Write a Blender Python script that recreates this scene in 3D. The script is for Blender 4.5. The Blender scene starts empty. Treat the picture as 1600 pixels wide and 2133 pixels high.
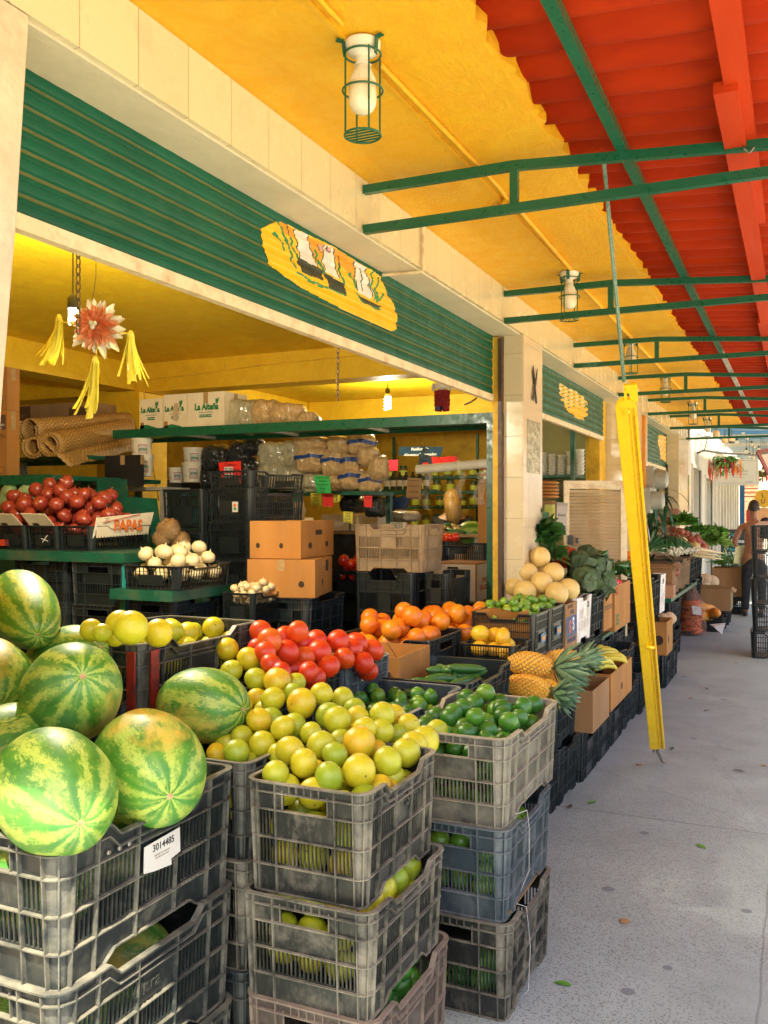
import bpy, bmesh, math, random
from mathutils import Vector, Matrix, Euler
R = math.radians
sc = bpy.context.scene
random.seed(7)
# ------------------------------------------------------------------ camera
YAW = R(24.53); CY, SY = math.cos(YAW), math.sin(YAW); F = 1895.0; CAMZ = 1.6
cam = bpy.data.objects.new('camera', bpy.data.cameras.new('camera'))
sc.collection.objects.link(cam); sc.camera = cam
cam.location = (0, 0, CAMZ); cam.rotation_euler = (R(90), 0, YAW)
cam.data.sensor_fit = 'HORIZONTAL'; cam.data.sensor_width = 36; cam.data.lens = F / 1600 * 36
cam.data.clip_end = 800; cam.data.clip_start = 0.05
# ------------------------------------------------------------------ light
SUN_EL, SUN_AZ = 60.0, 152.0        # azimuth clockwise from +Y (the street direction)
w = bpy.data.worlds.new('World'); sc.world = w; w.use_nodes = True
nt = w.node_tree; bg = nt.nodes['Background']
sky = nt.nodes.new('ShaderNodeTexSky'); sky.sky_type = 'NISHITA'; sky.sun_disc = False
sky.sun_elevation = R(SUN_EL); sky.sun_rotation = R(SUN_AZ); sky.air_density = 0.7; sky.dust_density = 3.5; sky.ozone_density = 0.4
nt.links.new(sky.outputs[0], bg.inputs[0]); bg.inputs[1].default_value = 0.15
sd = bpy.data.lights.new('sun', 'SUN'); sd.energy = 5.0; sd.angle = R(0.5); sd.color = (1, 0.89, 0.67)
sun = bpy.data.objects.new('sun', sd); sc.collection.objects.link(sun)
_a = R(SUN_AZ); _e = R(SUN_EL)
_to = Vector((math.sin(_a) * math.cos(_e), math.cos(_a) * math.cos(_e), math.sin(_e)))
sun.rotation_euler = (-_to).to_track_quat('-Z', 'Y').to_euler(); sun.location = (6, -6, 12)
sc.view_settings.view_transform = 'Standard'; sc.view_settings.look = 'None'
sc.view_settings.exposure = 1.86; sc.view_settings.gamma = 1.0
sc.cycles.use_denoising = True; sc.cycles.max_bounces = 8; sc.cycles.diffuse_bounces = 5
sc.cycles.glossy_bounces = 3; sc.cycles.transmission_bounces = 4; sc.cycles.transparent_max_bounces = 8
sc.cycles.sample_clamp_indirect = 6
# ------------------------------------------------------------------ where things stand: photo point -> point in the place
def _xz(px, py): return (px - 800) / F, (1066 - py) / F
def PD(px, py, d):
    x, z = _xz(px, py); return Vector(((x * CY - SY) * d, (x * SY + CY) * d, CAMZ + z * d))
def PX(px, py, X): return PD(px, py, X / (_xz(px, py)[0] * CY - SY))
def PY(px, py, Y): return PD(px, py, Y / (_xz(px, py)[0] * SY + CY))
def PZ(px, py, Z): return PD(px, py, (Z - CAMZ) / _xz(px, py)[1])
def proj(v):
    d = -v[0] * SY + v[1] * CY; x = (v[0] * CY + v[1] * SY) / d
    return 800 + F * x, 1066 - F * (v[2] - CAMZ) / d
# ------------------------------------------------------------------ tags
def link(o): sc.collection.objects.link(o); return o
def tag(o, label, cat, group=None, kind=None):
    o['label'] = label; o['category'] = cat
    if group: o['group'] = group
    if kind: o['kind'] = kind
    return o
def empty(name, loc=(0, 0, 0), rz=0):
    o = bpy.data.objects.new(name, None); o.location = loc; o.rotation_euler = (0, 0, rz); o.empty_display_size = .05
    return link(o)
def copy_tree(o, parent=None):
    c = o.copy(); link(c)
    if parent: c.parent = parent
    for ch in list(o.children): copy_tree(ch, c)
    return c
# ------------------------------------------------------------------ mesh builder
class MB:
    def __init__(s): s.v = []; s.f = []; s.m = []; s.T = Matrix.Identity(4)
    def add(s, vs, fs, mi=0):
        n = len(s.v); T = s.T
        s.v.extend([tuple(T @ Vector(p)) for p in vs]); s.f.extend([tuple(i + n for i in f) for f in fs]); s.m.extend([mi] * len(fs))
        return s
    def box(s, x0, y0, z0, x1, y1, z1, mi=0):
        if x0 > x1: x0, x1 = x1, x0
        if y0 > y1: y0, y1 = y1, y0
        if z0 > z1: z0, z1 = z1, z0
        return s.add([(x0, y0, z0), (x1, y0, z0), (x1, y1, z0), (x0, y1, z0), (x0, y0, z1), (x1, y0, z1), (x1, y1, z1), (x0, y1, z1)],
                     [(3, 2, 1, 0), (4, 5, 6, 7), (0, 1, 5, 4), (1, 2, 6, 5), (2, 3, 7, 6), (3, 0, 4, 7)], mi)
    def bar(s, a, b, w, h, mi=0, up=(0, 0, 1)):      # a box beam from a to b
        a, b = Vector(a), Vector(b); t = (b - a).normalized(); u = Vector(up)
        if abs(t.dot(u)) > .98: u = Vector((1, 0, 0))
        sx = t.cross(u).normalized(); sz = sx.cross(t).normalized(); vs = []
        for p in (a, b):
            for i, j in ((-1, -1), (1, -1), (1, 1), (-1, 1)): vs.append(p + sx * (i * w / 2) + sz * (j * h / 2))
        return s.add(vs, [(0, 1, 2, 3), (7, 6, 5, 4), (0, 4, 5, 1), (1, 5, 6, 2), (2, 6, 7, 3), (3, 7, 4, 0)], mi)
    def tube(s, pts, r, n=8, mi=0, cap=True):
        pts = [Vector(p) for p in pts]; vs = []; fs = []; rr = r if isinstance(r, (list, tuple)) else [r] * len(pts)
        ux = None
        for i, p in enumerate(pts):
            t = (pts[min(i + 1, len(pts) - 1)] - pts[max(i - 1, 0)]).normalized()
            if ux is None:
                ux = t.orthogonal().normalized()
            else:
                ux = (ux - t * ux.dot(t)).normalized()
            uy = t.cross(ux)
            for k in range(n):
                a = 2 * math.pi * k / n; vs.append(p + (ux * math.cos(a) + uy * math.sin(a)) * rr[i])
        for i in range(len(pts) - 1):
            for k in range(n):
                k2 = (k + 1) % n; fs.append((i * n + k, i * n + k2, (i + 1) * n + k2, (i + 1) * n + k))
        if cap: fs.append(tuple(range(n - 1, -1, -1))); fs.append(tuple((len(pts) - 1) * n + k for k in range(n)))
        return s.add(vs, fs, mi)
    def lathe(s, prof, n=20, c=(0, 0, 0), mi=0, sx=1, sy=1, wob=None):   # prof: (r, z)
        vs = []; fs = []; c = Vector(c)
        for j, (r, z) in enumerate(prof):
            for k in range(n):
                a = 2 * math.pi * k / n; q = r * (wob(a, z) if wob else 1); vs.append(c + Vector((q * math.cos(a) * sx, q * math.sin(a) * sy, z)))
        for j in range(len(prof) - 1):
            for k in range(n):
                k2 = (k + 1) % n; fs.append((j * n + k, j * n + k2, (j + 1) * n + k2, (j + 1) * n + k))
        if prof[0][0] > 1e-5: fs.append(tuple(range(n - 1, -1, -1)))
        if prof[-1][0] > 1e-5: fs.append(tuple((len(prof) - 1) * n + k for k in range(n)))
        return s.add(vs, fs, mi)
    def ball(s, c, r, n=14, m=9, sc3=(1, 1, 1), mi=0, wob=None):
        pr = [(max(1e-6, math.sin(math.pi * j / m)), -math.cos(math.pi * j / m)) for j in range(m + 1)]
        vs = []; fs = []; c = Vector(c)
        for rr, z in pr:
            for k in range(n):
                a = 2 * math.pi * k / n; p = Vector((rr * math.cos(a), rr * math.sin(a), z))
                q = r * (wob(p) if wob else 1); vs.append(c + Vector((p.x * sc3[0], p.y * sc3[1], p.z * sc3[2])) * q)
        for j in range(m):
            for k in range(n):
                k2 = (k + 1) % n; fs.append((j * n + k, j * n + k2, (j + 1) * n + k2, (j + 1) * n + k))
        return s.add(vs, fs, mi)
    def poly(s, pts, h, mi=0):                        # extrude a polygon (3-D points) by vector h
        h = Vector(h); n = len(pts); pts = [Vector(p) for p in pts]
        vs = pts + [p + h for p in pts]
        fs = [tuple(range(n - 1, -1, -1)), tuple(range(n, 2 * n))] + [(i, (i + 1) % n, n + (i + 1) % n, n + i) for i in range(n)]
        return s.add(vs, fs, mi)
    def leaf(s, p, d, L, W, droop=.3, n=5, mi=0, up=(0, 0, 1), cup=.15):
        p = Vector(p); d = Vector(d).normalized(); u = Vector(up); sd_ = d.cross(u)
        sd_ = sd_.normalized() if sd_.length > .05 else d.orthogonal().normalized()
        vs = []; fs = []; dd = d.copy(); q = p.copy()
        for i in range(n + 1):
            t = i / n; wd = W * .5 * (math.sin(math.pi * min(.97, .08 + t * .92)) ** .7)
            nn = sd_.cross(dd).normalized()
            vs += [q - sd_ * wd + nn * wd * cup, q - nn * 0, q + sd_ * wd + nn * wd * cup]
            q = q + dd * (L / n); dd = (dd + Vector((0, 0, -droop / n * 1.6))).normalized()
        for i in range(n):
            for k in (0, 1): fs.append((i * 3 + k, i * 3 + k + 1, i * 3 + k + 4, i * 3 + k + 3))
        return s.add(vs, fs, mi)
    def mesh(s, name, mats=(), smooth=None):
        me = bpy.data.meshes.new(name); me.from_pydata(s.v, [], s.f)
        for m in (mats if isinstance(mats, (list, tuple)) else [mats]): me.materials.append(m)
        me.polygons.foreach_set('material_index', s.m)
        if smooth:
            me.polygons.foreach_set('use_smooth', [True] * len(me.polygons)); me.update()
            if smooth is not True: me.set_sharp_from_angle(angle=R(smooth))
        me.update(); return me
    def build(s, name, mats=(), parent=None, smooth=None, loc=None, rz=0):
        o = bpy.data.objects.new(name, s.mesh(name, mats, smooth)); link(o)
        if parent: o.parent = parent
        if loc is not None: o.location = loc
        if rz: o.rotation_euler = (0, 0, rz)
        return o
def put(me, name, loc, rot=(0, 0, 0), scl=(1, 1, 1), parent=None):
    o = bpy.data.objects.new(name, me); link(o); o.location = loc; o.rotation_euler = rot; o.scale = scl
    if parent: o.parent = parent
    return o
def many(name, boxes, mat, parent):
    for b_ in boxes: MB().box(*b_).build(name, mat, parent)
def struct(name, mb, mat, smooth=None): o = mb.build(name, mat, smooth=smooth); o['kind'] = 'structure'; return o
# ------------------------------------------------------------------ materials
def NT(name):
    m = bpy.data.materials.new(name); m.use_nodes = True; t = m.node_tree
    return m, t, t.nodes['Principled BSDF']
class N:
    def __init__(s, t): s.t = t
    def n(s, typ, **k):
        x = s.t.nodes.new('ShaderNode' + typ)
        for a, b in k.items(): setattr(x, a, b)
        return x
    def set(s, sock, v):
        if isinstance(v, bpy.types.NodeSocket): s.t.links.new(v, sock)
        else:
            if isinstance(v, tuple) and len(v) == 3 and sock.type == 'RGBA': v = v + (1,)
            sock.default_value = v
    def math(s, op, a, b=0.0, c=None, clamp=False):
        x = s.n('Math', operation=op, use_clamp=clamp); s.set(x.inputs[0], a); s.set(x.inputs[1], b)
        if c is not None: s.set(x.inputs[2], c)
        return x.outputs[0]
    def mix(s, f, a, b, mode='MIX'):
        x = s.n('Mix', data_type='RGBA', blend_type=mode); s.set(x.inputs[0], f); s.set(x.inputs[6], a); s.set(x.inputs[7], b)
        return x.outputs[2]
    def coord(s, which='Object'): return s.n('TexCoord').outputs[which]
    def map(s, v, scale=(1, 1, 1), loc=(0, 0, 0), rot=(0, 0, 0)):
        x = s.n('Mapping'); s.set(x.inputs[0], v); x.inputs[1].default_value = loc; x.inputs[2].default_value = rot; x.inputs[3].default_value = scale
        return x.outputs[0]
    def noise(s, v, scale, detail=3, rough=.55, dist=0, w=None):
        x = s.n('TexNoise'); 
        if w is not None: x.noise_dimensions = '4D'; s.set(x.inputs['W'], w)
        s.set(x.inputs['Vector'], v); x.inputs['Scale'].default_value = scale; x.inputs['Detail'].default_value = detail
        x.inputs['Roughness'].default_value = rough; x.inputs['Distortion'].default_value = dist
        return x.outputs[0]
    def vor(s, v, scale, feature='F1', out=0, rnd=1):
        x = s.n('TexVoronoi', feature=feature); s.set(x.inputs['Vector'], v); x.inputs['Scale'].default_value = scale
        if 'Randomness' in x.inputs: x.inputs['Randomness'].default_value = rnd
        return x.outputs[out]
    def ramp(s, f, stops, interp='LINEAR'):
        x = s.n('ValToRGB'); s.set(x.inputs[0], f); e = x.color_ramp.elements; x.color_ramp.interpolation = interp
        while len(e) > 1: e.remove(e[-1])
        e[0].position = stops[0][0]; e[0].color = C4(stops[0][1])
        for p, c in stops[1:]: q = e.new(p); q.color = C4(c)
        return x.outputs[0]
    def rng(s, f, a, b, c=0., d=1.):
        x = s.n('MapRange'); s.set(x.inputs[0], f); x.inputs[1].default_value = a; x.inputs[2].default_value = b; x.inputs[3].default_value = c; x.inputs[4].default_value = d
        return x.outputs[0]
    def bump(s, h, strength=.3, dist=.01):
        x = s.n('Bump'); s.set(x.inputs['Height'], h); x.inputs['Strength'].default_value = strength; x.inputs['Distance'].default_value = dist
        return x.outputs[0]
    def sep(s, v): x = s.n('SeparateXYZ'); s.set(x.inputs[0], v); return x.outputs
    def comb(s, a, b, c): x = s.n('CombineXYZ'); s.set(x.inputs[0], a); s.set(x.inputs[1], b); s.set(x.inputs[2], c); return x.outputs[0]
    def rand(s): return s.n('ObjectInfo').outputs['Random']
def C4(c): return (c, c, c, 1) if isinstance(c, (int, float)) else (tuple(c) + (1,) if len(c) == 3 else c)
def mul(c, k): return tuple(min(1, x * k) for x in c)
def mat(name, col, rough=.6, col2=None, scale=8, amt=None, bump=0, bscale=40, bdist=.004, metal=0, coat=0, rnd=0, spec=.5, stretch=(1, 1, 1), grime=None, gscale=3):
    m, t, b = NT(name); n = N(t); v = n.map(n.coord(), stretch)
    c2 = col2 or mul(col, .72)
    f = n.rng(n.noise(v, scale, 5, .6), .35, .68)
    c = n.mix(f, col, c2)
    if rnd:
        r = n.rand(); c = n.mix(n.math('MULTIPLY', r, rnd), c, mul(col, .45))
    if grime:
        g = n.rng(n.noise(v, gscale, 8, .72), .5, .75); c = n.mix(g, c, grime)
    t.links.new(c, b.inputs['Base Color'])
    fr = n.rng(n.noise(v, scale * 2.3, 4), .3, .7, max(0.02, rough - .12), min(1, rough + .12)); t.links.new(fr, b.inputs['Roughness'])
    b.inputs['Metallic'].default_value = metal; b.inputs['Specular IOR Level'].default_value = spec
    if coat: b.inputs['Coat Weight'].default_value = coat; b.inputs['Coat Roughness'].default_value = .12
    if bump: t.links.new(n.bump(n.noise(v, bscale, 6, .6), bump, bdist), b.inputs['Normal'])
    return m
def fruit_mat(name, stops, rough=.35, pores=90, blem=(.22, .10, .02), bamt=.66, bump=.25, bd=.003, coat=.1, mott=.35, k=1.):
    m, t, b = NT(name); n = N(t); v = n.coord(); r = n.rand(); w = n.math('MULTIPLY', r, 37.)
    big = n.noise(v, 1.1 * k, 4, .6, w=w)
    f = n.math('ADD', r, n.math('MULTIPLY', n.math('SUBTRACT', big, .5), mott * 2), clamp=True)
    c = n.ramp(f, stops)
    s_ = n.noise(v, 2.6 * k, 8, .72, w=w); c = n.mix(n.rng(s_, bamt - .02, bamt + .07), c, blem); c = n.mix(n.rng(n.noise(v, 9 * k, 5, .7, w=w), .45, .75, 0, .35), c, mul(stops[0][1], .8))
    t.links.new(c, b.inputs['Base Color']); b.inputs['Roughness'].default_value = rough
    b.inputs['Coat Weight'].default_value = coat; b.inputs['Coat Roughness'].default_value = .25
    b.inputs['Subsurface Weight'].default_value = .0
    t.links.new(n.bump(n.math('ADD', n.noise(v, pores * .33 * k, 3), n.math('MULTIPLY', big, .8)), bump, bd), b.inputs['Normal'])
    return m
def leaf_mat(name, c1, c2, rough=.45):
    m, t, b = NT(name); n = N(t); v = n.coord()
    c = n.mix(n.rng(n.noise(v, 45, 5), .35, .65), c1, c2)
    geo = n.n('NewGeometry'); c = n.mix(n.math('MULTIPLY', geo.outputs['Random Per Island'], .6), c, mul(c2, .6))
    t.links.new(c, b.inputs['Base Color']); b.inputs['Roughness'].default_value = rough
    t.links.new(n.bump(n.noise(v, 120, 3), .3, .002), b.inputs['Normal'])
    return m
def tile_mat(name, col, grout, ua, va, us, vs, uo=0, vo=0, rough=.18, gw=.0035):
    m, t, b = NT(name); n = N(t); s_ = n.sep(n.coord()); v = n.coord()
    def edge(a, sz, off):
        q = n.math('FRACT', n.math('DIVIDE', n.math('ADD', a, off + 100 * sz), sz)); q = n.math('MINIMUM', q, n.math('SUBTRACT', 1., q))
        return n.math('LESS_THAN', q, gw / 2 / sz)
    g = n.math('MAXIMUM', edge(s_[ua], us, uo), edge(s_[va], vs, vo))
    cell = n.comb(n.math('FLOOR', n.math('DIVIDE', n.math('ADD', s_[ua], uo + 100 * us), us)), n.math('FLOOR', n.math('DIVIDE', n.math('ADD', s_[va], vo + 100 * vs), vs)), 0.)
    wn = n.n('TexWhiteNoise'); n.set(wn.inputs['Vector'], cell)
    c = n.mix(n.math('MULTIPLY', wn.outputs['Value'], .35), col, mul(col, .82))
    c = n.mix(n.rng(n.noise(v, 5, 8, .7), .55, .8, 0, .5), c, mul(col, .6))
    c = n.mix(g, c, grout); t.links.new(c, b.inputs['Base Color'])
    t.links.new(n.math('ADD', n.math('MULTIPLY', g, .5), n.rng(n.noise(v, 9, 4), .3, .7, rough * .6, rough * 1.8)), b.inputs['Roughness'])
    h = n.math('SUBTRACT', n.math('MULTIPLY', n.noise(v, 6, 2), .12), g); t.links.new(n.bump(h, .5, .003), b.inputs['Normal'])
    return m
RIBS = {}
def plastic(name, base, dust, amt=.5, rough=.5, rib=True):
    m, t, b = NT(name); n = N(t); v = n.coord(); r = n.rand(); w = n.math('MULTIPLY', r, 23.)
    a = n.noise(v, 7, 9, .72, .4, w=w); s_ = n.noise(n.map(v, (1, 1, .35)), 55, 4, .7, w=w)
    f = n.math('ADD', n.rng(a, .74 - amt * .5, 1.02 - amt * .4), n.math('MULTIPLY', n.rng(s_, .5, .8), .12 + .3 * amt), clamp=True)
    f = n.math('MULTIPLY', f, n.rng(r, 0, 1, .55, 1.0))
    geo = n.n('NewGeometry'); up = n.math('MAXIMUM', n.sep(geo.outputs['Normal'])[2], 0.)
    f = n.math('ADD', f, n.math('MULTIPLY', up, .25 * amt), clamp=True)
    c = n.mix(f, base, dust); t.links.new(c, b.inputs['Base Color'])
    t.links.new(n.rng(f, 0, 1, rough * .75, min(.95, rough * 1.5)), b.inputs['Roughness'])
    t.links.new(n.bump(n.noise(v, 90, 5, .7), .25, .001), b.inputs['Normal'])
    if rib: RIBS[name] = plastic(name + '_ribs', mul(base, 1.5), mul(dust, 1.25), min(1.15, amt * 1.3 + .12), rough * 1.1, rib=False)
    return m
# ------------------------------------------------------------------ material list
def ground_mat():
    m, t, b = NT('concrete'); n = N(t); v = n.coord(); s_ = n.sep(v)
    big = n.noise(v, .55, 6, .65); med = n.noise(v, 3.2, 8, .7)
    c = n.mix(n.rng(big, .35, .66), (.325, .37, .345), (.235, .27, .255)); c = n.mix(n.rng(med, .42, .72, 0, .55), c, (.39, .43, .405))
    area = n.rng(n.noise(n.map(v, (1, 1, 1), (7, 3, 0)), .9, 4, .6), .34, .50)
    near = n.rng(s_[1], 3.6, 7.5, 1, .35); area = n.math('MULTIPLY', area, near)
    sp = n.math('LESS_THAN', n.vor(v, 105), n.math('ADD', .12, n.math('MULTIPLY', n.noise(v, 40, 2), .42)))
    c = n.mix(n.math('MULTIPLY', sp, n.math('ADD', .12, n.math('MULTIPLY', area, .60))), c, (.10, .11, .11))
    sp2 = n.math('LESS_THAN', n.vor(n.map(v, (1, 1, 1), (2, 5, 0)), 60), .17)
    c = n.mix(n.math('MULTIPLY', sp2, n.math('MULTIPLY', area, .6)), c, (.42, .36, .27))
    st = n.rng(n.noise(n.map(v, (1, 1, 1), (11, 2, 0)), 1.7, 7, .75), .62, .74); c = n.mix(n.math('MULTIPLY', st, .6), c, (.16, .17, .165)); st2 = n.rng(n.noise(n.map(v, (1, .45, 1), (5, 8, 0)), 1.1, 9, .8), .52, .70); c = n.mix(n.math('MULTIPLY', st2, .35), c, (.20, .215, .20))
    gum = n.math('LESS_THAN', n.vor(n.map(v, (1, 1, 0), (.3, .9, 0)), 3.1), .085); c = n.mix(n.math('MULTIPLY', gum, .75), c, (.13, .14, .15))
    wob = n.math('MULTIPLY', n.math('SUBTRACT', n.noise(v, 6, 3), .5), .02)
    def line(a, sz, off, gw):
        q = n.math('FRACT', n.math('DIVIDE', n.math('ADD', n.math('ADD', a, wob), off + 50 * sz), sz)); q = n.math('MINIMUM', q, n.math('SUBTRACT', 1., q))
        return n.math('LESS_THAN', q, gw / 2 / sz)
    g = n.math('MAXIMUM', line(s_[1], 3.1, 1.3, .012), line(s_[0], 30., .12, .008)); c = n.mix(n.math('MULTIPLY', g, .5), c, (.10, .10, .10))
    cr = n.n('TexVoronoi', feature='DISTANCE_TO_EDGE'); n.set(cr.inputs['Vector'], n.map(v, (1, 1, 0))); cr.inputs['Scale'].default_value = .62
    vv = n.math('ADD', cr.outputs[0], n.math('MULTIPLY', n.math('SUBTRACT', n.noise(v, 5, 8, .8), .5), .10))
    crk = n.math('LESS_THAN', n.math('ABSOLUTE', vv), .0018); c = n.mix(n.math('MULTIPLY', crk, .3), c, (.12, .12, .12))
    t.links.new(c, b.inputs['Base Color']); t.links.new(n.rng(med, .3, .7, .62, .9), b.inputs['Roughness'])
    h = n.math('SUBTRACT', n.math('ADD', n.noise(v, 140, 4, .6), n.math('MULTIPLY', med, 2)), n.math('MULTIPLY', g, 1.5))
    t.links.new(n.bump(h, .35, .004), b.inputs['Normal'])
    return m
def roller_yellow(name, c1, c2, line=True):
    m, t, b = NT(name); n = N(t); v = n.coord()
    f = n.noise(v, 7, 8, .75, .8); c = n.mix(n.rng(f, .38, .66), c1, c2)
    c = n.mix(n.rng(n.noise(n.map(v, (1, .25, 1)), 1.6, 5), .5, .72, 0, .6), c, mul(c2, .80)); c = n.mix(n.rng(n.noise(n.map(v, (1.4, .5, 1)), 3.4, 9, .8), .60, .70, 0, .5), c, mul(c2, .62))
    c = n.mix(n.rng(n.noise(v, 22, 8, .8), .66, .78, 0, .5), c, mul(c1, .45))
    t.links.new(c, b.inputs['Base Color']); t.links.new(n.rng(f, .35, .65, .3, .62), b.inputs['Roughness'])
    h = n.math('ADD', n.noise(v, 60, 8, .75), n.math('MULTIPLY', n.noise(n.map(v, (1, .4, 1)), 15, 4), .8))
    t.links.new(n.bump(h, .8, .010), b.inputs['Normal']); return m
def shutter_mat(name, c1, c2):
    m, t, b = NT(name); n = N(t); v = n.coord()
    c = n.mix(n.rng(n.noise(n.map(v, (1, .3, 1)), 9, 7, .7), .4, .7), c1, c2)
    chip = n.rng(n.noise(n.map(v, (1, .22, 1.6)), 26, 8, .8), .69, .715); c = n.mix(chip, c, (.62, .52, .36))
    c = n.mix(n.rng(n.noise(n.map(v, (1, .5, 1)), 3, 6, .7), .55, .8, 0, .3), c, (.05, .12, .06))
    t.links.new(c, b.inputs['Base Color']); t.links.new(n.rng(n.noise(v, 12, 5), .3, .7, .35, .6), b.inputs['Roughness']); b.inputs['Specular IOR Level'].default_value = .22
    t.links.new(n.bump(n.noise(n.map(v, (1, .3, 1)), 50, 5), .08, .001), b.inputs['Normal']); return m
def weave_mat():
    m, t, b = NT('woven_palm'); n = N(t); v = n.coord('Generated'); s_ = n.sep(n.coord('UV')); o = n.coord()
    zz = n.math('PINGPONG', n.math('MULTIPLY', s_[0], 22.), 1.0)
    q = n.math('FRACT', n.math('ADD', n.math('MULTIPLY', s_[1], 26.), n.math('MULTIPLY', zz, 1.3)))
    f = n.math('GREATER_THAN', q, .45); c = n.mix(f, (.62, .36, .10), (.28, .145, .036))
    c = n.mix(n.rng(n.noise(o, 9, 6), .4, .7), c, (.34, .19, .05)); t.links.new(c, b.inputs['Base Color']); b.inputs['Roughness'].default_value = .6
    t.links.new(n.bump(q, .6, .004), b.inputs['Normal']); return m
def melon_skin():
    m, t, b = NT('watermelon_rind'); n = N(t); v = n.coord(); r = n.rand(); w = n.math('MULTIPLY', r, 41.)
    s_ = n.sep(v); ang = n.math('ARCTAN2', s_[1], s_[2])
    d1 = n.math('SUBTRACT', n.noise(n.map(v, (.7, 1, 1)), 13, 6, .7, w=w), .5); d2 = n.math('SUBTRACT', n.noise(n.map(v, (.45, 1.5, 1.5)), 60, 8, .85, w=w), .5)
    lobes = n.math('ADD', n.math('MULTIPLY', ang, n.math('ROUND', n.rng(r, 0, 1, 8, 10))), n.math('MULTIPLY', r, 9.))
    st = n.math('SINE', n.math('ADD', lobes, n.math('MULTIPLY', d1, 8.5)))
    ends = n.rng(n.math('ABSOLUTE', s_[0]), .105, .165)
    st = n.math('ADD', st, n.math('MULTIPLY', d2, 12.)); f = n.rng(st, -.35, .85)
    fine = n.math('MULTIPLY', n.math('SINE', n.math('ADD', n.math('MULTIPLY', ang, 17.), n.math('MULTIPLY', d1, 6.))), ends)
    f = n.math('ADD', f, n.math('MULTIPLY', fine, .35), clamp=True)
    dk = n.mix(n.rng(n.noise(v, 16, 5, w=w), .35, .65), (.035, .17, .014), (.085, .28, .022))
    lt = n.mix(n.rng(n.noise(v, 22, 6, .7, w=w), .35, .65), (.46, .52, .08), (.28, .44, .055))
    c = n.mix(f, dk, lt)
    patch = n.rng(n.math('ADD', n.math('MULTIPLY', s_[2], -7.2), n.math('MULTIPLY', d1, 1.6)), .62, .95); c = n.mix(patch, c, (.62, .42, .06))
    sc_ = n.rng(n.noise(n.map(v, (1, 1, 1), (3, 1, 0)), 20, 5, .65, w=w), .70, .72); c = n.mix(sc_, c, (.58, .40, .19))
    c = n.mix(n.rng(n.noise(v, 5, 3, w=w), .5, .8, 0, .35), c, (.16, .36, .20))
    t.links.new(c, b.inputs['Base Color']); t.links.new(n.rng(n.noise(v, 30, 4), .3, .7, .36, .55), b.inputs['Roughness'])
    b.inputs['Coat Weight'].default_value = .0; b.inputs['Coat Roughness'].default_value = .2
    t.links.new(n.bump(n.noise(v, 60, 4), .12, .002), b.inputs['Normal']); return m
def film(name, col, rough=.25, alpha=.4):
    m, t, b = NT(name); n = N(t); v = n.coord()
    cr = n.vor(n.map(v, (1, 1, .5)), 26, 'DISTANCE_TO_EDGE'); h = n.math('ADD', n.noise(v, 24, 6, .7, 1.2), n.math('MULTIPLY', cr, .5))
    b.inputs['Base Color'].default_value = C4(col); b.inputs['Roughness'].default_value = rough
    b.inputs['Alpha'].default_value = alpha; b.inputs['Coat Weight'].default_value = .4
    t.links.new(n.bump(h, 1.0, .02), b.inputs['Normal']); return m
m_ground = ground_mat()
m_ceil = roller_yellow('ceiling_yellow', (.90, .50, .004), (.86, .41, .003))
m_inceil = roller_yellow('inner_yellow', (.88, .58, .015), (.80, .47, .010))
m_tileb = tile_mat('beam_tile', (.70, .60, .37), (.36, .29, .16), 1, 2, .222, 5, .03, 1.2)
m_tilep = tile_mat('pillar_tile', (.70, .60, .39), (.40, .33, .20), 0, 2, 5, .268, 1, .05)
m_tilepx = tile_mat('pillar_marble_tile', (.74, .60, .40), (.45, .35, .22), 1, 2, .235, .40, .02, .1, rough=.1)
m_plaster = mat('soffit_plaster', (.66, .58, .40), .8, (.58, .51, .34), 5, bump=.5, bscale=25, bdist=.006)
m_plasterL = mat('rough_column_plaster', (.72, .60, .42), .85, (.55, .45, .30), 6, bump=.7, bscale=30, bdist=.008, grime=(.40, .32, .24), gscale=4)
m_red = mat('roof_red', (.42, .030, .001), .75, (.32, .018, .001), 5, spec=.15, bump=.3, bscale=60, stretch=(.4, 1, 1), grime=(.30, .018, .002), gscale=6)
m_redb = mat('board_red', (.48, .038, .001), .7, (.40, .028, .001), 9, spec=.2, bump=.3, bscale=30, stretch=(1, .1, 1))
m_green = mat('green_paint', (.002, .105, .050), .35, (.002, .09, .043), 14)
m_greend = mat('dark_green_paint', (.005, .10, .055), .45, (.004, .07, .04), 9, bump=.2, grime=(.10, .10, .06), gscale=5)
m_galv = mat('bare_purlin', (.52, .50, .44), .5, (.36, .36, .32), 9, metal=.3)
m_shut = shutter_mat('shutter_green', (.002, .092, .047), (.002, .066, .035))
m_olive = shutter_mat('shutter_groove', (.13, .15, .055), (.08, .11, .04))
m_cream = mat('cream_paint', (.80, .68, .44), .5, (.72, .58, .36), 12, bump=.3, grime=(.42, .24, .10), gscale=10)
m_white = mat('white_enamel', (.82, .76, .62), .35, (.74, .67, .52), 10)
m_wall2 = mat('far_white_wall', (.66, .60, .50), .7, (.58, .52, .42), 2, bump=.2)
m_bulb = mat('frosted_glass', (.86, .76, .55), .25, (.82, .70, .48), 8, coat=.3)
m_yel = mat('glossy_yellow_metal', (.90, .60, .006), .3, (.87, .55, .005), 6, coat=.3)
m_yel2 = mat('yellow_wall', (.80, .50, .03), .6, (.66, .38, .02), 6, bump=.6, bscale=20, bdist=.01, grime=(.45, .24, .02), gscale=7)
m_black = mat('black_plastic', (.012, .013, .014), .4, (.02, .02, .02), 20)
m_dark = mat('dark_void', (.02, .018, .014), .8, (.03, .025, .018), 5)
m_card = mat('cardboard', (.38, .21, .085), .8, (.30, .155, .055), 5, bump=.25, bscale=90, bdist=.002, stretch=(1, 1, .2), rnd=.25)
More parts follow.
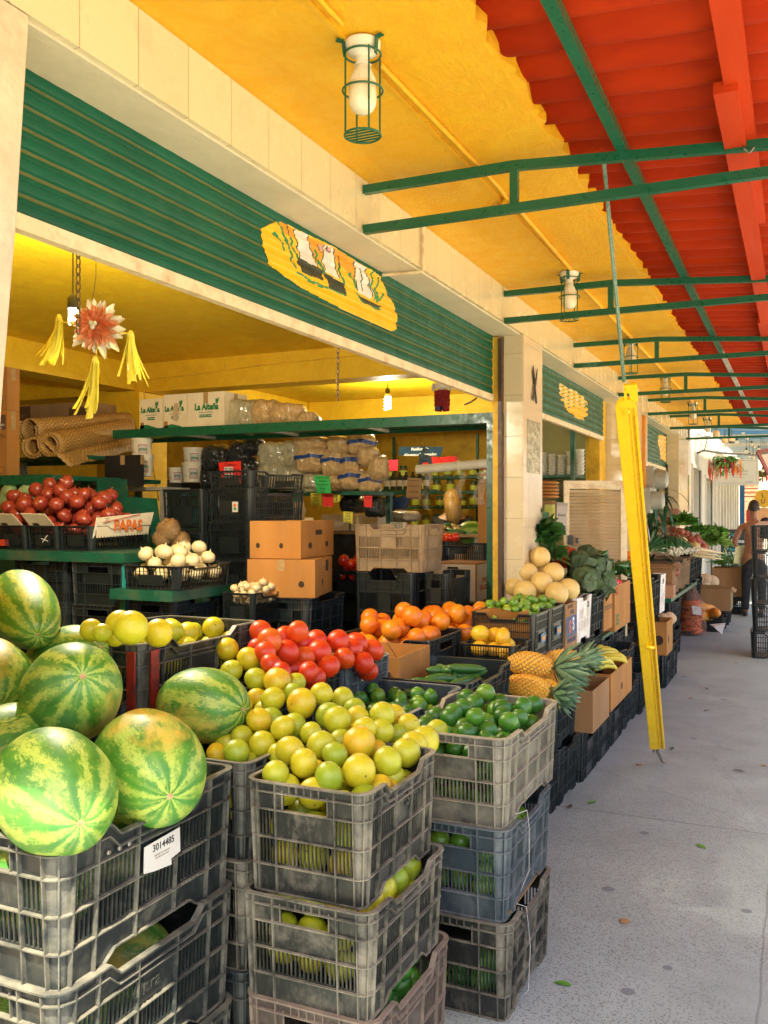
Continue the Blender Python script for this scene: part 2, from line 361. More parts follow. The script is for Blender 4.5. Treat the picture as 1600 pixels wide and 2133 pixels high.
m_cardo = mat('orange_cardboard', (.47, .205, .038), .75, (.38, .155, .026), 4, bump=.25, bscale=90, bdist=.002, stretch=(1, 1, .2), grime=(.33, .16, .05), gscale=5)
m_cardw = mat('white_cardboard', (.80, .70, .50), .7, (.72, .60, .40), 5, bump=.2, bscale=80, bdist=.002)
m_hole_shade = mat('hole_shade', (.05, .03, .012), .9)  # dark brown that paints the shade inside carton holes
m_steel = mat('dull_steel', (.42, .40, .34), .35, (.30, .28, .24), 9, metal=.8, grime=(.22, .12, .05), gscale=20)
m_rust = mat('rusty_chain', (.20, .13, .08), .6, (.10, .06, .03), 30, metal=.5)
m_red_ink = mat('red_ink', (.55, .05, .02), .6); m_green_ink = mat('green_ink', (.02, .22, .08), .6); m_ink = mat('black_ink', (.03, .028, .025), .6)
m_or_ink = mat('orange_ink', (.72, .16, .02), .6); m_blue_ink = mat('navy_ink', (.02, .05, .17), .5); m_white_ink = mat('white_ink', (.85, .83, .78), .6)
m_greyink = mat('grey_print', (.38, .33, .26), .7); m_brownink = mat('brown_print', (.12, .07, .035), .7)
m_paper = mat('paper_label', (.62, .60, .56), .6, (.55, .53, .48), 6)
m_weave = weave_mat(); m_rind = melon_skin(); m_scar = mat('stem_scar', (.55, .36, .18), .8, (.35, .22, .10), 60)
P_dusty = plastic('dusty_grey_plastic', (.017, .022, .023), (.26, .24, .18), .42, .42)
P_pale = plastic('pale_worn_plastic', (.050, .050, .042), (.32, .29, .21), .72, .55)
P_mud = plastic('muddy_plastic', (.016, .018, .016), (.29, .26, .19), .46, .45)
P_blue = plastic('bluegrey_plastic', (.034, .050, .060), (.24, .25, .24), .45, .42)
P_pink = plastic('pinkish_plastic', (.060, .044, .036), (.26, .205, .15), .6, .5)
P_dark = plastic('dark_plastic', (.010, .017, .020), (.06, .06, .05), .4, .4)
P_darker = plastic('black_crate_plastic', (.013, .018, .019), (.05, .055, .05), .3, .4)
P_tan = plastic('tan_plastic', (.36, .26, .15), (.22, .15, .08), .8, .55)
P_white = plastic('white_crate_plastic', (.80, .76, .66), (.52, .47, .38), .4, .45)
# ------------------------------------------------------------------ the setting
g = MB(); g.add([(-60, -60, 0), (60, -60, 0), (60, 160, 0), (-60, 160, 0)], [(0, 1, 2, 3)]); struct('ground', g, m_ground)
g = MB(); g.add([(1.35, -60, .004), (60, -60, .004), (60, 160, .004), (1.35, 160, .004)], [(0, 1, 2, 3)]); struct('street', g, mat('sandy_bounce_street', (.50, .44, .31), .9, (.42, .37, .25), .8, bump=.4, bscale=30))  # mostly unseen sheet, added in a sandy tone to bounce warm light under the roof
g = MB(); g.box(1.20, -20, 0, 1.35, 100, .10); struct('kerb', g, mat('kerb_concrete', (.40, .38, .34), .85, (.30, .28, .25), 3))
BX = -1.63; SX = -1.83; CZ = 2.97      # beam face, shutter plane, ceiling height
END = 15.6
Y0 = .43  # slab's unseen near end, cut back to let sun reach the front watermelon
s = MB(); s.box(-9, Y0, CZ, -.835, END, CZ + .16)
random.seed(3)                          # ragged mortar edge of the slab where the roof sheets start
pts = []; y = Y0
while y < END: pts.append((-.835 + random.uniform(.0, .045), y)); y += random.uniform(.03, .09)
poly = [(-.85, Y0, CZ + .002)] + [(a, b, CZ + .002) for a, b in pts] + [(-.85, END, CZ + .002)]
s.poly(poly, (0, 0, .05))
for xx, ww in ((-1.20, .014),): s.box(xx, Y0, CZ - .008, xx + ww, END, CZ + .01)
struct('ceiling', s, m_ceil)
s = MB(); s.box(-9, -.2, CZ - .006, SX - .125, 12.0, CZ - .003); struct('shop_ceiling', s, m_inceil)
# tiled beam with plaster soffit
bm = empty('shopfront_beam', (0, 0, 0)); bm['kind'] = 'structure'
MB().box(BX - .02, -.2, 2.757, BX, END, CZ - .002).build('tile_face', m_tileb, bm)
MB().box(SX - .12, -.2, 2.75, BX - .021, END, CZ - .008).build('soffit', m_plaster, bm)
def pillar(y0, y1, x0=-1.83):
    p = empty('tiled_pillar'); p['kind'] = 'structure'
    MB().box(x0, y0, 0, BX - .004, y1, 2.752).build('tile_face', m_tilep, p)
    MB().box(BX - .0038, y0 + .004, 0, BX + .004, y1 - .004, 2.752).build('side_tiles', m_tilepx, p)
    return p
P1 = pillar(5.74, 6.22, -1.757); P2 = pillar(9.75, 11.05, -2.1); P3 = pillar(14.1, 15.35, -2.0)
# decorative glass tile set into the first pillar
q = MB(); q.box(BX + .004, 5.82, 1.86, BX + .010, 6.14, 2.21); o = q.build('mirror_tile', mat('pressed_mirror_tile', (.62, .55, .38), .12, (.30, .32, .20), 12, metal=.6, bump=1, bscale=22, bdist=.02), None)
tag(o, 'patterned glossy tile panel set in the street side of the first tiled pillar', 'tile panel')
# near plaster column, slightly leaning
c = MB(); sec = []
for z, e in ((0, 1.47), (.8, 1.475), (1.4, 1.485), (1.9, 1.525), (2.3, 1.565), (2.753, 1.60)):
    sec.append([(-2.1, .9, z), (BX + .0, .9, z), (BX + .0, e - .02, z), (BX - .02, e, z), (-2.1, e, z)])
vs = [p for r_ in sec for p in r_]; fs = []
for i in range(len(sec) - 1):
    for k in range(5): a = i * 5 + k; b_ = i * 5 + (k + 1) % 5; fs.append((a, b_, b_ + 5, a + 5))
c.add(vs, fs); o = struct('near_column', c, m_plasterL)
# shop interior: walls, beams, column
s = MB(); s.box(-9, -.2, 0, -8.85, 12.1, CZ - .004); struct('shop_side_wall', s, m_yel2)
s = MB(); s.box(-8.85, 12, 0, -2.1, 12.12, CZ - .004); struct('shop_back_wall', s, m_yel2)
s = MB(); s.box(-8.85, -.2, 0, -1.66, -.05, CZ - .004); struct('shop_end_wall', s, m_yel2)
ib = MB(); ib.box(-8.8, 6.68, 2.70, SX - .13, 6.93, CZ - .007); o = struct('cross_beam', ib, m_inceil)
ib = MB(); ib.box(-5.83, -.04, 2.72, -5.56, 6.67, CZ - .0075); ib.box(-5.83, 6.94, 2.72, -5.56, 11.99, CZ - .0075); struct('long_beam', ib, m_inceil)
ib = MB(); ib.box(-5.55, 9.9, 2.62, SX - .14, 10.1, CZ - .0085); struct('rear_cross_beam', ib, m_inceil)
ib = MB(); ib.box(-5.95, 6.60, 0, -5.46, 7.0, 2.695); o = struct('shop_column', ib, m_inceil)
# partition between the shop fronts, behind the first pillar
s = MB(); s.box(-1.822, 5.705, 0, -1.783, 5.755, 2.74); struct('yellow_jamb', s, m_yel2)
s = MB(); s.box(-1.782, 5.69, 0, -1.758, 5.739, 2.73); o = s.build('shutter_rail', mat('rail_brown', (.09, .045, .03), .5, (.05, .03, .02), 12)); tag(o, 'dark brown steel shutter rail along the first tiled pillar', 'rail')
s = MB(); s.box(-2.35, 9.40, 0, SX - .03, 9.74, 2.75); struct('yellow_pier', s, m_yel2)
# ------------------------------------------------------------------ roller shutters
def shutter(y0, y1, z0, z1, label, mural=None, dy=.02, X=SX, sl=.0585, matg=None, mato=None):
    root = empty('roller_shutter', (X, y0, z0)); tag(root, label, 'shutter')
    prof = []; z = z0 + .03; i = 0
    seg = ((0, .002, 0), (.08, .008, 0), (.14, .010, 0), (.50, .011, 0), (.55, .007, 0), (.60, .009, 0), (.78, .008, 0), (.82, .003, 1), (.96, .002, 1))
    while z < z1 + .05:
        for fr, xo, mi in seg:
            zz = z + fr * sl
            if zz <= z1: prof.append((zz - z0, xo, mi))
        z += sl
    prof.append((z1 - z0, 0, 0)); me = MB(); ny = max(2, int((y1 - y0) / dy)); nj = len(prof)
    rn = random.Random(int(y0 * 100))
    ragt = [rn.uniform(-.006, .006) for _ in range(ny + 1)]
    for i in range(ny + 1):
        yy = (y1 - y0) * i / ny
        for zz, xo, mi in prof: me.v.append((xo + ragt[i] * .15, yy, zz))
    for i in range(ny):
        for j in range(nj - 1):
            me.f.append((i * nj + j, (i + 1) * nj + j, (i + 1) * nj + j + 1, i * nj + j + 1)); me.m.append(prof[j][2])
    me.build('slats', [matg or m_shut, mato or m_olive], root, smooth=35)
    MB().box(-.015, 0, -.012, .018, y1 - y0, .030).build('bottom_bar', m_cream, root)
    if mural:
        mm = MB(); fine = []
        for k in range(nj - 1):
            a, b_ = prof[k], prof[k + 1]; st = max(1, int((b_[0] - a[0]) / mural.get('vz', .006)))
            for u in range(st): fine.append((a[0] + (b_[0] - a[0]) * u / st, a[1] + (b_[1] - a[1]) * u / st))
        fine.append((prof[-1][0], prof[-1][1])); ys0, ys1 = mural['y']; step = mural.get('step', .006); n2 = int((ys1 - ys0) / step)
        for i in range(n2):
            for j in range(len(fine) - 1):
                yy = ys0 + (i + .5) * step; zz = (fine[j][0] + fine[j + 1][0]) / 2
                k = mural['fn'](yy, zz + z0)
                if k is None: continue
                a = ys0 + i * step - y0; b_ = a + step; e = .0025
                mm.add([(fine[j][1] + e, a, fine[j][0]), (fine[j][1] + e, b_, fine[j][0]), (fine[j + 1][1] + e, b_, fine[j + 1][0]), (fine[j + 1][1] + e, a, fine[j + 1][0])], [(0, 1, 2, 3)], k)
        mm.build('painted_mural', MUR, root, smooth=40)
    return root
def inpoly(x, y, P):
    r_ = False; j = len(P) - 1
    for i in range(len(P)):
        if (P[i][1] > y) != (P[j][1] > y) and x < (P[j][0] - P[i][0]) * (y - P[i][1]) / (P[j][1] - P[i][1]) + P[i][0]: r_ = not r_
        j = i
    return r_
def nearline(x, y, L, w_):
    for (a, b), (c_, d) in zip(L, L[1:]):
        dx, dy_ = c_ - a, d - b; t = max(0, min(1, ((x - a) * dx + (y - b) * dy_) / (dx * dx + dy_ * dy_)))
        if math.hypot(a + dx * t - x, b + dy_ * t - y) < w_: return True
    return False
MUR = [mat('mural_yellow', (.88, .50, .008), .4, (.84, .44, .006), 9), mat('mural_white', (.80, .74, .66), .5), mat('mural_orange', (.84, .34, .01), .45),
       mat('mural_green', (.02, .24, .07), .5), mat('mural_dark', (.04, .045, .02), .6), mat('mural_pink', (.75, .42, .40), .6)]
_blob = [(110, 290), (130, 210), (200, 170), (300, 140), (500, 240), (820, 390), (1100, 570), (1200, 620), (1290, 690), (1340, 830), (1400, 930), (1450, 1060), (1440, 1200), (1400, 1220), (1200, 1140), (900, 1000), (650, 870), (480, 780), (340, 680), (200, 560), (150, 450), (150, 400)]
_wh = [[(440, 220), (580, 280), (600, 420), (660, 590), (490, 510), (470, 330)], [(735, 370), (830, 400), (840, 560), (880, 710), (730, 630), (715, 470)], [(1030, 530), (1140, 600), (1210, 830), (1200, 910), (1060, 825)]]
_dk = [[(470, 490), (730, 630), (720, 730), (510, 640)], [(740, 650), (950, 770), (940, 865), (780, 790)], [(1080, 870), (1290, 980), (1265, 995), (1130, 950)]]
_or = [[(580, 290), (735, 370), (715, 470), (690, 600), (600, 420)], [(830, 400), (1030, 530), (1040, 700), (930, 620), (850, 540)], [(300, 140), (440, 220), (450, 320), (320, 250)]]
_gr = [[(300, 150), (320, 250), (390, 370), (400, 450), (450, 600)], [(240, 250), (310, 320), (340, 420)], [(400, 310), (440, 430), (470, 500)], [(640, 430), (680, 560), (740, 650)], [(690, 530), (720, 630)],
       [(870, 560), (905, 700), (930, 760)], [(990, 650), (1050, 800)], [(1210, 640), (1195, 760), (1240, 900)], [(1270, 700), (1240, 820), (1265, 930)], [(1320, 850), (1275, 920)], [(470, 640), (600, 730), (780, 800), (940, 870)], [(1060, 850), (1110, 930), (1270, 1010)], [(860, 740), (940, 770)]]
_bl = [[(440, 220), (450, 320), (490, 420), (485, 500)], [(580, 290), (590, 400), (650, 520), (665, 590)], [(735, 380), (715, 480), (735, 620)], [(830, 410), (840, 560), (880, 700)], [(1030, 540), (1035, 680), (1060, 820)], [(1140, 610), (1170, 740), (1205, 880)], [(1090, 600), (1100, 700), (1105, 820)], [(380, 190), (385, 280)], [(880, 480), (880, 600)], [(680, 370), (690, 440), (720, 450)], [(760, 390), (790, 450), (810, 440)]]
def mural1(yy, zz):
    px, py = proj((SX + .012, yy, zz)); x = (px - 520) / .2125; y = (py - 430) / .2125
    if not inpoly(x, y, _blob): return None
    x += 5 * math.sin(y * .05); y += 3 * math.sin(x * .05)
    if any(inpoly(x, y, p) for p in _dk): return 4
    if any(nearline(x, y, l, 5) for l in _bl): return 4
    if any(nearline(x, y, l, 10) for l in _gr): return 3
    if math.hypot(x - 705, y - 400) < 28 or math.hypot((x - 775) * .8, y - 425) < 26: return 5
    if any(inpoly(x, y, p) for p in _wh): return 1
    if any(inpoly(x, y, p) for p in _or): return 2
    return 0
shutter(1.55, 5.70, 2.335, 2.752, 'half-raised green roller shutter with yellow painted picture over the near shop', dict(y=(2.5, 4.4), fn=mural1, step=.003, vz=.003))
_b2 = [(1164, 797), (1200, 815), (1222, 832), (1224, 862), (1215, 875), (1198, 868), (1180, 852), (1172, 835), (1166, 815)]
def mural2(yy, zz):
    px, py = proj((SX + .012, yy, zz))
    if not inpoly(px + 2 * math.sin(py * .5), py, _b2): return None
    q_ = math.sin(px * .55) + math.sin(py * .8 + px * .2)
    if py < 845 and q_ > 1.15: return 1
    if py < 850 and q_ < -1.2: return 3
    return 0
shutter(6.24, 9.38, 2.34, 2.752, 'lowered stretch of green roller shutter behind the pillar with pliers-shaped black ribbon', dict(y=(6.5, 9.0), fn=mural2, step=.02), dy=.1)
_b3 = [(1368, 905), (1380, 908), (1390, 915), (1392, 935), (1396, 962), (1386, 964), (1372, 955), (1370, 935), (1366, 920)]
def mural3(yy, zz):
    px, py = proj((SX + .012, yy, zz))
    if not inpoly(px, py, _b3): return None
    return 1 if math.sin(px * .8 + py * .5) > .8 else 0
shutter(11.3, 14.05, 2.22, 2.752, 'small far green roller shutter with yellow emblem past the electric meters', dict(y=(11.4, 14.0), fn=mural3, step=.04), dy=.2, X=-1.80)
# ------------------------------------------------------------------ corrugated red roof, purlin, boards, trusses
s = MB(); nx = 10; yy = .55; rows = []; pitch = .176; per = 10
ny = int((END - .55) / pitch * per)
for i in range(ny + 1):
    y = .55 + i * pitch / per; off = .020 * math.cos(2 * math.pi * i / per)
    off = .020 * (1 - 2 * abs(math.cos(math.pi * i / per)) ** 1.15)
    for k in range(nx + 1):
        x = -.87 + (1.05 + .87) * k / nx; s.v.append((x, y, 3.008 + off - .075 * (x + .85) + (.012 if k % 5 == 0 and k else 0)))
for i in range(ny):
    for k in range(nx): a = i * (nx + 1) + k; s.f.append((a, a + 1, a + nx + 2, a + nx + 1)); s.m.append(0)
o = s.build('corrugated_roof', m_red, smooth=60); o['kind'] = 'structure'
md = o.modifiers.new('thickness', 'SOLIDIFY'); md.thickness = .006; md.offset = 1
def roofz(x): return 2.992 - .075 * (x + .85)
b1 = MB(); b1.bar((-.586, .6, 2.928), (-.586, 8.0, 2.928), .036, .036, 0); o = b1.build('green_purlin', m_green); tag(o, 'long green steel purlin running under the red roof', 'purlin')
b1 = MB(); b1.bar((-.586, 8.0, 2.928), (-.586, END, 2.928), .032, .032, 0); o = b1.build('bare_purlin', m_galv); tag(o, 'unpainted pale far end of the steel purlin under the red roof', 'purlin')
for (x, y0, y1, dz, lab) in ((-.17, 1.0, 4.35, .0, 'near red painted board under the corrugated roof'), (-.20, 2.9, 6.6, .022, 'second red painted board overlapping the near one under the roof'), (-.22, 6.65, END, 0, 'far red painted board under the corrugated roof')):
    b1 = MB(); b1.box(x - .035, y0, roofz(x) - .066 - dz, x + .035, y1, roofz(x) - .030 - dz); o = b1.build('red_board', m_redb); tag(o, lab, 'board')
TY = [3.37, 5.33, 7.2, 9.15, 11.1, 13.1, 15.1]
TN = ['nearest green steel truss, the one the cable hangs from', 'second green steel truss, with the second caged lamp in front', 'third green steel truss, level with the pillar ribbon', 'fourth green steel truss from the near end', 'fifth green steel truss from the near end', 'sixth green steel truss from the near end', 'last green steel truss where the red roof ends']
for y, lb in zip(TY, TN):
    t_ = empty('roof_truss', (BX, y, 2.76)); tag(t_, lb, 'truss', 'green trusses under the red roof'); h = .034
    MB().bar((0.004, 0, 0), (2.6, 0, 0), .030, h).build('lower_chord', m_green, t_)
    u = MB(); u.bar((0.004, 0, .163), (.64, 0, .163), .030, h); u.bar((.64, 0, .163), (2.6, 0, .163 - .075 * 1.96), .030, h); u.build('upper_chord', m_green, t_)
    MB().bar((.64, 0, .018), (.64, 0, .145), .030, .030).build('post', m_green, t_)
    if y == 3.37: u = MB(); u.tube([(1.45, -.02, .13), (1.46, -.03, .08), (1.475, -.025, .065), (1.49, -.02, .085)], .003, 6); u.build('wire_hook', m_steel, t_)
# steel gutter beam on the street side
s = MB(); s.box(.97, .55, 2.74, 1.05, END, 2.80)
o = s.build('eave_beam', m_green); tag(o, 'green steel eave beam carrying the street ends of the trusses', 'beam')
for y in (1.2, 7.2, 13.1):
    s = MB(); s.box(.975, y - .035, 0, 1.045, y + .035, 2.74); s.box(.93, y - .08, 0.0, 1.09, y + .08, .012); o = s.build('roof_post', m_green); tag(o, 'green steel roof post at the kerb side of the walkway', 'post', 'roof posts along the kerb')
# conduits on the ceiling and down the beam
def pipe(pts, r, label, m_, cat='conduit', n=8, name='conduit_pipe'):
    q = MB(); q.tube(pts, r, n); o = q.build(name, m_, smooth=50); tag(o, label, cat); return o
pipe([(-1.153, -.1, CZ - .014), (-1.155, 2.25, CZ - .014)], .008, 'yellow painted conduit on the ceiling before the nearest caged lamp', m_ceil)
pipe([(-1.155, 2.50, CZ - .014), (-1.14, 3.66, CZ - .014), (-1.15, 3.80, CZ - .014), (-1.25, 3.93, CZ - .014), (-1.60, 3.98, CZ - .016)], .009, 'yellow painted conduit on the ceiling bending towards the tiled beam', m_ceil)
pipe([(-1.14, 3.80, CZ - .016), (-1.16, 5.05, CZ - .015)], .011, 'yellow painted conduit leading to the second caged lamp', m_ceil)
pipe([(-1.19, 5.30, CZ - .014), (-1.20, 13.9, CZ - .014)], .010, 'long yellow conduit joining the far caged lamps', m_ceil)
pipe([(BX + .012, 3.99, CZ - .02), (BX + .012, 3.99, 2.742), (BX - .01, 3.99, 2.738), (BX - .19, 3.97, 2.738)], .008, 'cream conduit running down the tiled beam and under it', m_cream)
# ------------------------------------------------------------------ caged lamps on the ceiling
def cage_lamp(x, y, label, tilt=0):
    r0 = empty('caged_lamp', (x, y, CZ - .006), rz=tilt); tag(r0, label, 'caged lamp', 'caged lamps on the yellow ceiling')
    q = MB(); q.lathe([(.0, -.0), (.052, -.0), (.052, -.014), (.044, -.030), (.028, -.036), (.020, -.042), (.019, -.062), (.026, -.066), (.0, -.07)][::-1], 20); q.build('ceiling_rose', m_white, r0, smooth=40)
    q = MB(); q.lathe([(0, -.068), (.020, -.070), (.026, -.082), (.036, -.108), (.037, -.118)][::-1], 24, wob=lambda a, z: 1 + .05 * (math.sin(a * 12) > 0) * (z < -.075)); q.build('bulb_collar', m_white, r0, smooth=30)
    q = MB(); q.lathe([(.0355, -.116), (.040, -.124), (.041, -.165), (.038, -.185), (.028, -.200), (.012, -.208), (0, -.209)][::-1], 24); q.build('bulb', m_bulb, r0, smooth=True)
    q = MB(); rr = .053; z1 = -.27
    ring = lambda z, r_: [(r_ * math.cos(a * math.pi / 12), r_ * math.sin(a * math.pi / 12), z) for a in range(25)]
    for z in (-.035, -.14, z1): q.tube(ring(z, rr + (.006 if z == -.14 else 0)), .0032, 6)
    for k in range(4):
        a = math.pi / 4 + k * math.pi / 2; q.tube([(rr * math.cos(a), rr * math.sin(a), -.03), (rr * math.cos(a), rr * math.sin(a), z1)], .003, 6)
    for k in (-.034, -.017, 0, .017, .034): e = math.sqrt(rr * rr - k * k); q.tube([(-e, k, z1), (e, k, z1)], .0028, 6)
    for k in range(3):
        a = R(100 + 120 * k); cx, cy = math.cos(a), math.sin(a)
        q.bar((rr * cx, rr * cy, -.05), (rr * cx * 1.1, rr * cy * 1.1, -.003), .018, .003); q.bar((rr * cx * 1.1, rr * cy * 1.1, -.003), (rr * cx * 1.5, rr * cy * 1.5, -.003), .018, .003)
    q.build('wire_guard', m_green, r0, smooth=50); return r0
l0 = cage_lamp(-1.154, 2.38, 'nearest caged lamp with its frosted bulb, high on the yellow ceiling')
for x, y, lb in ((-1.19, 5.15, 'second caged lamp, between the first two green trusses'), (-1.21, 7.35, 'third caged lamp, just past the yellow bar top'), (-1.21, 9.4, 'fourth caged lamp along the yellow ceiling'), (-1.20, 11.9, 'fifth caged lamp, far down the yellow ceiling'), (-1.2, 13.9, 'last caged lamp, at the far end of the yellow ceiling')):
    c_ = copy_tree(l0); c_.location = (x, y, CZ - .006); c_.rotation_euler = (0, 0, y); c_['label'] = lb
# ------------------------------------------------------------------ crates: every wall piece is a strip run round a rounded-corner perimeter
CL, CW, CH = .52, .36, .30
def crate_mesh(name, style, L=CL, W=CW, H=CH, rc=.034, taper=.014, cheap=False):
    A = L - 2 * rc; B = W - 2 * rc; q = math.pi * rc / 2; P = 2 * A + 2 * B + 4 * q; na = 3 if cheap else 5
    segs = [('l', A), ('c', q), ('s', B), ('c', q), ('l', A), ('c', q), ('s', B), ('c', q)]
    starts = [0]
    for _, l_ in segs: starts.append(starts[-1] + l_)
    def pt(s_):
        s_ %= P; k = 0
        while k < 7 and s_ > starts[k + 1] + 1e-9: k += 1
        u = s_ - starts[k]; hx, hy = L / 2, W / 2
        if k == 0: return (-A / 2 + u, -hy, 0, -1)
        if k == 2: return (hx, -B / 2 + u, 1, 0)
        if k == 4: return (A / 2 - u, hy, 0, 1)
        if k == 6: return (-hx, B / 2 - u, -1, 0)
        c0 = {1: (A / 2, -B / 2, -90), 3: (A / 2, B / 2, 0), 5: (-A / 2, B / 2, 90), 7: (-A / 2, -B / 2, 180)}[k]
        a = R(c0[2] + 90 * u / q); return (c0[0] + rc * math.cos(a), c0[1] + rc * math.sin(a), math.cos(a), math.sin(a))
    brk = []
    for k in (1, 3, 5, 7): brk += [starts[k] + q * j / na for j in range(na + 1)]
    D = .030 if style != 'flat' else .022
    def dip(u, LL):          # rim lowered in the middle of the long sides
        e = .085; w_ = .028
        if u < e or u > LL - e: return 0
        if u < e + w_: return D * (u - e) / w_
        if u > LL - e - w_: return D * (LL - e - u) / w_
        return D
    def side(s_):
        s_ %= P; k = 0
        while k < 7 and s_ > starts[k + 1] + 1e-9: k += 1
        return k, s_ - starts[k]
    def top(s_):
        k, u = side(s_); return H - (dip(u, A) if k in (0, 4) else 0)
    def bot(s_):
        k, u = side(s_)
        if style == 'flat': return 0
        return dip(u, A) * (.8 if k in (0, 4) else 0)
    for k in (0, 4): brk += [starts[k] + x for x in (.085, .113, A - .113, A - .085)]
    mb = MB()
    def strip(a, b_, z0, z1, o0, o1, mi=None):
        mi = mi if mi is not None else (1 if o1 >= .006 else 0)
        ss = sorted([a] + [x + m_ for x in brk for m_ in (0, P) if a + 1e-5 < x + m_ < b_ - 1e-5] + [b_]); vs = []
        for s_ in ss:
            x, y, nx, ny = pt(s_); za = z0(s_) if callable(z0) else z0; zb = z1(s_) if callable(z1) else z1
            for z, o_ in ((za, o0), (za, o1), (zb, o1), (zb, o0)):
                o2 = o_ - taper * (1 - z / H); vs.append((x + nx * o2, y + ny * o2, z))
        fs = []
        for i in range(len(ss) - 1):
            for j in range(4): fs.append((i * 4 + j, (i + 1) * 4 + j, (i + 1) * 4 + (j + 1) % 4, i * 4 + (j + 1) % 4))
        n_ = (len(ss) - 1) * 4; fs += [(0, 1, 2, 3), (n_ + 3, n_ + 2, n_ + 1, n_)]
        mb.add(vs, fs, mi)
    t = .0035; ro = .0095
    def ring(z0, z1, o): strip(0, P, z0, z1, -t, o)
    toff = lambda k: (lambda s_: top(s_) - k)
    ring(toff(.0045), top, ro + .002); 
    if style in ('deep', 'solid'):
        r1, r2, r3 = .25 * H, .50 * H, .75 * H
        for z in (r1, r2, r3): ring(z - .0015, z + .0015, ro)
        ring(lambda s_: bot(s_), lambda s_: bot(s_) + .0035, ro * .8)
        strip(0, P, lambda s_: bot(s_) + .003, r1, -t, 0)                 # solid bottom band
        ring(toff(.030), toff(.027), ro)
        for k in range(8):
            a, b_ = starts[k], starts[k + 1]; LL = b_ - a
            if segs[k][0] == 'c':
                strip(a, b_, r1, toff(.004), -t, 0, 1)
                for f in (.0, .5, 1.0): strip(a + LL * f - .0013, a + LL * f + .0013, bot, toff(.004), 0, ro)
                continue
            long_ = segs[k][0] == 'l'
            if long_: cells = [0, .058, LL * .37, LL * .63, LL - .058, LL]
            else: cells = [0, .055, LL - .055, LL]
            for c_ in cells[1:-1]: strip(a + c_ - .0014, a + c_ + .0014, bot, toff(.004), 0, ro)
            if long_: strip(a, b_, r3, toff(.004), -t, 0)
            else:
                m0, m1 = LL / 2 - .068, LL / 2 + .068
                strip(a, a + m0, r3, H - .004, -t, 0); strip(a + m1, b_, r3, H - .004, -t, 0); strip(a + m0, a + m1, H - .028, H - .004, -t, 0)
                strip(a + m0 - .003, a + m0, r3, H - .02, -t, .006); strip(a + m1, a + m1 + .003, r3, H - .02, -t, .006)
                for j in range(1, 6): strip(a + m0 + (m1 - m0) * j / 6 - .001, a + m0 + (m1 - m0) * j / 6 + .001, H - .028, H - .004, 0, ro)
            for (z0, z1, row) in ((r1, r2, 1), (r2, r3, 2)):
                for ci in range(len(cells) - 1):
                    u0, u1 = cells[ci], cells[ci + 1]
                    solid = (long_ and ((row == 2 and ci == 2))) or (not long_ and row == 2 and ci == 1) or (style == 'solid' and long_ is False and ci == 1)
                    if solid: strip(a + u0, a + u1, z0, z1, -t, 0); continue
                    z0b, z1b = z0 + .006, z1 - .006
                    strip(a + u0, a + u1, z0, z0b, -t, 0); strip(a + u0, a + u1, z1b, z1, -t, 0)
                    pit = .0118 if not cheap else .0165; nsl = max(2, int(round((u1 - u0) / pit)))
                    for j in range(nsl + 1):
                        c_ = u0 + (u1 - u0) * j / nsl; hw = .0021 if not cheap else .0036
                        strip(a + max(u0, c_ - hw), a + min(u1, c_ + hw), z0b, z1b, -t, .001)
    else:                                                                # open mesh crate
        nz = 5 if style == 'mesh' else 4
        zs = [H * j / nz for j in range(1, nz)]
        strip(0, P, bot, lambda s_: bot(s_) + .010, -t, .002)
        for z in zs: strip(0, P, z - .002, z + .002, -t, .001)
        for k in range(8):
            a, b_ = starts[k], starts[k + 1]; LL = b_ - a
            if segs[k][0] == 'c':
                strip(a, b_, .008, toff(.004), -t, .002)
                for f in (0, 1.0): strip(a + LL * f - .002, a + LL * f + .002, bot, toff(.004), 0, ro * .8)
                continue
            pit = .0155 if style == 'mesh' else .024; n_ = int(LL / pit)
            for j in range(1, n_):
                c_ = LL * j / n_; wd = .0024
                strip(a + c_ - wd, a + c_ + wd, bot, toff(.004), -t, 0)
            strip(a, b_, toff(.016), toff(.004), -t, .001)
            if segs[k][0] == 's': strip(a + LL * .22, a + LL * .78, H * .18, H * .62, -t, .001)
    hx, hy = L / 2 - taper - .004, W / 2 - taper - .004
    mb.box(-hx, -hy, .006 if style in ('flat', 'mesh') else .020, hx, hy, .012 if style in ('flat', 'mesh') else .026)
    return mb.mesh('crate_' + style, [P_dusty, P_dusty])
ME_DEEP = crate_mesh('deep', 'deep'); ME_DEEPC = crate_mesh('deepc', 'deep', cheap=True)
ME_MESH = crate_mesh('mesh', 'mesh', L=.50, W=.34, H=.24); ME_FLAT = crate_mesh('flat', 'flat', L=.50, W=.34, H=.17)
DIM = {id(ME_DEEP): (.52, .36, .30), id(ME_DEEPC): (.52, .36, .30), id(ME_MESH): (.50, .34, .24), id(ME_FLAT): (.50, .34, .17)}
def crate(me, x0, x1, y0, y1, z0, z1, m_, label, group=None, lie=None, rz=0, name='plastic_crate'):
    L, W, H = DIM[id(me)]; dx, dy = x1 - x0, y1 - y0; along_y = dy > dx
    o = bpy.data.objects.new(name, me); link(o)
    o.location = ((x0 + x1) / 2, (y0 + y1) / 2, z0)
    o.rotation_euler = (0, 0, (R(90) if along_y else 0) + rz)
    ll, ww = (dy, dx) if along_y else (dx, dy); o.scale = (ll / L, ww / W, (z1 - z0) / H)
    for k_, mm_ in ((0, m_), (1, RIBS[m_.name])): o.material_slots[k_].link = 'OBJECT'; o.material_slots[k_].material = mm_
    tag(o, label, 'crate', group); return o
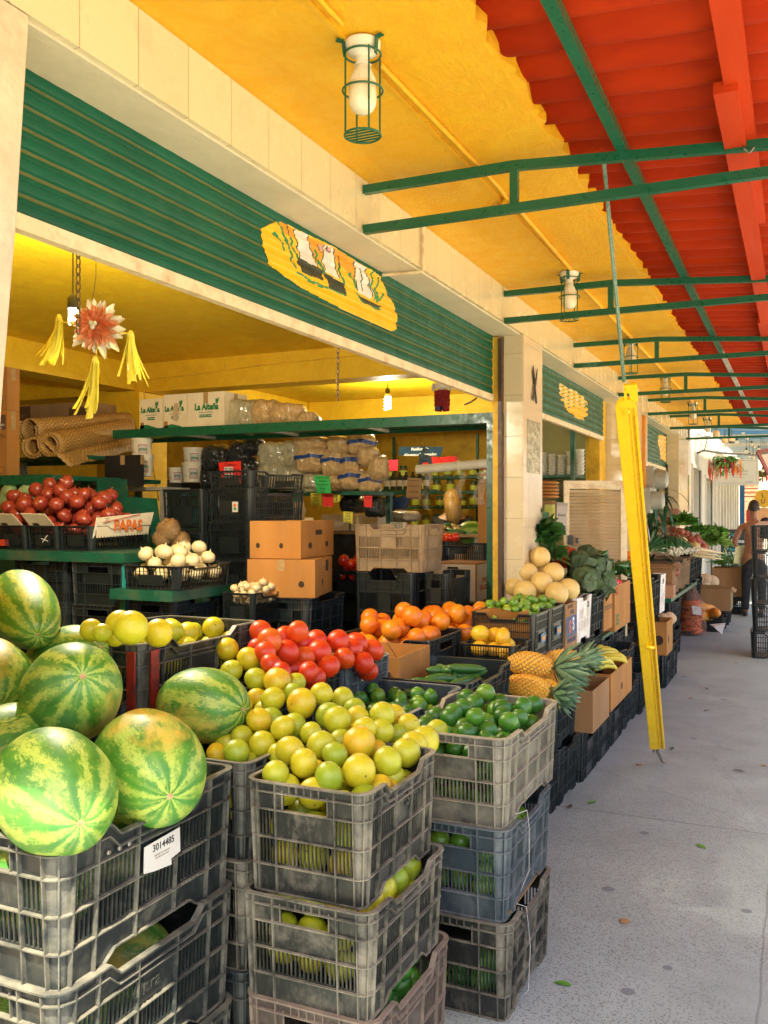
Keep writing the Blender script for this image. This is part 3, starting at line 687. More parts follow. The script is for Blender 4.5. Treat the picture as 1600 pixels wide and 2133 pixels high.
# ------------------------------------------------------------------ writing
FONT_CACHE = {}
def text(name, body, size, m_, parent, loc, rot=(R(90), 0, 0), align='CENTER', bold=0, sx=1, shear=0, ext=.0004):
    cu = bpy.data.curves.new(name, 'FONT'); cu.body = body; cu.size = size; cu.align_x = align; cu.align_y = 'CENTER'; cu.extrude = ext; cu.offset = bold; cu.shear = shear; cu.resolution_u = 3
    tmp = bpy.data.objects.new('tmp', cu); link(tmp); dg = bpy.context.evaluated_depsgraph_get(); dg.update()
    me = bpy.data.meshes.new_from_object(tmp.evaluated_get(dg)); bpy.data.objects.remove(tmp); bpy.data.curves.remove(cu)
    me.materials.clear(); me.materials.append(m_)
    o = bpy.data.objects.new(name, me); link(o); o.location = loc; o.rotation_euler = rot; o.scale = (sx, 1, 1)
    if parent: o.parent = parent
    return o
FY = (R(90), 0, 0); FX = (R(90), 0, R(90))       # lettering that faces the viewer's end of the street, and the street side
# ------------------------------------------------------------------ fruit
m_stem = mat('stem_button', (.30, .22, .07), .8, (.16, .12, .04), 6)
def lathe_mesh(name, prof, m_, n=20, wob=None, smooth=True, sx=1, sy=1, stem=0):
    q = MB(); q.lathe(prof, n, wob=wob, sx=sx, sy=sy)
    if stem: zt = prof[-1][1]; q.lathe([(stem, zt - .01), (stem, zt + .015), (stem * .6, zt + .028), (1e-6, zt + .02)], 9, mi=1, wob=lambda a, z: 1 + .15 * math.sin(5 * a))
    return q.mesh(name, [m_, m_stem] if stem else m_, smooth)
def sph(k=1.0, n=12, dim=.06, top=.0):
    pr = []
    for j in range(n + 1):
        a = math.pi * j / n - math.pi / 2; r_ = math.cos(a); z = math.sin(a) * k
        z -= dim * math.exp(-(r_ / .22) ** 2) * (1 if a > 0 else -.6); z += top * math.exp(-(r_ / .35) ** 2) * (1 if a > 0 else 0)
        pr.append((max(r_, 1e-6), z))
    return pr
M_citrus = fruit_mat('sour_citrus_peel', [(0, (.31, .42, .020)), (.35, (.46, .50, .020)), (.68, (.57, .53, .018)), (.92, (.66, .52, .016)), (1, (.68, .42, .014))], .36, coat=.12, bamt=.70)
M_pomelo = fruit_mat('grapefruit_peel', [(0, (.56, .022, .003)), (.5, (.62, .040, .005)), (.85, (.66, .075, .007)), (1, (.70, .13, .010))], .34, coat=.12, bamt=.70, blem=(.45, .06, .01), mott=.15)
M_orange = fruit_mat('orange_peel', [(0, (.76, .17, .006)), (.6, (.78, .22, .008)), (1, (.80, .30, .012))], .36, coat=.1, bamt=.72, mott=.15)
M_lime = fruit_mat('lime_peel', [(0, (.022, .13, .012)), (.5, (.045, .19, .018)), (.85, (.09, .27, .022)), (1, (.22, .36, .035))], .30, coat=.18, bamt=.74, mott=.2)
M_lime2 = fruit_mat('key_lime_peel', [(0, (.10, .26, .02)), (.5, (.20, .38, .03)), (1, (.42, .50, .05))], .25, coat=.3, bamt=.76, mott=.2)
M_honey = fruit_mat('honeydew_skin', [(0, (.74, .54, .18)), (1, (.70, .50, .17))], .42, pores=30, blem=(.55, .36, .12), bamt=.72, mott=.2, coat=.05)
M_ronion = fruit_mat('red_onion_skin', [(0, (.15, .018, .014)), (.6, (.25, .030, .016)), (1, (.34, .07, .022))], .24, pores=20, blem=(.48, .22, .08), bamt=.68, coat=.3, bump=.15)
M_wonion = fruit_mat('white_onion_skin', [(0, (.80, .68, .42)), (.7, (.76, .62, .36)), (1, (.70, .50, .22))], .3, pores=20, blem=(.60, .28, .06), bamt=.68, coat=.25, bump=.15)
M_tomato = fruit_mat('tomato_skin', [(0, (.70, .03, .012)), (1, (.78, .10, .015))], .15, coat=.6, bamt=.9, bump=.05, mott=.1)
M_tomor = fruit_mat('orange_tomato', [(0, (.74, .14, .02)), (1, (.78, .22, .02))], .2, coat=.5, bamt=.9, bump=.05, mott=.1)
M_cuke = fruit_mat('cucumber_skin', k=22, stops=[(0, (.022, .10, .022)), (1, (.05, .17, .03))], rough=.3, pores=20, blem=(.16, .28, .06), bamt=.66, coat=.3, bump=.6, bd=.004)
M_potato = fruit_mat('tan_root_skin', [(0, (.50, .34, .18)), (1, (.62, .46, .28))], .7, pores=20, blem=(.30, .18, .09), bamt=.66, coat=0)
M_beet = fruit_mat('dark_red_root', [(0, (.24, .05, .025)), (1, (.42, .12, .05))], .5, pores=20, bamt=.7, coat=.05)
M_papaya = fruit_mat('papaya_skin', k=15, stops=[(0, (.70, .26, .03)), (1, (.78, .40, .04))], rough=.4, pores=20, bamt=.7, coat=.1)
ME_CIT = lathe_mesh('citrus', sph(.94, 14, .05), M_citrus, 24, stem=.075); ME_POM = lathe_mesh('pomelo', sph(.90, 14, .06), M_pomelo, 24, stem=.07)
ME_ORA = lathe_mesh('orange', sph(.97, 12, .05), M_orange, 20, stem=.07); ME_LIM = lathe_mesh('lime', sph(1.08, 12, -.05, .12), M_lime, 18, stem=.09)
ME_LIM2 = lathe_mesh('keylime', sph(1.0, 8, -.03, .06), M_lime2, 12); ME_HON = lathe_mesh('honeydew', sph(1.04, 14, .03), M_honey, 24, stem=.05)
def onion_mat(name, c1, c2, c3):
    m, t, b = NT(name); n = N(t); v = n.coord(); w = n.math('MULTIPLY', n.rand(), 31.)
    st = n.noise(n.map(v, (1, 1, .18)), 9, 5, .7, w=w); c = n.mix(n.rng(st, .35, .68), c1, c2); c = n.mix(n.rng(n.noise(n.map(v, (1, 1, .5)), 2.2, 7, .75, w=w), .58, .66), c, c3)
    t.links.new(c, b.inputs['Base Color']); b.inputs['Roughness'].default_value = .28; b.inputs['Coat Weight'].default_value = .2; b.inputs['Coat Roughness'].default_value = .2
    t.links.new(n.bump(st, .35, .004), b.inputs['Normal']); return m
M_ronion = onion_mat('red_onion_skin', (.18, .020, .016), (.38, .050, .022), (.50, .20, .07)); M_wonion = onion_mat('white_onion_skin', (.78, .66, .38), (.66, .52, .26), (.60, .30, .08))
def onion(n=10):
    pr = sph(.84, n, .02); pr[-1] = (.05, pr[-2][1] + .34); pr[-2] = (.07, pr[-3][1] + .20); pr.append((1e-6, pr[-1][1] + .04)); return pr
ME_RON = lathe_mesh('red_onion', onion(), M_ronion, 16, wob=lambda a, z: 1 + .03 * math.sin(5 * a) + .03 * math.sin(2 * a + 1)); ME_WON = lathe_mesh('white_onion', onion(), M_wonion, 16)
ME_TOM = lathe_mesh('tomato', sph(.82, 8, .12), M_tomato, 14); ME_TOO = lathe_mesh('orange_tomato', sph(.82, 8, .12), M_tomor, 12)
ME_POT = lathe_mesh('root', sph(1.0, 8, .0), M_potato, 12, wob=lambda a, z: 1 + .07 * math.sin(2 * a + z * 3) + .05 * math.sin(3 * a - z * 4))
ME_BEET = lathe_mesh('beet', sph(.95, 7, .05), M_beet, 10)
def rand_rot(rn, up=.0): return (rn.uniform(0, 6.28), rn.uniform(0, 6.28), rn.uniform(0, 6.28)) if not up else (rn.gauss(0, up), rn.gauss(0, up), rn.uniform(0, 6.28))
def jit(rn, r_): return (r_ * rn.uniform(.95, 1.05), r_ * rn.uniform(.95, 1.05), r_ * rn.uniform(.93, 1.05))
SOL = []      # (pos, r) of already placed fruit of the current pile
def drop(me, name, n, x0, x1, y0, y1, zf, rr, label, cat, group, seed=1, mound=0., squash=1., up=0., tries=26, jr=.06, solid=None, ztop=99):
    rn = random.Random(seed); S = list(solid or []); out = []
    for i in range(n):
        best = None; r_ = rr * (1 + rn.uniform(-jr, jr))
        for k in range(tries):
            x = rn.uniform(x0 + r_, x1 - r_); y = rn.uniform(y0 + r_, y1 - r_); z = zf(x, y) + r_ if callable(zf) else zf + r_
            for (p, q) in S:
                d2 = (p[0] - x) ** 2 + (p[1] - y) ** 2; s2 = ((r_ + q) * .97) ** 2
                if d2 < s2: z = max(z, p[2] + math.sqrt(s2 - d2) * squash)
            if mound: z_eff = z + mound * ((2 * (x - (x0 + x1) / 2) / (x1 - x0)) ** 2 + (2 * (y - (y0 + y1) / 2) / (y1 - y0)) ** 2)
            else: z_eff = z
            if best is None or z_eff < best[0]: best = (z_eff, x, y, z)
        _, x, y, z = best
        if z > ztop: continue
        S.append(((x, y, z), r_)); o = put(me, name, (x, y, z), rand_rot(rn, up), jit(rn, r_)); tag(o, label, cat, group); out.append(o)
    return out, S
# ------------------------------------------------------------------ foreground stacks
ZR = .89
T = TIER = None
cr = crate
W1 = cr(ME_DEEP, -1.875, -1.43, 1.47, 2.125, .565, .895, P_dusty, 'dusty grey crate holding the biggest watermelons, with a white numbered sticker')
W2 = cr(ME_DEEP, -1.880, -1.435, 1.475, 2.13, .25, .57, P_dusty, 'scuffed grey crate directly under the stickered watermelon crate, seen at the bottom left corner')
W3 = cr(ME_DEEP, -1.875, -1.43, 1.47, 2.125, 0.0, .255, P_dusty, 'floor-level crate of the nearest watermelon stack')
A1 = cr(ME_DEEP, -1.33, -.985, 2.045, 2.525, .60, .895, P_mud, 'worn grey-brown crate heaped with yellow-green citrus, nearest on top of its stack')
A2 = cr(ME_DEEP, -1.335, -.965, 2.03, 2.54, .325, .605, P_mud, 'brownish crate just under the heaped citrus crate, citrus showing through its slots')
A3 = cr(ME_DEEP, -1.33, -.96, 2.04, 2.57, 0.0, .33, P_pink, 'pinkish worn crate lowest in the middle stack')
B1_ = cr(ME_DEEP, -1.80, -1.40, 2.145, 2.64, .62, .90, P_dusty, 'dark grey crate of citrus squeezed behind the nearest citrus heap, watermelon resting on it')
B2_ = cr(ME_DEEP, -1.80, -1.395, 2.145, 2.65, .31, .625, P_mud, 'brown-stained crate in the narrow stack between watermelons and citrus, second from top')
B3_ = cr(ME_DEEP, -1.80, -1.40, 2.145, 2.64, 0, .315, P_dark, 'dark crate at the floor of the narrow stack between watermelons and citrus')
C1 = cr(ME_DEEP, -1.235, -.84, 2.76, 3.42, .595, .885, P_pale, 'pale worn crate of big green limes beside the walkway, top of its stack')
C2 = cr(ME_DEEP, -1.215, -.835, 2.75, 3.30, .305, .60, P_blue, 'blue-grey tied crate in the middle of the lime stack beside the walkway')
C3 = cr(ME_DEEP, -1.21, -.825, 2.74, 3.26, 0.0, .31, P_mud, 'dark dusty crate on the floor at the bottom of the walkway lime stack')
D1 = cr(ME_DEEP, -1.66, -1.255, 2.93, 3.50, .60, .89, P_blue, 'dark blue-grey crate of limes behind the heaped citrus, half full')
D2 = cr(ME_DEEPC, -1.66, -1.26, 2.93, 3.50, .30, .60, P_dark, 'dark crate under the half-full lime crate')
E1 = cr(ME_DEEP, -1.66, -1.25, 3.56, 4.19, .60, .89, P_dark, 'dark crate of cucumbers behind the limes')
E2 = cr(ME_DEEPC, -1.66, -1.25, 3.57, 4.18, .30, .60, P_dark, 'dark crate under the cucumber crate')
L1 = cr(ME_DEEP, -2.37, -1.93, 2.33, 3.03, .87, 1.175, P_dusty, 'tall grey crate of yellow lemons with red marks, behind the watermelons')
L2 = cr(ME_DEEPC, -2.37, -1.93, 2.33, 3.03, .58, .87, P_dark, 'dark crate under the lemon crate with red marks')
L3 = cr(ME_DEEPC, -2.37, -1.93, 2.33, 3.03, 0, .58, P_dark, 'dark crate at the floor below the lemon crate')
G1 = cr(ME_DEEP, -2.05, -1.63, 2.70, 3.17, .70, .985, P_dark, 'dark crate of red grapefruit, nearer one of the two')
G2 = cr(ME_DEEP, -2.05, -1.62, 3.19, 3.61, .695, .985, P_blue, 'second grapefruit crate, blue-grey, beside the open carton')
G3 = cr(ME_DEEPC, -2.05, -1.69, 2.70, 3.61, 0, .70, P_darker, 'black crate block under the two grapefruit crates')
W4 = cr(ME_DEEPC, -2.40, -1.93, 1.60, 2.28, .70, 1.0, P_dark, 'dark crate under the rear watermelons at the left edge')
W5 = cr(ME_DEEPC, -2.40, -1.93, 1.60, 2.28, .0, .70, P_dark, 'floor crate below the rear watermelons at the left edge')
O1 = cr(ME_DEEP, -2.18, -1.66, 4.16, 4.66, .68, .965, P_dark, 'dark crate heaped with bright oranges, nearer one')
O2 = cr(ME_DEEP, -2.18, -1.64, 4.70, 5.34, .68, .965, P_blue, 'grey crate at the far end of the orange heap')
O3 = cr(ME_DEEPC, -2.18, -1.67, 4.16, 4.66, .34, .68, P_darker, 'black crate directly under the nearer orange crate')
O4 = cr(ME_DEEPC, -2.18, -1.67, 4.16, 4.66, 0, .34, P_darker, 'floor-level black crate of the nearer orange stack')
O5 = cr(ME_DEEPC, -2.18, -1.67, 4.70, 5.22, .34, .68, P_darker, 'black crate directly under the far orange crate')
O6 = cr(ME_DEEPC, -2.18, -1.67, 4.70, 5.22, 0, .34, P_darker, 'floor-level black crate of the far orange stack')
def sub(o, name, mb, m_, world=True, smooth=None):          # a part given in world space, parented to a scaled crate
    c_ = mb.build(name, m_, smooth=smooth); c_.parent = o
    M_ = Matrix.LocRotScale(o.location, o.rotation_euler, o.scale); c_.matrix_parent_inverse = M_.inverted(); return c_
def tsub(o, *a, **k):
    c_ = text(*a, **k); c_.parent = o; M_ = Matrix.LocRotScale(o.location, o.rotation_euler, o.scale); c_.matrix_parent_inverse = M_.inverted(); return c_
# sticker on the watermelon crate
def stick(o, pts, name, m_, th=(.0012, 0, 0)): q = MB(); q.poly(pts, th); return sub(o, name, q, m_)
a = PX(300, 1765, -1.418); b_ = PX(374, 1722, -1.418); c_ = PX(375, 1772, -1.418); d_ = PX(356, 1788, -1.418); e_ = PX(357, 1800, -1.418); f_ = PX(319, 1815, -1.418); g_ = PX(299, 1820, -1.418)
stick(W1, [a, g_, f_, e_, d_, c_, b_], 'sticker', m_paper)
mid = PX(341, 1757, -1.4165); tsub(W1, 'sticker_number', '3014485', .024, m_ink, None, mid, FX, bold=.0003)
mid = PX(338, 1777, -1.4165); tsub(W1, 'sticker_print', 'Estación de empaque\nidentificación única', .007, m_greyink, None, mid, FX)
q = MB(); 
for px, py in ((226, 1775), (249, 1766), (269, 1757), (347, 1702), (364, 1701)):
    p = PX(px, py, -1.425); q.T = Matrix.Translation(p) @ Matrix.Rotation(R(90), 4, 'Y'); q.lathe([(.006, -.002), (.006, .002), (.004, .004), (0, .004)], 10)
q.T = Matrix.Identity(4); sub(W1, 'rivet', q, m_steel)
q = MB(); q.add([(-1.47, 2.048, .86), (-1.44, 2.047, .86), (-1.44, 2.047, .78), (-1.47, 2.048, .78)], [(0, 1, 2, 3)])
# embossed marks
tsub(A1, 'embossed_mark', 'Syma', .052, P_mud, None, PX(861, 1655, -.983), (R(90), 0, R(90)), ext=.0018, shear=.2)
tsub(W2, 'embossed_mark', 'Ultra', .05, P_dusty, None, (-1.434, 1.76, .455), (R(90), 0, R(90)), ext=.0010, shear=.2)
q = MB(); q.box(-1.968, 2.318, .89, -1.938, 2.326, 1.15); q.box(-1.917, 2.37, .90, -1.9105, 2.41, 1.15); sub(L1, 'red_paint_stripe', q, mat('red_crate_paint', (.35, .02, .012), .5, (.10, .02, .015), 30))
# tie string round the walkway stack
sm = mat('white_string', (.55, .53, .48), .8)
q = MB(); q.tube([(-.826, 2.96, .605), (-.820, 2.965, .54), (-.822, 2.97, .40), (-.85, 2.955, .325), (-.90, 2.93, .318)], .0013, 6); q.tube([(-.86, 2.90, .315), (-.817, 2.92, .30), (-.812, 2.95, .16), (-.813, 2.93, .02), (-.83, 2.92, .004)], .0013, 6); q.tube([(-.826, 2.96, .605), (-.84, 2.9, .61), (-.90, 2.85, .608)], .0013, 6)
o = q.build('string', sm, smooth=60); tag(o, 'loose white string tied round the blue-grey crate beside the walkway', 'string')
q = MB(); q.box(-1.18, 2.80, .3095, -.845, 3.22, .3135); o = q.build('cardboard_liner', m_card); tag(o, 'brown cardboard sheet sticking out between the two lower walkway crates', 'cardboard')
# ------------------------------------------------------------------ watermelons
wm = MB(); a_ = .17; 
pr = []
for j in range(33):
    t_ = math.pi * j / 32; c0 = -math.cos(t_); r_ = math.sin(t_) ** .92; x = c0 * .17
    dimp = .006 * math.exp(-(r_ / .12) ** 2); pr.append((max(1e-6, r_ * .13), x - math.copysign(dimp, x)))
wm.T = Matrix.Rotation(R(90), 4, 'Y'); wm.lathe(pr, 48, wob=lambda a, z: 1 + .006 * math.sin(5 * a + 1) + .004 * math.sin(9 * a))
ME_WM = wm.mesh('watermelon', m_rind, True)
sq = MB(); sq.T = Matrix.Rotation(R(90), 4, 'Y'); sq.lathe([(.0001, .1625), (.010, .1632), (.012, .1645), (.007, .1655), (.0001, .1648)], 12, wob=lambda a, z: 1 + .15 * math.sin(3 * a)); ME_SC = sq.mesh('scar', m_scar, True)
def watermelon(px, py, d, polepx, polepy, label, size=.265, roll=0., hidden=False, length=.385):
    c = PD(px, py, d); a = length / 2; su = (polepx - px) / F * d / a; sv = -(polepy - py) / F * d / a; l2 = su * su + sv * sv
    if l2 > .98: k = math.sqrt(.98 / l2); su *= k; sv *= k; l2 = .98
    rt = Vector((CY, SY, 0)); fw = Vector((-SY, CY, 0)); ax = rt * su + Vector((0, 0, 1)) * sv - fw * math.sqrt(1 - l2)
    if hidden: ax = rt * su + Vector((0, 0, 1)) * sv + fw * math.sqrt(1 - l2)
    rot = ax.to_track_quat('X', 'Z') @ Euler((roll, 0, 0)).to_quaternion()
    o = put(ME_WM, 'watermelon', c, (0, 0, 0), (length / .34, size / .26, size / .26)); o.rotation_mode = 'QUATERNION'; o.rotation_quaternion = rot
    tag(o, label, 'watermelon', 'watermelons piled at the front left')
    s_ = put(ME_SC, 'stem_scar', (0, 0, 0), parent=o); return o
watermelon(112, 1645, 2.06, 216, 1668, 'shiny watermelon lowest at the left, bright sun spot on its side', .262, .4)
watermelon(309, 1597, 2.32, 387, 1618, 'watermelon with yellowish top and fine stripes meeting at a dot, beside the crate rim', .278, 3.0)
watermelon(148, 1445, 2.50, 212, 1386, 'upright watermelon with yellow ground spot, in the centre of the pile', .268, .7)
watermelon(423, 1469, 2.88, 516, 1467, 'dark-striped watermelon with tan scars, resting against the citrus', .238, 5.2, length=.32)
watermelon(50, 1266, 2.95, 128, 1306, 'watermelon at the very top left of the pile', .208, 1.2, length=.48)
watermelon(-30, 1425, 2.65, 45, 1450, 'watermelon cut off by the left edge of the photo', .27, 3.3, length=.36)
watermelon(138, 1375, 2.92, 222, 1340, 'dark shaded watermelon wedged behind the upright one', .215, .1, length=.30)
watermelon(20, 1560, 2.42, -60, 1560, 'watermelon mostly hidden between the lowest and the upright one', .24, .3)
for i, (x, y, z) in enumerate(((-1.66, 1.63, .72), (-1.66, 1.90, .725), (-1.64, 1.62, .41), (-1.66, 1.90, .41))):
    o = put(ME_WM, 'watermelon', (x, y, z), (i * 1.3, 0, .15 * i), (.95, .93, .93)); tag(o, 'watermelon inside the top stickered crate, seen through its slots' if i < 2 else 'dark watermelon inside the second crate, seen in the gap below the top one', 'watermelon', 'watermelons inside the nearest crates'); put(ME_SC, 'stem_scar', (0, 0, 0), parent=o)
# ------------------------------------------------------------------ the citrus heap
ZO = (440, 1280, .3125)
def hand(me, name, lst, rr, dmin, dmax, label, cat, group, seed, org=ZO, dfn=None):
    rn = random.Random(seed); S = []
    for it in lst:
        px, py, rp = org[0] + it[0] * org[2], org[1] + it[1] * org[2], max(it[2], 76) * org[2]
        d = max(dmin, min(dmax, F * rr / rp)) if dfn is None else dfn(px, py)
        if it[2] < 60: d += .11
        elif it[2] < 72: d += .05
        r_ = rp * d / F; S.append([PD(px, py, d), r_, px, py])
    for _ in range(25):                                  # ease overlapping fruit apart front to back
        for i in range(len(S)):
            for j in range(i):
                a, b_ = S[i], S[j]; v = a[0] - b_[0]; L_ = v.length; m_ = (a[1] + b_[1]) * .97
                if L_ < m_:
                    da = -a[0].x * SY + a[0].y * CY; db = -b_[0].x * SY + b_[0].y * CY; far, near = (a, b_) if da > db else (b_, a)
                    df = max(da, db); k = (m_ - L_) * .35; nd = df + k; far[0] = PD(far[2], far[3], nd); far[1] *= nd / df
                    dn = min(da, db); near[0] = PD(near[2], near[3], dn - k * .3); near[1] *= (dn - k * .3) / dn
    out = []
    for p, r_, _, _ in S:
        o = put(me, name, p, rand_rot(rn), jit(rn, r_)); tag(o, label, cat, group); out.append((tuple(p), r_))
    return out
cit = [(107, 231, 83), (248, 295, 83), (355, 318, 62), (10, 310, 50), (135, 375, 72), (300, 430, 80), (440, 440, 93), (560, 458, 62), (305, 560, 58), (412, 563, 84), (545, 530, 66), (602, 593, 105), (735, 528, 76), (878, 560, 71),
       (318, 702, 86), (478, 755, 86), (550, 740, 88), (785, 672, 96), (843, 705, 97), (980, 682, 64), (955, 630, 42), (1140, 667, 90), (1225, 672, 46), (1022, 762, 82), (1135, 780, 84), (665, 790, 72), (730, 870, 95), (825, 930, 90),
       (988, 853, 115), (1240, 805, 56), (1318, 735, 66), (1348, 868, 92), (1298, 918, 104), (1425, 840, 100), (1505, 770, 46), (205, 812, 66), (340, 866, 93), (168, 920, 92), (246, 992, 42), (40, 930, 66), (525, 906, 100), (618, 990, 97),
       (430, 1062, 92), (785, 1082, 105), (985, 1043, 119), (1175, 980, 106), (1100, 905, 55), (450, 930, 60), (700, 1040, 60)]
def cd(px, py): return 2.36 + (1640 - py) / 300 * .95 + max(0, (560 - px)) * .0006 - max(0, px - 760) * -.0012
S1 = hand(ME_CIT, 'citrus_fruit', cit, .045, 2.25, 3.2, 'round yellow-green citrus fruit in the big heap beside the watermelons', 'citrus fruit', 'heap of yellow-green citrus', 4, dfn=cd)
rn = random.Random(9); fill = []
for k in range(4000):                                     # fruit lower in the heap, seen between the others
    if len(fill) > 110: break
    x = rn.uniform(-1.73, -1.05); y = rn.uniform(2.20, 2.56); r_ = .043
    if -1.46 < x < -1.275: continue
    z = rn.uniform(.70, 1.02)
    p = Vector((x, y, z)); near = [q for q in S1 if math.hypot(q[0][0] - x, q[0][1] - y) < .10]
    if not near or z > min(q[0][2] for q in near) - .008: continue
    if any((Vector(q[0]) - p).length < (r_ + q[1]) * .86 for q in S1 + fill): continue
    fill.append(((x, y, z), r_)); o = put(ME_CIT, 'citrus_fruit', p, rand_rot(rn), jit(rn, r_)); tag(o, 'citrus fruit lower in the heap, half covered by others beside the watermelons', 'citrus fruit', 'heap of yellow-green citrus')
def inside(me, name, x0, x1, y0, y1, z, rr, label, cat, group, seed, rows=1, faces='yx'):     # fruit just behind the slotted walls
    rn = random.Random(seed)
    for k in range(rows):
        zz = z + rr + k * rr * 1.8; x = x0 + rr
        if 'y' in faces:
            while x < x1 - rr: o = put(me, name, (x, y0 + rr + .030, zz + rn.uniform(-.01, .02)), rand_rot(rn), (rr,) * 3); tag(o, label, cat, group); x += rr * 2.05
        y = y0 + rr * 3.1
        while y < y1 - rr: o = put(me, name, (x1 - rr - .030, y, zz + rn.uniform(-.01, .02)), rand_rot(rn), (rr,) * 3); tag(o, label, cat, group); y += rr * 2.05
inside(ME_CIT, 'citrus_fruit', -1.31, -.985, 2.06, 2.50, .635, .043, 'citrus fruit seen through the slots of the heaped top crate', 'citrus fruit', 'citrus behind crate slots', 1, 3)
inside(ME_CIT, 'citrus_fruit', -1.31, -.970, 2.05, 2.52, .36, .043, 'citrus fruit seen through the slots of the crate under the heaped one', 'citrus fruit', 'citrus behind crate slots', 2, 3)
inside(ME_LIM, 'lime', -1.31, -.97, 2.06, 2.52, .20, .034, 'lime showing in the gap above the pinkish lowest crate', 'lime', 'limes in the lowest middle crate', 3, 2, 'x')
inside(ME_LIM, 'lime', -1.20, -.855, 2.78, 3.40, .63, .033, 'lime seen through the slots of the pale walkway crate', 'lime', 'limes behind crate slots', 4, 3)
inside(ME_LIM2, 'lime', -1.20, -.85, 2.77, 3.28, .335, .036, 'yellow-green lime seen through the slots of the blue-grey crate', 'lime', 'limes behind crate slots', 5, 3)
inside(ME_LIM, 'lime', -1.20, -.85, 2.76, 3.24, .03, .036, 'lime seen through the slots of the floor-level walkway crate', 'lime', 'limes behind crate slots', 6, 2)
drop(ME_LIM, 'lime', 84, -1.215, -.865, 2.79, 3.39, .745, .033, 'big shiny green lime on top of the pale walkway crate', 'lime', 'limes in the pale walkway crate', 12, mound=.01)
drop(ME_LIM, 'lime', 56, -1.64, -1.28, 2.96, 3.44, 0.785, .029, 'dark green lime in the half-full crate behind the citrus heap', 'lime', 'limes in the half-full crate', 13, mound=-.02)
# lemons
M_lem = fruit_mat('lemon_peel', [(0, (.46, .50, .02)), (.5, (.60, .56, .018)), (1, (.70, .56, .014))], .36, coat=.12)
ME_LEM = lathe_mesh('lemon', sph(.97, 14, .04), M_lem, 24, stem=.07)
drop(ME_LEM, 'lemon', 36, -2.35, -1.955, 2.36, 3.00, 1.03, .042, 'yellow lemon in the tall grey crate behind the watermelons', 'lemon', 'lemons in the red-marked crate', 21, mound=.03)
for (px, py, rp, d, lb) in ((273, 1307, 36, 2.60, 'largest yellow citrus at the near corner of the lemon crate'), (250, 1300, 30, 2.72, 'yellow citrus half hidden behind the largest one at the lemon crate corner'), (330, 1318, 30, 2.75, 'yellow citrus right of the largest one on the lemon crate rim')):
    o = put(ME_LEM, 'lemon', PD(px, py, d), (1, 2, 3), (rp * d / F,) * 3); tag(o, lb, 'lemon')
for (px, py, rp, d) in ((190, 1312, 24, 2.75), (213, 1318, 20, 2.65), (240, 1325, 22, 2.72)):
    o = put(ME_LEM, 'lemon', PD(px, py, d), (1, px, 3), (rp * d / F,) * 3); tag(o, 'yellow lemon peeking out behind the watermelons left of the lemon crate', 'lemon', 'lemons behind the watermelons')
# grapefruit
gp = [(390, 172, 88), (312, 230, 46), (330, 110, 34), (490, 150, 34), (578, 112, 75), (500, 255, 90), (605, 195, 66), (620, 285, 62), (700, 170, 60), (720, 250, 89), (845, 178, 82), (940, 232, 60), (972, 185, 72), (1080, 238, 71), (885, 292, 77),
      (1015, 325, 62), (785, 345, 79), (465, 385, 76), (545, 372, 42), (645, 385, 78), (685, 425, 88), (1040, 372, 50), (360, 250, 70), (400, 330, 60), (760, 330, 50)]
def gd(px, py): return 3.00 + (1420 - py) / 300 * .7 + max(0, px - 560) * .0024
Sg = hand(ME_POM, 'grapefruit', gp, .05, 3.0, 3.9, 'glossy red-orange grapefruit in the heap behind the yellow-green citrus', 'grapefruit', 'heap of red grapefruit', 6, dfn=gd)
inside(ME_POM, 'grapefruit', -2.03, -1.64, 2.72, 3.15, .74, .05, 'grapefruit low in the nearer dark grapefruit crate', 'grapefruit', 'heap of red grapefruit', 7, 2)
inside(ME_POM, 'grapefruit', -2.03, -1.63, 3.21, 3.60, .74, .05, 'grapefruit low in the blue-grey grapefruit crate', 'grapefruit', 'heap of red grapefruit', 8, 2)
# oranges
_, So = drop(ME_ORA, 'orange', 27, -2.15, -1.68, 4.18, 4.68, .865, .052, 'bright orange in the nearer part of the orange heap', 'orange', 'heap of oranges', 31, mound=.07)
drop(ME_ORA, 'orange', 33, -2.10, -1.62, 4.68, 5.38, .865, .052, 'bright orange in the far part of the orange heap', 'orange', 'heap of oranges', 32, mound=.05, solid=So)
# cucumbers
cu = MB(); pts = [(-.095 + .19 * j / 8, .012 * math.sin(math.pi * j / 8), 0) for j in range(9)]; cu.tube(pts, [.006, .017, .021, .0225, .023, .0225, .021, .016, .005], 10); ME_CU = cu.mesh('cucumber', M_cuke, True)
rn = random.Random(5)
for i in range(30):
    x = rn.uniform(-1.54, -1.37); y = rn.uniform(3.68, 4.07); z = .775 + .034 * (i // 9) + rn.uniform(0, .008)
    o = put(ME_CU, 'cucumber', (x, y, z), (rn.uniform(0, 6), rn.uniform(-.15, .15), rn.uniform(-.7, 1.0) + (0 if i % 3 else 1.57)), (1, 1, 1)); tag(o, 'bumpy dark green cucumber lying in the dark crate behind the limes', 'cucumber', 'cucumbers in the dark crate')
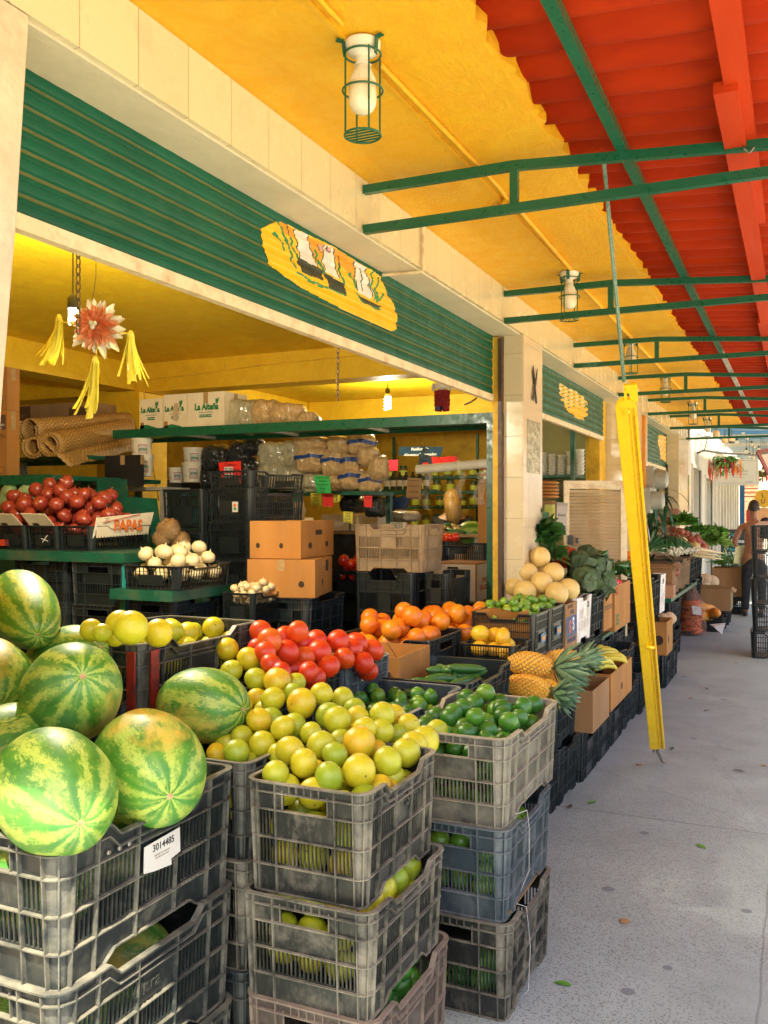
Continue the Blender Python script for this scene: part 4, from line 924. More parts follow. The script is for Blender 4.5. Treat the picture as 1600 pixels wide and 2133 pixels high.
# ------------------------------------------------------------------ cartons
m_tape = mat('packing_tape', (.36, .23, .10), .25, (.42, .28, .13), 20, coat=.4)
def carton(x0, x1, y0, y1, z0, z1, m_, label, open_=False, holes=(), rz=0, group=None, flaps=0, name='cardboard_box', cat='cardboard box', fill=None, seed=0, t=.006):
    """holes: (face 'y'|'x', u 0..1, v 0..1, half width, half height, round?)"""
    cx, cy = (x0 + x1) / 2, (y0 + y1) / 2; a, b_, h = (x1 - x0) / 2, (y1 - y0) / 2, z1 - z0
    r0 = empty(name, (cx, cy, z0), rz); tag(r0, label, cat, group); rn = random.Random(seed); q = MB(); e = .004
    def wall(u0, u1, P, nrm, hh):        # wall as a bent grid without cut-outs; dark plates paint the holes
        q.poly([P(u0, 0), P(u1, 0), P(u1, hh), P(u0, hh)], nrm)
    q.box(-a, -b_, 0, a, b_, t)
    q.box(-a, -b_, t, a, -b_ + t, h); q.box(-a, b_ - t, t, a, b_, h); q.box(-a, -b_ + t, t, -a + t, b_ - t, h); q.box(a - t, -b_ + t, t, a, b_ - t, h)
    if not open_: q.box(-a + t, -b_ + t, h - t - .001, a - t, -.002, h - .001); q.box(-a + t, .002, h - t - .001, a - t, b_ - t, h - .002)
    body = q.build('walls', m_, r0)
    if not open_ and h > .2 and a > .14:
        q = MB(); q.box(-.022, -b_ - .0010, h * .70, .022, -b_ + .0, h - .001); q.build('packing_tape', m_tape, r0); q = MB(); q.box(a, -.022, h * .70, a + .0010, .022, h - .001); q.build('packing_tape', m_tape, r0)
    if flaps:
        q = MB(); L = flaps
        for (p0, p1, dx, dy) in (((-a, -b_), (a, -b_), 0, -1), ((a, -b_), (a, b_), 1, 0), ((a, b_), (-a, b_), 0, 1), ((-a, b_), (-a, -b_), -1, 0)):
            tl = rn.uniform(.2, 1.2); ox, oz = math.cos(tl) * L, -math.sin(tl) * L * (1 if rn.random() < .7 else -1)
            q.poly([(p0[0], p0[1], h), (p1[0], p1[1], h), (p1[0] + dx * ox, p1[1] + dy * ox, h + oz), (p0[0] + dx * ox, p0[1] + dy * ox, h + oz)], (0, 0, -.005))
        q.build('flap', m_, r0)
    if holes:
        for f, u, v, hw, hh, rd in holes:
            pts = []
            n_ = 16 if rd else 12
            for k in range(n_):
                an = 2 * math.pi * k / n_; cu_, cv = math.cos(an), math.sin(an)
                if not rd: cu_ = math.copysign(min(1, abs(cu_) * 1.25), cu_); cv = math.copysign(min(1, abs(cv) * 1.5), cv)
                U, V = hw * cu_, hh * cv
                pts.append((-a + 2 * a * u + U, -b_ - .0012, h * v + V) if f == 'y' else (a + .0012, -b_ + 2 * b_ * u + U, h * v + V))
            q = MB(); q.poly(pts, (0, .001, 0) if f == 'y' else (-.001, 0, 0)); q.build('dark_hole_plate', m_hole_shade, r0)  # flat dark plate paints the hole's shade; the wall is not cut
    return r0
def ctext(r0, face, body, size, u, v, m_, dims, name='print', **k):
    a, b_, h = dims; loc = (-a + 2 * a * u, -b_ - .0018, h * v) if face == 'y' else (a + .0018, -b_ + 2 * b_ * u, h * v)
    return text(name, body, size, m_, r0, loc, FY if face == 'y' else FX, **k)
def cpatch(r0, face, pts, m_, dims, name='print', off=.0012, th=.0006):
    a, b_, h = dims; P = [(-a + 2 * a * u, -b_ - off, h * v) if face == 'y' else (a + off, -b_ + 2 * b_ * u, h * v) for u, v in pts]
    q = MB(); q.poly(P, (0, th, 0) if face == 'y' else (-th, 0, 0)); return q.build(name, m_, r0)
def rect(u0, v0, u1, v1): return [(u0, v0), (u1, v0), (u1, v1), (u0, v1)]
def frame(r0, face, u0, v0, u1, v1, w_, m_, dims, name='print'):
    a, b_, h = dims; wu = w_ / (2 * (a if face == 'y' else b_)); wv = w_ / h; q = MB()
    for (A, B, C_, D_) in ((u0, v0, u1, v0 + wv), (u0, v1 - wv, u1, v1), (u0, v0, u0 + wu, v1), (u1 - wu, v0, u1, v1)):
        P = [(-a + 2 * a * u, -b_ - .0012, h * v) if face == 'y' else (a + .0012, -b_ + 2 * b_ * u, h * v) for u, v in rect(A, B, C_, D_)]
        q.poly(P, (0, .0006, 0) if face == 'y' else (-.0006, 0, 0))
    return q.build(name, m_, r0)
# ------------------------------------------------------------------ left: onion table
tb = empty('green_table', (-4.4, 4.5, 0)); tag(tb, 'green wooden plank table carrying the red onion crates', 'table')
q = MB(); q.box(-1.6, -.36, 1.305, .86, .42, 1.362); q.build('table_top', m_greend, tb)
many('leg', [(x, -.3, 0, x + .05, -.25, 1.305) for x in (-1.5, -.3)], m_greend, tb)
oc = []
for i, lb in enumerate(('black mesh crate of red onions with small red sticker, at the left photo edge', 'black mesh crate of red onions with a chalked cross', 'third black mesh crate of red onions from the left', 'black mesh crate of red onions with the PAPAS carton flap, nearest the white onions')):
    x1 = -3.905 - (3 - i) * .268; o = cr(ME_FLAT, x1 - .262, x1, 4.28, 4.86, 1.363, 1.515, P_darker, lb); oc.append((x1 - .262, x1, o))
    q = MB(); z = 1.515
    if i < 3: q.poly([(x1 - .235, 4.300, 1.50), (x1 - .03, 4.300, 1.50), (x1 - .045, 4.22, 1.585), (x1 - .245, 4.22, 1.59)], (0, .002, .003)); 
    f_ = None
    if i < 3:
        f_ = q.build('carton_flap', m_cardw, None); f_.parent = o; M_ = Matrix.LocRotScale(o.location, o.rotation_euler, o.scale); f_.matrix_parent_inverse = M_.inverted()
        q = MB(); q.poly([(x1 - .20, 4.285, 1.516), (x1 - .15, 4.285, 1.516), (x1 - .152, 4.272, 1.529), (x1 - .202, 4.272, 1.529)], (0, -.001, .0015)); sub(o, 'dark_hole_plate', q, m_hole_shade)  # dark plate paints the shade of the flap's hole
q = MB(); q.poly([(-3.915, 4.30, 1.44), (-3.915, 4.82, 1.455), (-3.885, 4.84, 1.60), (-3.890, 4.31, 1.565)], (.004, 0, 0)); sub(oc[3][2], 'carton_flap', q, m_cardw)
tilt = Matrix.Rotation(R(1.6), 3, 'X') 
tsub(oc[3][2], 'carton_print', 'PAPAS', .095, m_or_ink, None, (-3.890, 4.60, 1.512), (R(92), 0, R(90)), bold=.004)
tsub(oc[3][2], 'carton_print', '20', .045, m_greyink, None, (-3.886, 4.40, 1.548), (R(92), 0, R(90)))
q = MB(); q.bar((-3.882, 4.36, 1.535), (-3.878, 4.70, 1.585), .003, .004); sub(oc[3][2], 'carton_print', q, m_red_ink)
# stickers and chalk cross
q = MB(); q.box(-4.66, 4.2625, 1.385, -4.60, 4.265, 1.425); sub(oc[0][2], 'sticker', q, m_red_ink); q = MB(); q.box(-4.60, 4.2625, 1.385, -4.565, 4.265, 1.425); sub(oc[0][2], 'sticker', q, mat('maroon_ink', (.18, .03, .03), .5))
q = MB(); q.bar((-4.28, 4.263, 1.41), (-4.24, 4.263, 1.455), .004, .003); q.bar((-4.29, 4.263, 1.435), (-4.235, 4.263, 1.42), .004, .003); sub(oc[1][2], 'chalk_cross', q, m_white_ink)
_, Sr = drop(ME_RON, 'red_onion', 110, -4.98, -3.91, 4.31, 4.84, 1.44, .050, 'shiny red onion in the heap on the green table', 'red onion', 'red onions on the green table', 41, mound=.16, up=.5)
for (x0, x1, y0, y1, z0, z1, m_, lb) in ((-3.96, -3.545, 4.17, 4.60, 1.05, 1.303, P_dark, 'dark grey-green crate with turquoise corners right under the onion table'), (-3.96, -3.55, 4.17, 4.60, .79, 1.05, P_dark, 'second dark crate under the onion table'),
        (-3.96, -3.55, 4.17, 4.60, .53, .79, P_darker, 'third dark crate under the onion table'), (-3.96, -3.55, 4.17, 4.60, .26, .53, P_darker, 'fourth dark crate under the onion table'), (-3.96, -3.55, 4.17, 4.60, .0, .26, P_darker, 'floor crate under the onion table'),
        (-4.45, -4.03, 4.20, 4.62, 1.05, 1.303, P_darker, 'black crate under the left half of the onion table'), (-4.45, -4.03, 4.20, 4.62, .75, 1.05, P_darker, 'lower black crate under the left half of the onion table')):
    o = cr(ME_DEEPC, x0, x1, y0, y1, z0, z1, m_, lb)
    if z1 == 1.303 and x0 == -3.96:
        q = MB(); q.box(-3.566, 4.160, 1.06, -3.540, 4.163, 1.29); q.box(-3.5375, 4.55, 1.06, -3.5345, 4.585, 1.29); sub(o, 'turquoise_strip', q, mat('turquoise_paint', (.02, .30, .29), .4))
bd = MB(); bd.poly([PY(a_, b2, 5.1) for a_, b2 in ((262, 1140), (338, 1140), (325, 1038), (266, 1034))], (0, .012, 0)); o = bd.build('green_board', m_greend); tag(o, 'lower dark green board leaning behind the right end of the red onions', 'board')
bd = MB(); bd.poly([PY(a_, b2, 5.3) for a_, b2 in ((200, 1100), (272, 1100), (262, 998), (202, 996))], (0, .012, 0)); o = bd.build('green_board', m_greend); tag(o, 'upper dark green board leaning behind the red onions, below the black panel', 'board')
# left shelves
sh = empty('green_shelf', (-6.4, 5.9, 0)); tag(sh, 'dark green shelf at the left, with woven mats and tall cartons', 'shelf')
q = MB(); q.box(-1.4, -.93, 1.835, 1.50, .30, 1.868); q.box(-1.4, -.95, 1.80, 1.50, -.93, 1.872); q.build('board', m_green, sh)
q = MB(); q.box(-1.4, -.30, 2.02, 1.30, .35, 2.05); q.build('upper_board', m_greend, sh)
many('post', [(1.22, -.33, 0, 1.27, -.28, 1.834), (-1.3, -.33, 0, -1.25, -.28, 1.834), (1.22, .305, 0, 1.27, .345, 2.02)], m_greend, sh)
o = carton(-5.06, -4.70, 5.70, 5.74, 1.80, 2.05, m_black, 'thin black framed panel standing at the right end of the left shelf')
q = MB(); q.box(-6.6, 5.62, 1.870, -5.85, 5.66, 2.01); o = q.build('grey_drawer_unit', mat('grey_metal_unit', (.16, .19, .18), .3, (.08, .10, .10), 4, metal=.5)); tag(o, 'grey metal unit with drawer lines on the left shelf under the mats', 'metal unit')
# tall cartons at the left edge
dd = (.26, .20, .33)
for i, (z0, z1, lb) in enumerate(((1.874, 2.36, 'tall brown carton printed 300, at the left edge of the left shelf'), (2.362, 2.68, 'upper brown carton with a bar code, at the left edge'),)):
    r0 = carton(-5.93, -5.37, 5.00, 5.12, z0, z1, m_cardo, lb); D = (.28, .06, z1 - z0)
    if i == 0:
        cpatch(r0, 'y', rect(.62, .70, .98, .93), m_brownink, D); ctext(r0, 'y', '300', .065, .74, .83, m_white_ink, D, bold=.001); ctext(r0, 'y', 'VASOS TERMICOS\n12 oz/355 mL', .022, .80, .75, m_white_ink, D); ctext(r0, 'y', 'BIO CPCs', .04, .82, .60, m_brownink, D, bold=.001)
        frame(r0, 'y', .76, .03, .95, .13, .004, m_brownink, D)
    else: frame(r0, 'y', .70, .05, .92, .26, .004, m_brownink, D); ctext(r0, 'y', 'IIIIIII', .05, .81, .155, m_brownink, D)
r0 = carton(-6.72, -5.72, 6.25, 6.75, 2.30, 2.58, mat('brown_printed_carton', (.36, .22, .10), .75, (.30, .18, .08), 5), 'wide brown cup carton with dark printed panels, above the woven mats'); D = (.5, .25, .28)
cpatch(r0, 'y', rect(.04, .45, .30, .97), m_brownink, D); cpatch(r0, 'y', rect(.76, .20, .98, .85), m_brownink, D); ctext(r0, 'y', 'DART', .075, .56, .36, m_brownink, D, bold=.002); ctext(r0, 'y', '12J12', .05, .20, .66, m_card, D)
q = MB(); ring = [(.13 * math.cos(a * math.pi / 14), -.0015, .045 * math.sin(a * math.pi / 14)) for a in range(29)]; q.T = Matrix.Translation((.06, -.251, .10)); q.tube(ring, .0025, 4); q.build('print_oval', m_brownink, r0)
# woven mats: spiral rolls
def mat_roll(name, c0, c1, r0_, turns, label, tail=None):
    a, b_ = Vector(c0), Vector(c1); ax = (b_ - a).normalized(); u = ax.cross(Vector((0, 0, 1))).normalized(); v = u.cross(ax); n_ = int(turns * 26)
    me = bpy.data.meshes.new(name); vs = []; fs = []; uv = []; m2 = 14
    prof = []
    for i in range(n_ + 1):
        t_ = i / n_; an = 2 * math.pi * turns * t_ + 2.4; rr = r0_ * (1 - .36 * t_); prof.append((rr * math.cos(an), rr * math.sin(an), t_ * turns))
    if tail: prof = [(tail[0], tail[1], -.35), ((tail[0] + prof[0][0]) / 2, (tail[1] + prof[0][1]) / 2 - .01, -.18)] + prof
    for i, (x, y, t_) in enumerate(prof):
        for k in range(m2 + 1):
            s_ = k / m2; j = 1 + .03 * math.sin(k * 1.7 + i * .4); vs.append(a.lerp(b_, s_) + u * x * j + v * y * j)
    for i in range(len(prof) - 1):
        for k in range(m2): p = i * (m2 + 1) + k; fs.append((p, p + 1, p + m2 + 2, p + m2 + 1))
    me.from_pydata([tuple(x) for x in vs], [], fs); uvl = me.uv_layers.new(name='UVMap')
    for poly_ in me.polygons:
        for li, vi in zip(poly_.loop_indices, poly_.vertices): i, k = divmod(vi, m2 + 1); uvl.data[li].uv = (k / m2 * 1.0, prof[i][2] * .8)
    me.polygons.foreach_set('use_smooth', [True] * len(me.polygons)); me.materials.append(m_weave)
    o = bpy.data.objects.new(name, me); link(o); md = o.modifiers.new('thickness', 'SOLIDIFY'); md.thickness = .012; tag(o, label, 'mat'); return o
mat_roll('woven_mat', PD(102, 925, 6.95), PD(262, 893, 8.05), .105, 2.1, 'front rolled woven palm mat with a big spiral end, on the left shelf', tail=(.16, -.17))
mat_roll('woven_mat', PD(68, 932, 7.0), PD(190, 905, 8.0), .095, 1.6, 'second rolled palm mat lying lower left of the spiral end')
mat_roll('woven_mat', PD(60, 896, 7.15), PD(262, 880, 8.25), .115, 1.7, 'uppermost rolled palm mat, on top of the other two rolls')
# fridge behind onions, jugs, green bags
fr = empty('glass_door_fridge', (-7.4, 7.6, 0)); tag(fr, 'tall glass door fridge glowing blue behind the left shelf', 'fridge')
q = MB(); q.box(-1.0, 0, 0, 1.2, .6, 1.95); q.build('cabinet', m_black, fr)
MB().box(-.95, -.012, .12, 1.12, -.002, 1.85).build('glass_door', mat('fridge_glass', (.05, .20, .26), .1, (.08, .28, .34), 3), fr)
q = MB()
for k in range(18): q.box(1.13, -.02, .95 + k * .05, 1.16, -.004, .98 + k * .05)
q.build('light_strip', m_paper, fr)
fr2 = empty('blue_fridge', (-6.1, 8.2, 0)); tag(fr2, 'light blue drinks fridge seen right of the yellow column', 'fridge')
MB().box(-.75, 0, 0, .75, .6, 1.92).build('cabinet', m_black, fr2); MB().box(-.70, -.012, .1, .32, -.002, 1.80).build('glass_door', mat('fridge_glass_blue', (.10, .34, .42), .15, (.14, .40, .50), 4), fr2)
q = MB()
for k in range(22): q.lathe([(.014, 0), (.014, .02), (0, .022)], 8, (.36, -.03, .7 + k * .05))
q.build('light_strip', m_paper, fr2)
m_bagg = mat('green_printed_bag', (.10, .34, .08), .35, (.62, .66, .40), 18, bump=.8, bscale=30, bdist=.01)
q0 = None
for i, x in enumerate((-5.36, -5.16, -5.00)):
    q = MB(); q.ball((0, 0, .12), 1, 12, 9, (.085, .04, .13), wob=lambda p: 1 + .08 * math.sin(9 * p.x + 5 * p.z)); o = q.build('green_bag', m_bagg, smooth=True, loc=(x, 4.98, 1.575)); o.rotation_euler = (0, .2 - .1 * i, .3 * i); tag(o, 'green and cream vegetable bag standing behind the red onions', 'bag', 'green bags behind the onions')
# white onions crates
WO = cr(ME_FLAT, -3.50, -3.11, 4.08, 4.60, 1.165, 1.300, P_darker, 'black mesh crate of white onions on the small green table')
drop(ME_WON, 'white_onion', 32, -3.49, -3.12, 4.10, 4.59, 1.20, .045, 'white onion in the crate beside the red onions', 'white onion', 'white onions on the small green table', 43, mound=.06, up=.4)
for px, py in ((290, 1135),): pass
tb2 = empty('small_green_table', (-3.32, 4.36, 0)); tag(tb2, 'small green table slab under the white onions', 'table'); MB().box(-.25, -.30, 1.105, .19, .30, 1.163).build('table_top', m_greend, tb2); q = MB(); q.box(-.22, -.25, .82, -.18, .25, 1.105); q.build('leg', m_greend, tb2)
cr(ME_DEEPC, -3.50, -3.16, 4.12, 4.62, .82, 1.103, P_dark, 'dark crate with pale corners under the white onion table'); cr(ME_DEEPC, -3.50, -3.16, 4.12, 4.62, .41, .82, P_darker, 'black crate low under the white onion table'); cr(ME_DEEPC, -3.50, -3.16, 4.12, 4.62, 0, .41, P_darker, 'floor crate under the white onion table')
cr(ME_MESH, -3.08, -2.86, 4.45, 4.82, .93, 1.13, P_darker, 'small black crate of pearl onions left of the brown boxes')
drop(ME_WON, 'pearl_onion', 44, -3.07, -2.87, 4.47, 4.81, 1.05, .026, 'small pale onion in the little crate beside the brown boxes', 'onion', 'small onions in the little crate', 44, mound=.03, up=.4)
cr(ME_DEEPC, -3.08, -2.86, 4.45, 4.82, .5, .93, P_darker, 'black crate under the pearl onion crate'); cr(ME_DEEPC, -3.08, -2.86, 4.45, 4.82, .0, .5, P_darker, 'floor crate below the pearl onions')
# bags of brown things near column foot
m_mesh = film('amber_net_bag', (.30, .17, .06), .3, .95)
for i, (px, py, r_) in enumerate(((352, 1105, .085), (377, 1128, .07), (338, 1122, .065))):
    q = MB(); rn = random.Random(i); q.ball((0, 0, 0), 1, 14, 10, (r_, r_ * .8, r_ * .95), wob=lambda p: 1 + .10 * math.sin(11 * p.x + 4 * p.z) + .06 * math.sin(15 * p.y)); o = q.build('net_bag', m_mesh, smooth=True, loc=PD(px, py, 5.9)); tag(o, 'brown plastic bag of dry goods behind the white onions', 'bag', 'brown bags behind the white onions')
# black crate tower
tw = [(1.02, 1.27, 'black mesh crate fifth from the top of the dark tower'), (1.27, 1.53, 'black mesh crate low in the tower with the emblem sticker above it'), (1.535, 1.76, 'black mesh crate with small emblem sticker in the dark tower'), (1.765, 1.88, 'shallow black mesh crate on top of the dark tower, under the red sign')]
for z0, z1, lb in tw:
    o = cr(ME_MESH if z1 - z0 > .15 else ME_FLAT, -3.72, -3.36, 5.20, 5.95, z0, z1, P_darker, lb)
    if z0 == 1.535:
        q = MB(); q.box(-3.50, 5.188, 1.60, -3.455, 5.192, 1.67); sub(o, 'sticker', q, m_paper); q = MB(); q.ball((-3.478, 5.186, 1.645), .012, 8, 6, (1, .1, 1)); sub(o, 'sticker_emblem', q, m_or_ink); q = MB(); q.ball((-3.476, 5.186, 1.622), .010, 8, 6, (1, .1, 1)); sub(o, 'sticker_emblem', q, m_green_ink)
cr(ME_MESH, -4.15, -3.78, 5.25, 5.95, 1.45, 1.76, P_darker, 'black mesh crate left of the dark tower'); cr(ME_MESH, -3.72, -3.36, 5.20, 5.95, .70, 1.02, P_darker, 'black mesh crate lower in the dark tower'); cr(ME_MESH, -3.72, -3.36, 5.20, 5.95, .0, .70, P_darker, 'bottom black crate of the dark tower')
cr(ME_MESH, -4.15, -3.78, 5.25, 5.95, 1.15, 1.45, P_darker, 'lower black crate left of the dark tower')
# ------------------------------------------------------------------ green frame with the long shelf
gf = empty('overhead_shelf', (-3.5, 5.95, 0)); tag(gf, 'long green steel frame with overhead shelf across the shop', 'shelf frame')
q = MB(); q.box(-1.66, -.02, 2.235, 1.62, .44, 2.262); q.box(-1.66, -.045, 2.205, 1.62, -.02, 2.275); q.box(-1.66, .44, 2.205, 1.62, .465, 2.275); q.box(1.62, -.045, 2.205, 1.65, .465, 2.275); q.build('top_board', m_green, gf)
many('cross_bar', [(x, -.02, 2.212, x + .03, .44, 2.233) for x in (-1.0, -.2, .6)], m_galv, gf)
many('post', [(1.57, -.04, 0, 1.62, .02, 2.204), (1.57, .40, 0, 1.62, .45, 2.204)], m_green, gf)
# lettered cartons on the frame
for i, (x0, x1, lb) in enumerate(((-4.93, -4.70, 'left one of three white cartons lettered in green on the long shelf'), (-4.69, -4.46, 'middle white carton lettered in green, tape torn over its name'), (-4.455, -4.10, 'right, widest white lettered carton on the long shelf'))):
    D = ((x1 - x0) / 2, .16, .29); r0 = carton(x0, x1, 5.97, 6.29, 2.264, 2.264 + (.26 if i == 0 else .285), m_cardw, lb); sz = .058 if i < 2 else .070
    ctext(r0, 'y', 'La Alteña', sz, .46 if i != 2 else .52, .58, m_green_ink, D, bold=.0035, shear=.05, sx=.85); ctext(r0, 'y', 'nopales y verduras', sz * .26, .5, .44, m_green_ink, D)
    cpatch(r0, 'y', rect(.33, .30, .66, .38), m_green_ink, D); ctext(r0, 'y', 'TODO DEL CAMPO', sz * .22, .5, .34, m_white_ink, D, name='white_print')
    if i < 2: cpatch(r0, 'y', [(.0, .0), (1, .0), (.75, .07), (.35, .17), (.0, .16)] if i == 0 else [(0, 0), (1, 0), (.7, .10), (.35, .16), (.0, .10)], m_green_ink, D); cpatch(r0, 'y', rect(.03, .03, .18, .24), m_cardo, D)
    if i == 1: cpatch(r0, 'y', [(.42, .25), (.62, .22), (.66, .72), (.50, .74), (.40, .5)], mat('torn_tape', (.62, .46, .26), .6), D, off=.003)
    q = MB(); a0 = (D[0] * 2 * (.74 if i != 2 else .80) - D[0]); q.leaf((a0, -.166, .19), (.4, 0, 1), .05, .02, 0, 4, up=(0, 1, 0)); q.leaf((a0, -.166, .19), (-.1, 0, 1), .045, .018, 0, 4, up=(0, 1, 0)); q.build('printed_leaf', m_green_ink, r0)
# ------------------------------------------------------------------ plastic bags
def bag(name, loc, s_, m_, label, cat, group, folds=9, seed=0, stripe=None, rot=0, droop=0, amp=.07):
    rn = random.Random(seed); ph = rn.uniform(0, 6); f2 = rn.uniform(3, 5)
    def wob(p):
        an = math.atan2(p.y, p.x); e = (abs(p.x) ** 4 + abs(p.y) ** 4 + abs(p.z) ** 4) ** -.25
        return e * .92 * (1 + amp * math.sin(folds * p.x * 1.2 + ph + 1.5 * p.z) * (1 - .5 * abs(p.z)) + .04 * math.sin(f2 * p.z * 2 + an * 2) + .02 * math.sin(23 * p.x + 9 * p.z))
    q = MB(); q.ball((0, 0, 0), 1, 36, 18, s_, wob=wob); r0 = q.build(name, m_, smooth=True, loc=loc, rz=rot)
    if stripe:
        q = MB(); z0 = s_[2] * rn.uniform(-.1, .25); vs = []; n_ = 40
        for k in range(n_ + 1):
            an = math.pi * 1.25 * k / n_ + math.pi * .88
            for dz in (0, .028):
                z = (z0 + dz + .010 * math.sin(an * 3)) / s_[2]; rr = math.sqrt(max(0, 1 - z * z)); p = Vector((rr * math.cos(an), rr * math.sin(an), z)); w_ = wob(p) * 1.05; vs.append((p.x * s_[0] * w_, p.y * s_[1] * w_, p.z * s_[2] * w_))
        q.add(vs, [(2 * k, 2 * k + 2, 2 * k + 3, 2 * k + 1) for k in range(n_)]); q.build('blue_tape', stripe, r0, smooth=True)
    return tag(r0, label, cat, group)
def bagmat(name, col, col2, rough=.28, coat=.6):
    m, t, b = NT(name); n = N(t); v = n.coord(); w_ = n.math('MULTIPLY', n.rand(), 9.)
    st = n.noise(n.map(v, (2.2, 2.2, .6)), 16, 6, .65, 1.5, w=w_); c = n.mix(n.rng(st, .35, .65), col, col2); c = n.mix(n.rng(n.noise(n.map(v, (3, 3, .7)), 30, 4, .6, 1, w=w_), .63, .7, 0, .5), c, mul(col, 1.5))
    t.links.new(c, b.inputs['Base Color']); b.inputs['Roughness'].default_value = rough; b.inputs['Coat Weight'].default_value = coat; b.inputs['Coat Roughness'].default_value = .1
    h = n.math('ADD', st, n.math('MULTIPLY', n.noise(n.map(v, (3, 3, .8)), 34, 5, .6, 2, w=w_), .5)); t.links.new(n.bump(h, 1, .03), b.inputs['Normal']); return m
m_bagb = bagmat('beige_bag_plastic', (.86, .57, .26), (.64, .40, .16)); m_bags = bagmat('clear_bag_plastic', (.74, .66, .42), (.42, .37, .21)); m_bagk = bagmat('black_bag_plastic', (.035, .038, .035), (.012, .013, .013), .2)
m_tapeb = mat('blue_tape', (.02, .06, .22), .3)
def bagpx(px, py, w_, h_, Y, *a, **k):
    p = PY(px, py, Y); d = -p.x * SY + p.y * CY; sx = w_ / 2 * d / F * 1.10; sz = h_ / 2 * d / F * 1.14; return bag('plastic_bag', p, (sx, .17, sz), *a, **k)
for i, (px, py, w_, h_, st) in enumerate(((650, 925, 80, 30, 0), (710, 928, 52, 38, 0), (753, 925, 58, 42, 1), (655, 958, 70, 52, 1), (695, 965, 44, 58, 1), (733, 970, 44, 50, 1), (768, 950, 46, 38, 0), (735, 1000, 52, 44, 1), (772, 1003, 46, 44, 1), (790, 975, 40, 50, 0), (706, 1008, 48, 34, 0))):
    bagpx(px, py, w_, h_, 6.62 + .03 * (i % 3), m_bagb, 'beige plastic bag with blue tape in the stack under the long shelf' if st else 'plain beige plastic bag in the stack under the long shelf', 'plastic bag', 'beige bags stacked under the long shelf', folds=7, seed=i, stripe=m_tapeb if st else None, rot=.35)
for i, (px, py, w_, h_) in enumerate(((580, 948, 80, 50), (615, 945, 48, 52), (572, 995, 64, 60), (612, 1000, 68, 58), (660, 1008, 56, 42))):
    bagpx(px, py, w_, h_, 6.60 + .03 * (i % 2), m_bags, 'clear plastic bag of pale stalks under the long shelf, beside the beige bags', 'plastic bag', 'clear bags under the long shelf', folds=13, seed=20 + i, rot=.35, amp=.05)
for i, (px, py, w_, h_) in enumerate(((455, 955, 56, 55), (505, 945, 50, 50), (530, 930, 50, 34), (442, 1000, 44, 44), (520, 985, 48, 60), (478, 985, 44, 44), (410, 970, 40, 60))):
    bagpx(px, py, w_, h_, 6.66, m_bagk, 'shiny black plastic bag beside the red price sign', 'plastic bag', 'black bags beside the red sign', folds=8, seed=40 + i, rot=.4)
for i, (px, py, w_, h_) in enumerate(((512, 868, 88, 66), (560, 863, 60, 56), (602, 866, 72, 48), (645, 876, 44, 32))):
    bagpx(px, py, w_, h_, 6.2, m_bags if i < 1 else m_bagb, 'big plastic bag lying on top of the long shelf, right of the white cartons', 'plastic bag', 'bags lying on the long shelf', folds=9, seed=60 + i, rot=.35)
sh2 = empty('bag_shelf', (-4.0, 6.65, 0)); tag(sh2, 'green shelf with pale edge that carries the stacked plastic bags', 'shelf')
p0 = PY(535, 1026, 6.45); p1 = PY(800, 1036, 6.45); MB().box(-4.0 + 4.0 - .55, -.20, 1.735, .93, .28, 1.765).build('board', m_greend, sh2); MB().box(-.55, -.215, 1.730, .15, -.2005, 1.772).build('pale_edge', m_galv, sh2)
many('post', [(.88, .22, 0, .92, .27, 1.735), (-.55, .22, 0, -.51, .27, 1.735)], m_greend, sh2)
# buckets
def bucket(px, py, Y, label, s_=1.):
    p = PY(px, py, Y); r0 = empty('white_bucket', p, .35); tag(r0, label, 'bucket', 'white plastic buckets'); q = MB(); q.lathe([(0, 0), (.074 * s_, 0), (.084 * s_, .155 * s_), (.086 * s_, .16 * s_)], 28); q.build('tub', m_white, r0, smooth=40)
    q = MB(); q.lathe([(.088 * s_, .150 * s_), (.090 * s_, .165 * s_), (.086 * s_, .170 * s_), (0, .171 * s_)], 28); q.build('lid', m_white, r0, smooth=40)
    q = MB(); q.tube([(-.087 * s_, -.02, .14 * s_), (-.08 * s_, -.05 * s_, .07 * s_), (-.02, -.086 * s_, .05 * s_)], .002, 5); q.build('handle', m_steel, r0)
    q = MB()
    def pt(an, z): rr = (.0755 + z * .065) * s_; return (rr * math.sin(an), -rr * math.cos(an), z * s_)
    q.add([pt(a_ / 6 * .9 + .0, z) for a_ in range(7) for z in (.03, .115)], [(2 * k, 2 * k + 2, 2 * k + 3, 2 * k + 1) for k in range(6)]); q.build('label', m_red_ink, r0)
    def pt(an, z): rr = (.0763 + z * .065) * s_; return (rr * math.sin(an), -rr * math.cos(an), z * s_)
    q = MB(); q.add([pt(.05 + a_ / 6 * .8, z) for a_ in range(7) for z in (.036, .109)], [(2 * k, 2 * k + 2, 2 * k + 3, 2 * k + 1) for k in range(6)]); q.build('label', m_paper, r0)
    text('label_print', 'JEVISA', .024 * s_, m_green_ink, r0, (.040 * s_, -.0725 * s_, .075 * s_), (R(90), 0, R(28)), bold=.001); text('label_print', 'DISTRIBUIDORA', .010 * s_, m_red_ink, r0, (.040 * s_, -.0722 * s_, .052 * s_), (R(90), 0, R(28)))
    return r0
q = MB(); q.box(-5.20, 5.85, 1.775, -4.60, 6.2, 1.80); q.box(-5.18, 5.86, 0, -5.14, 5.90, 1.775); q.box(-4.64, 5.86, 0, -4.60, 5.90, 1.775); o = q.build('steel_stand', m_galv); tag(o, 'grey steel stand holding the two stacked white buckets by the column', 'stand')
bucket(297, 992, 5.98, 'lower of the two white buckets stacked by the yellow column', 1.04); bucket(295, 956, 5.98, 'upper of the two white buckets stacked by the yellow column', 1.0)
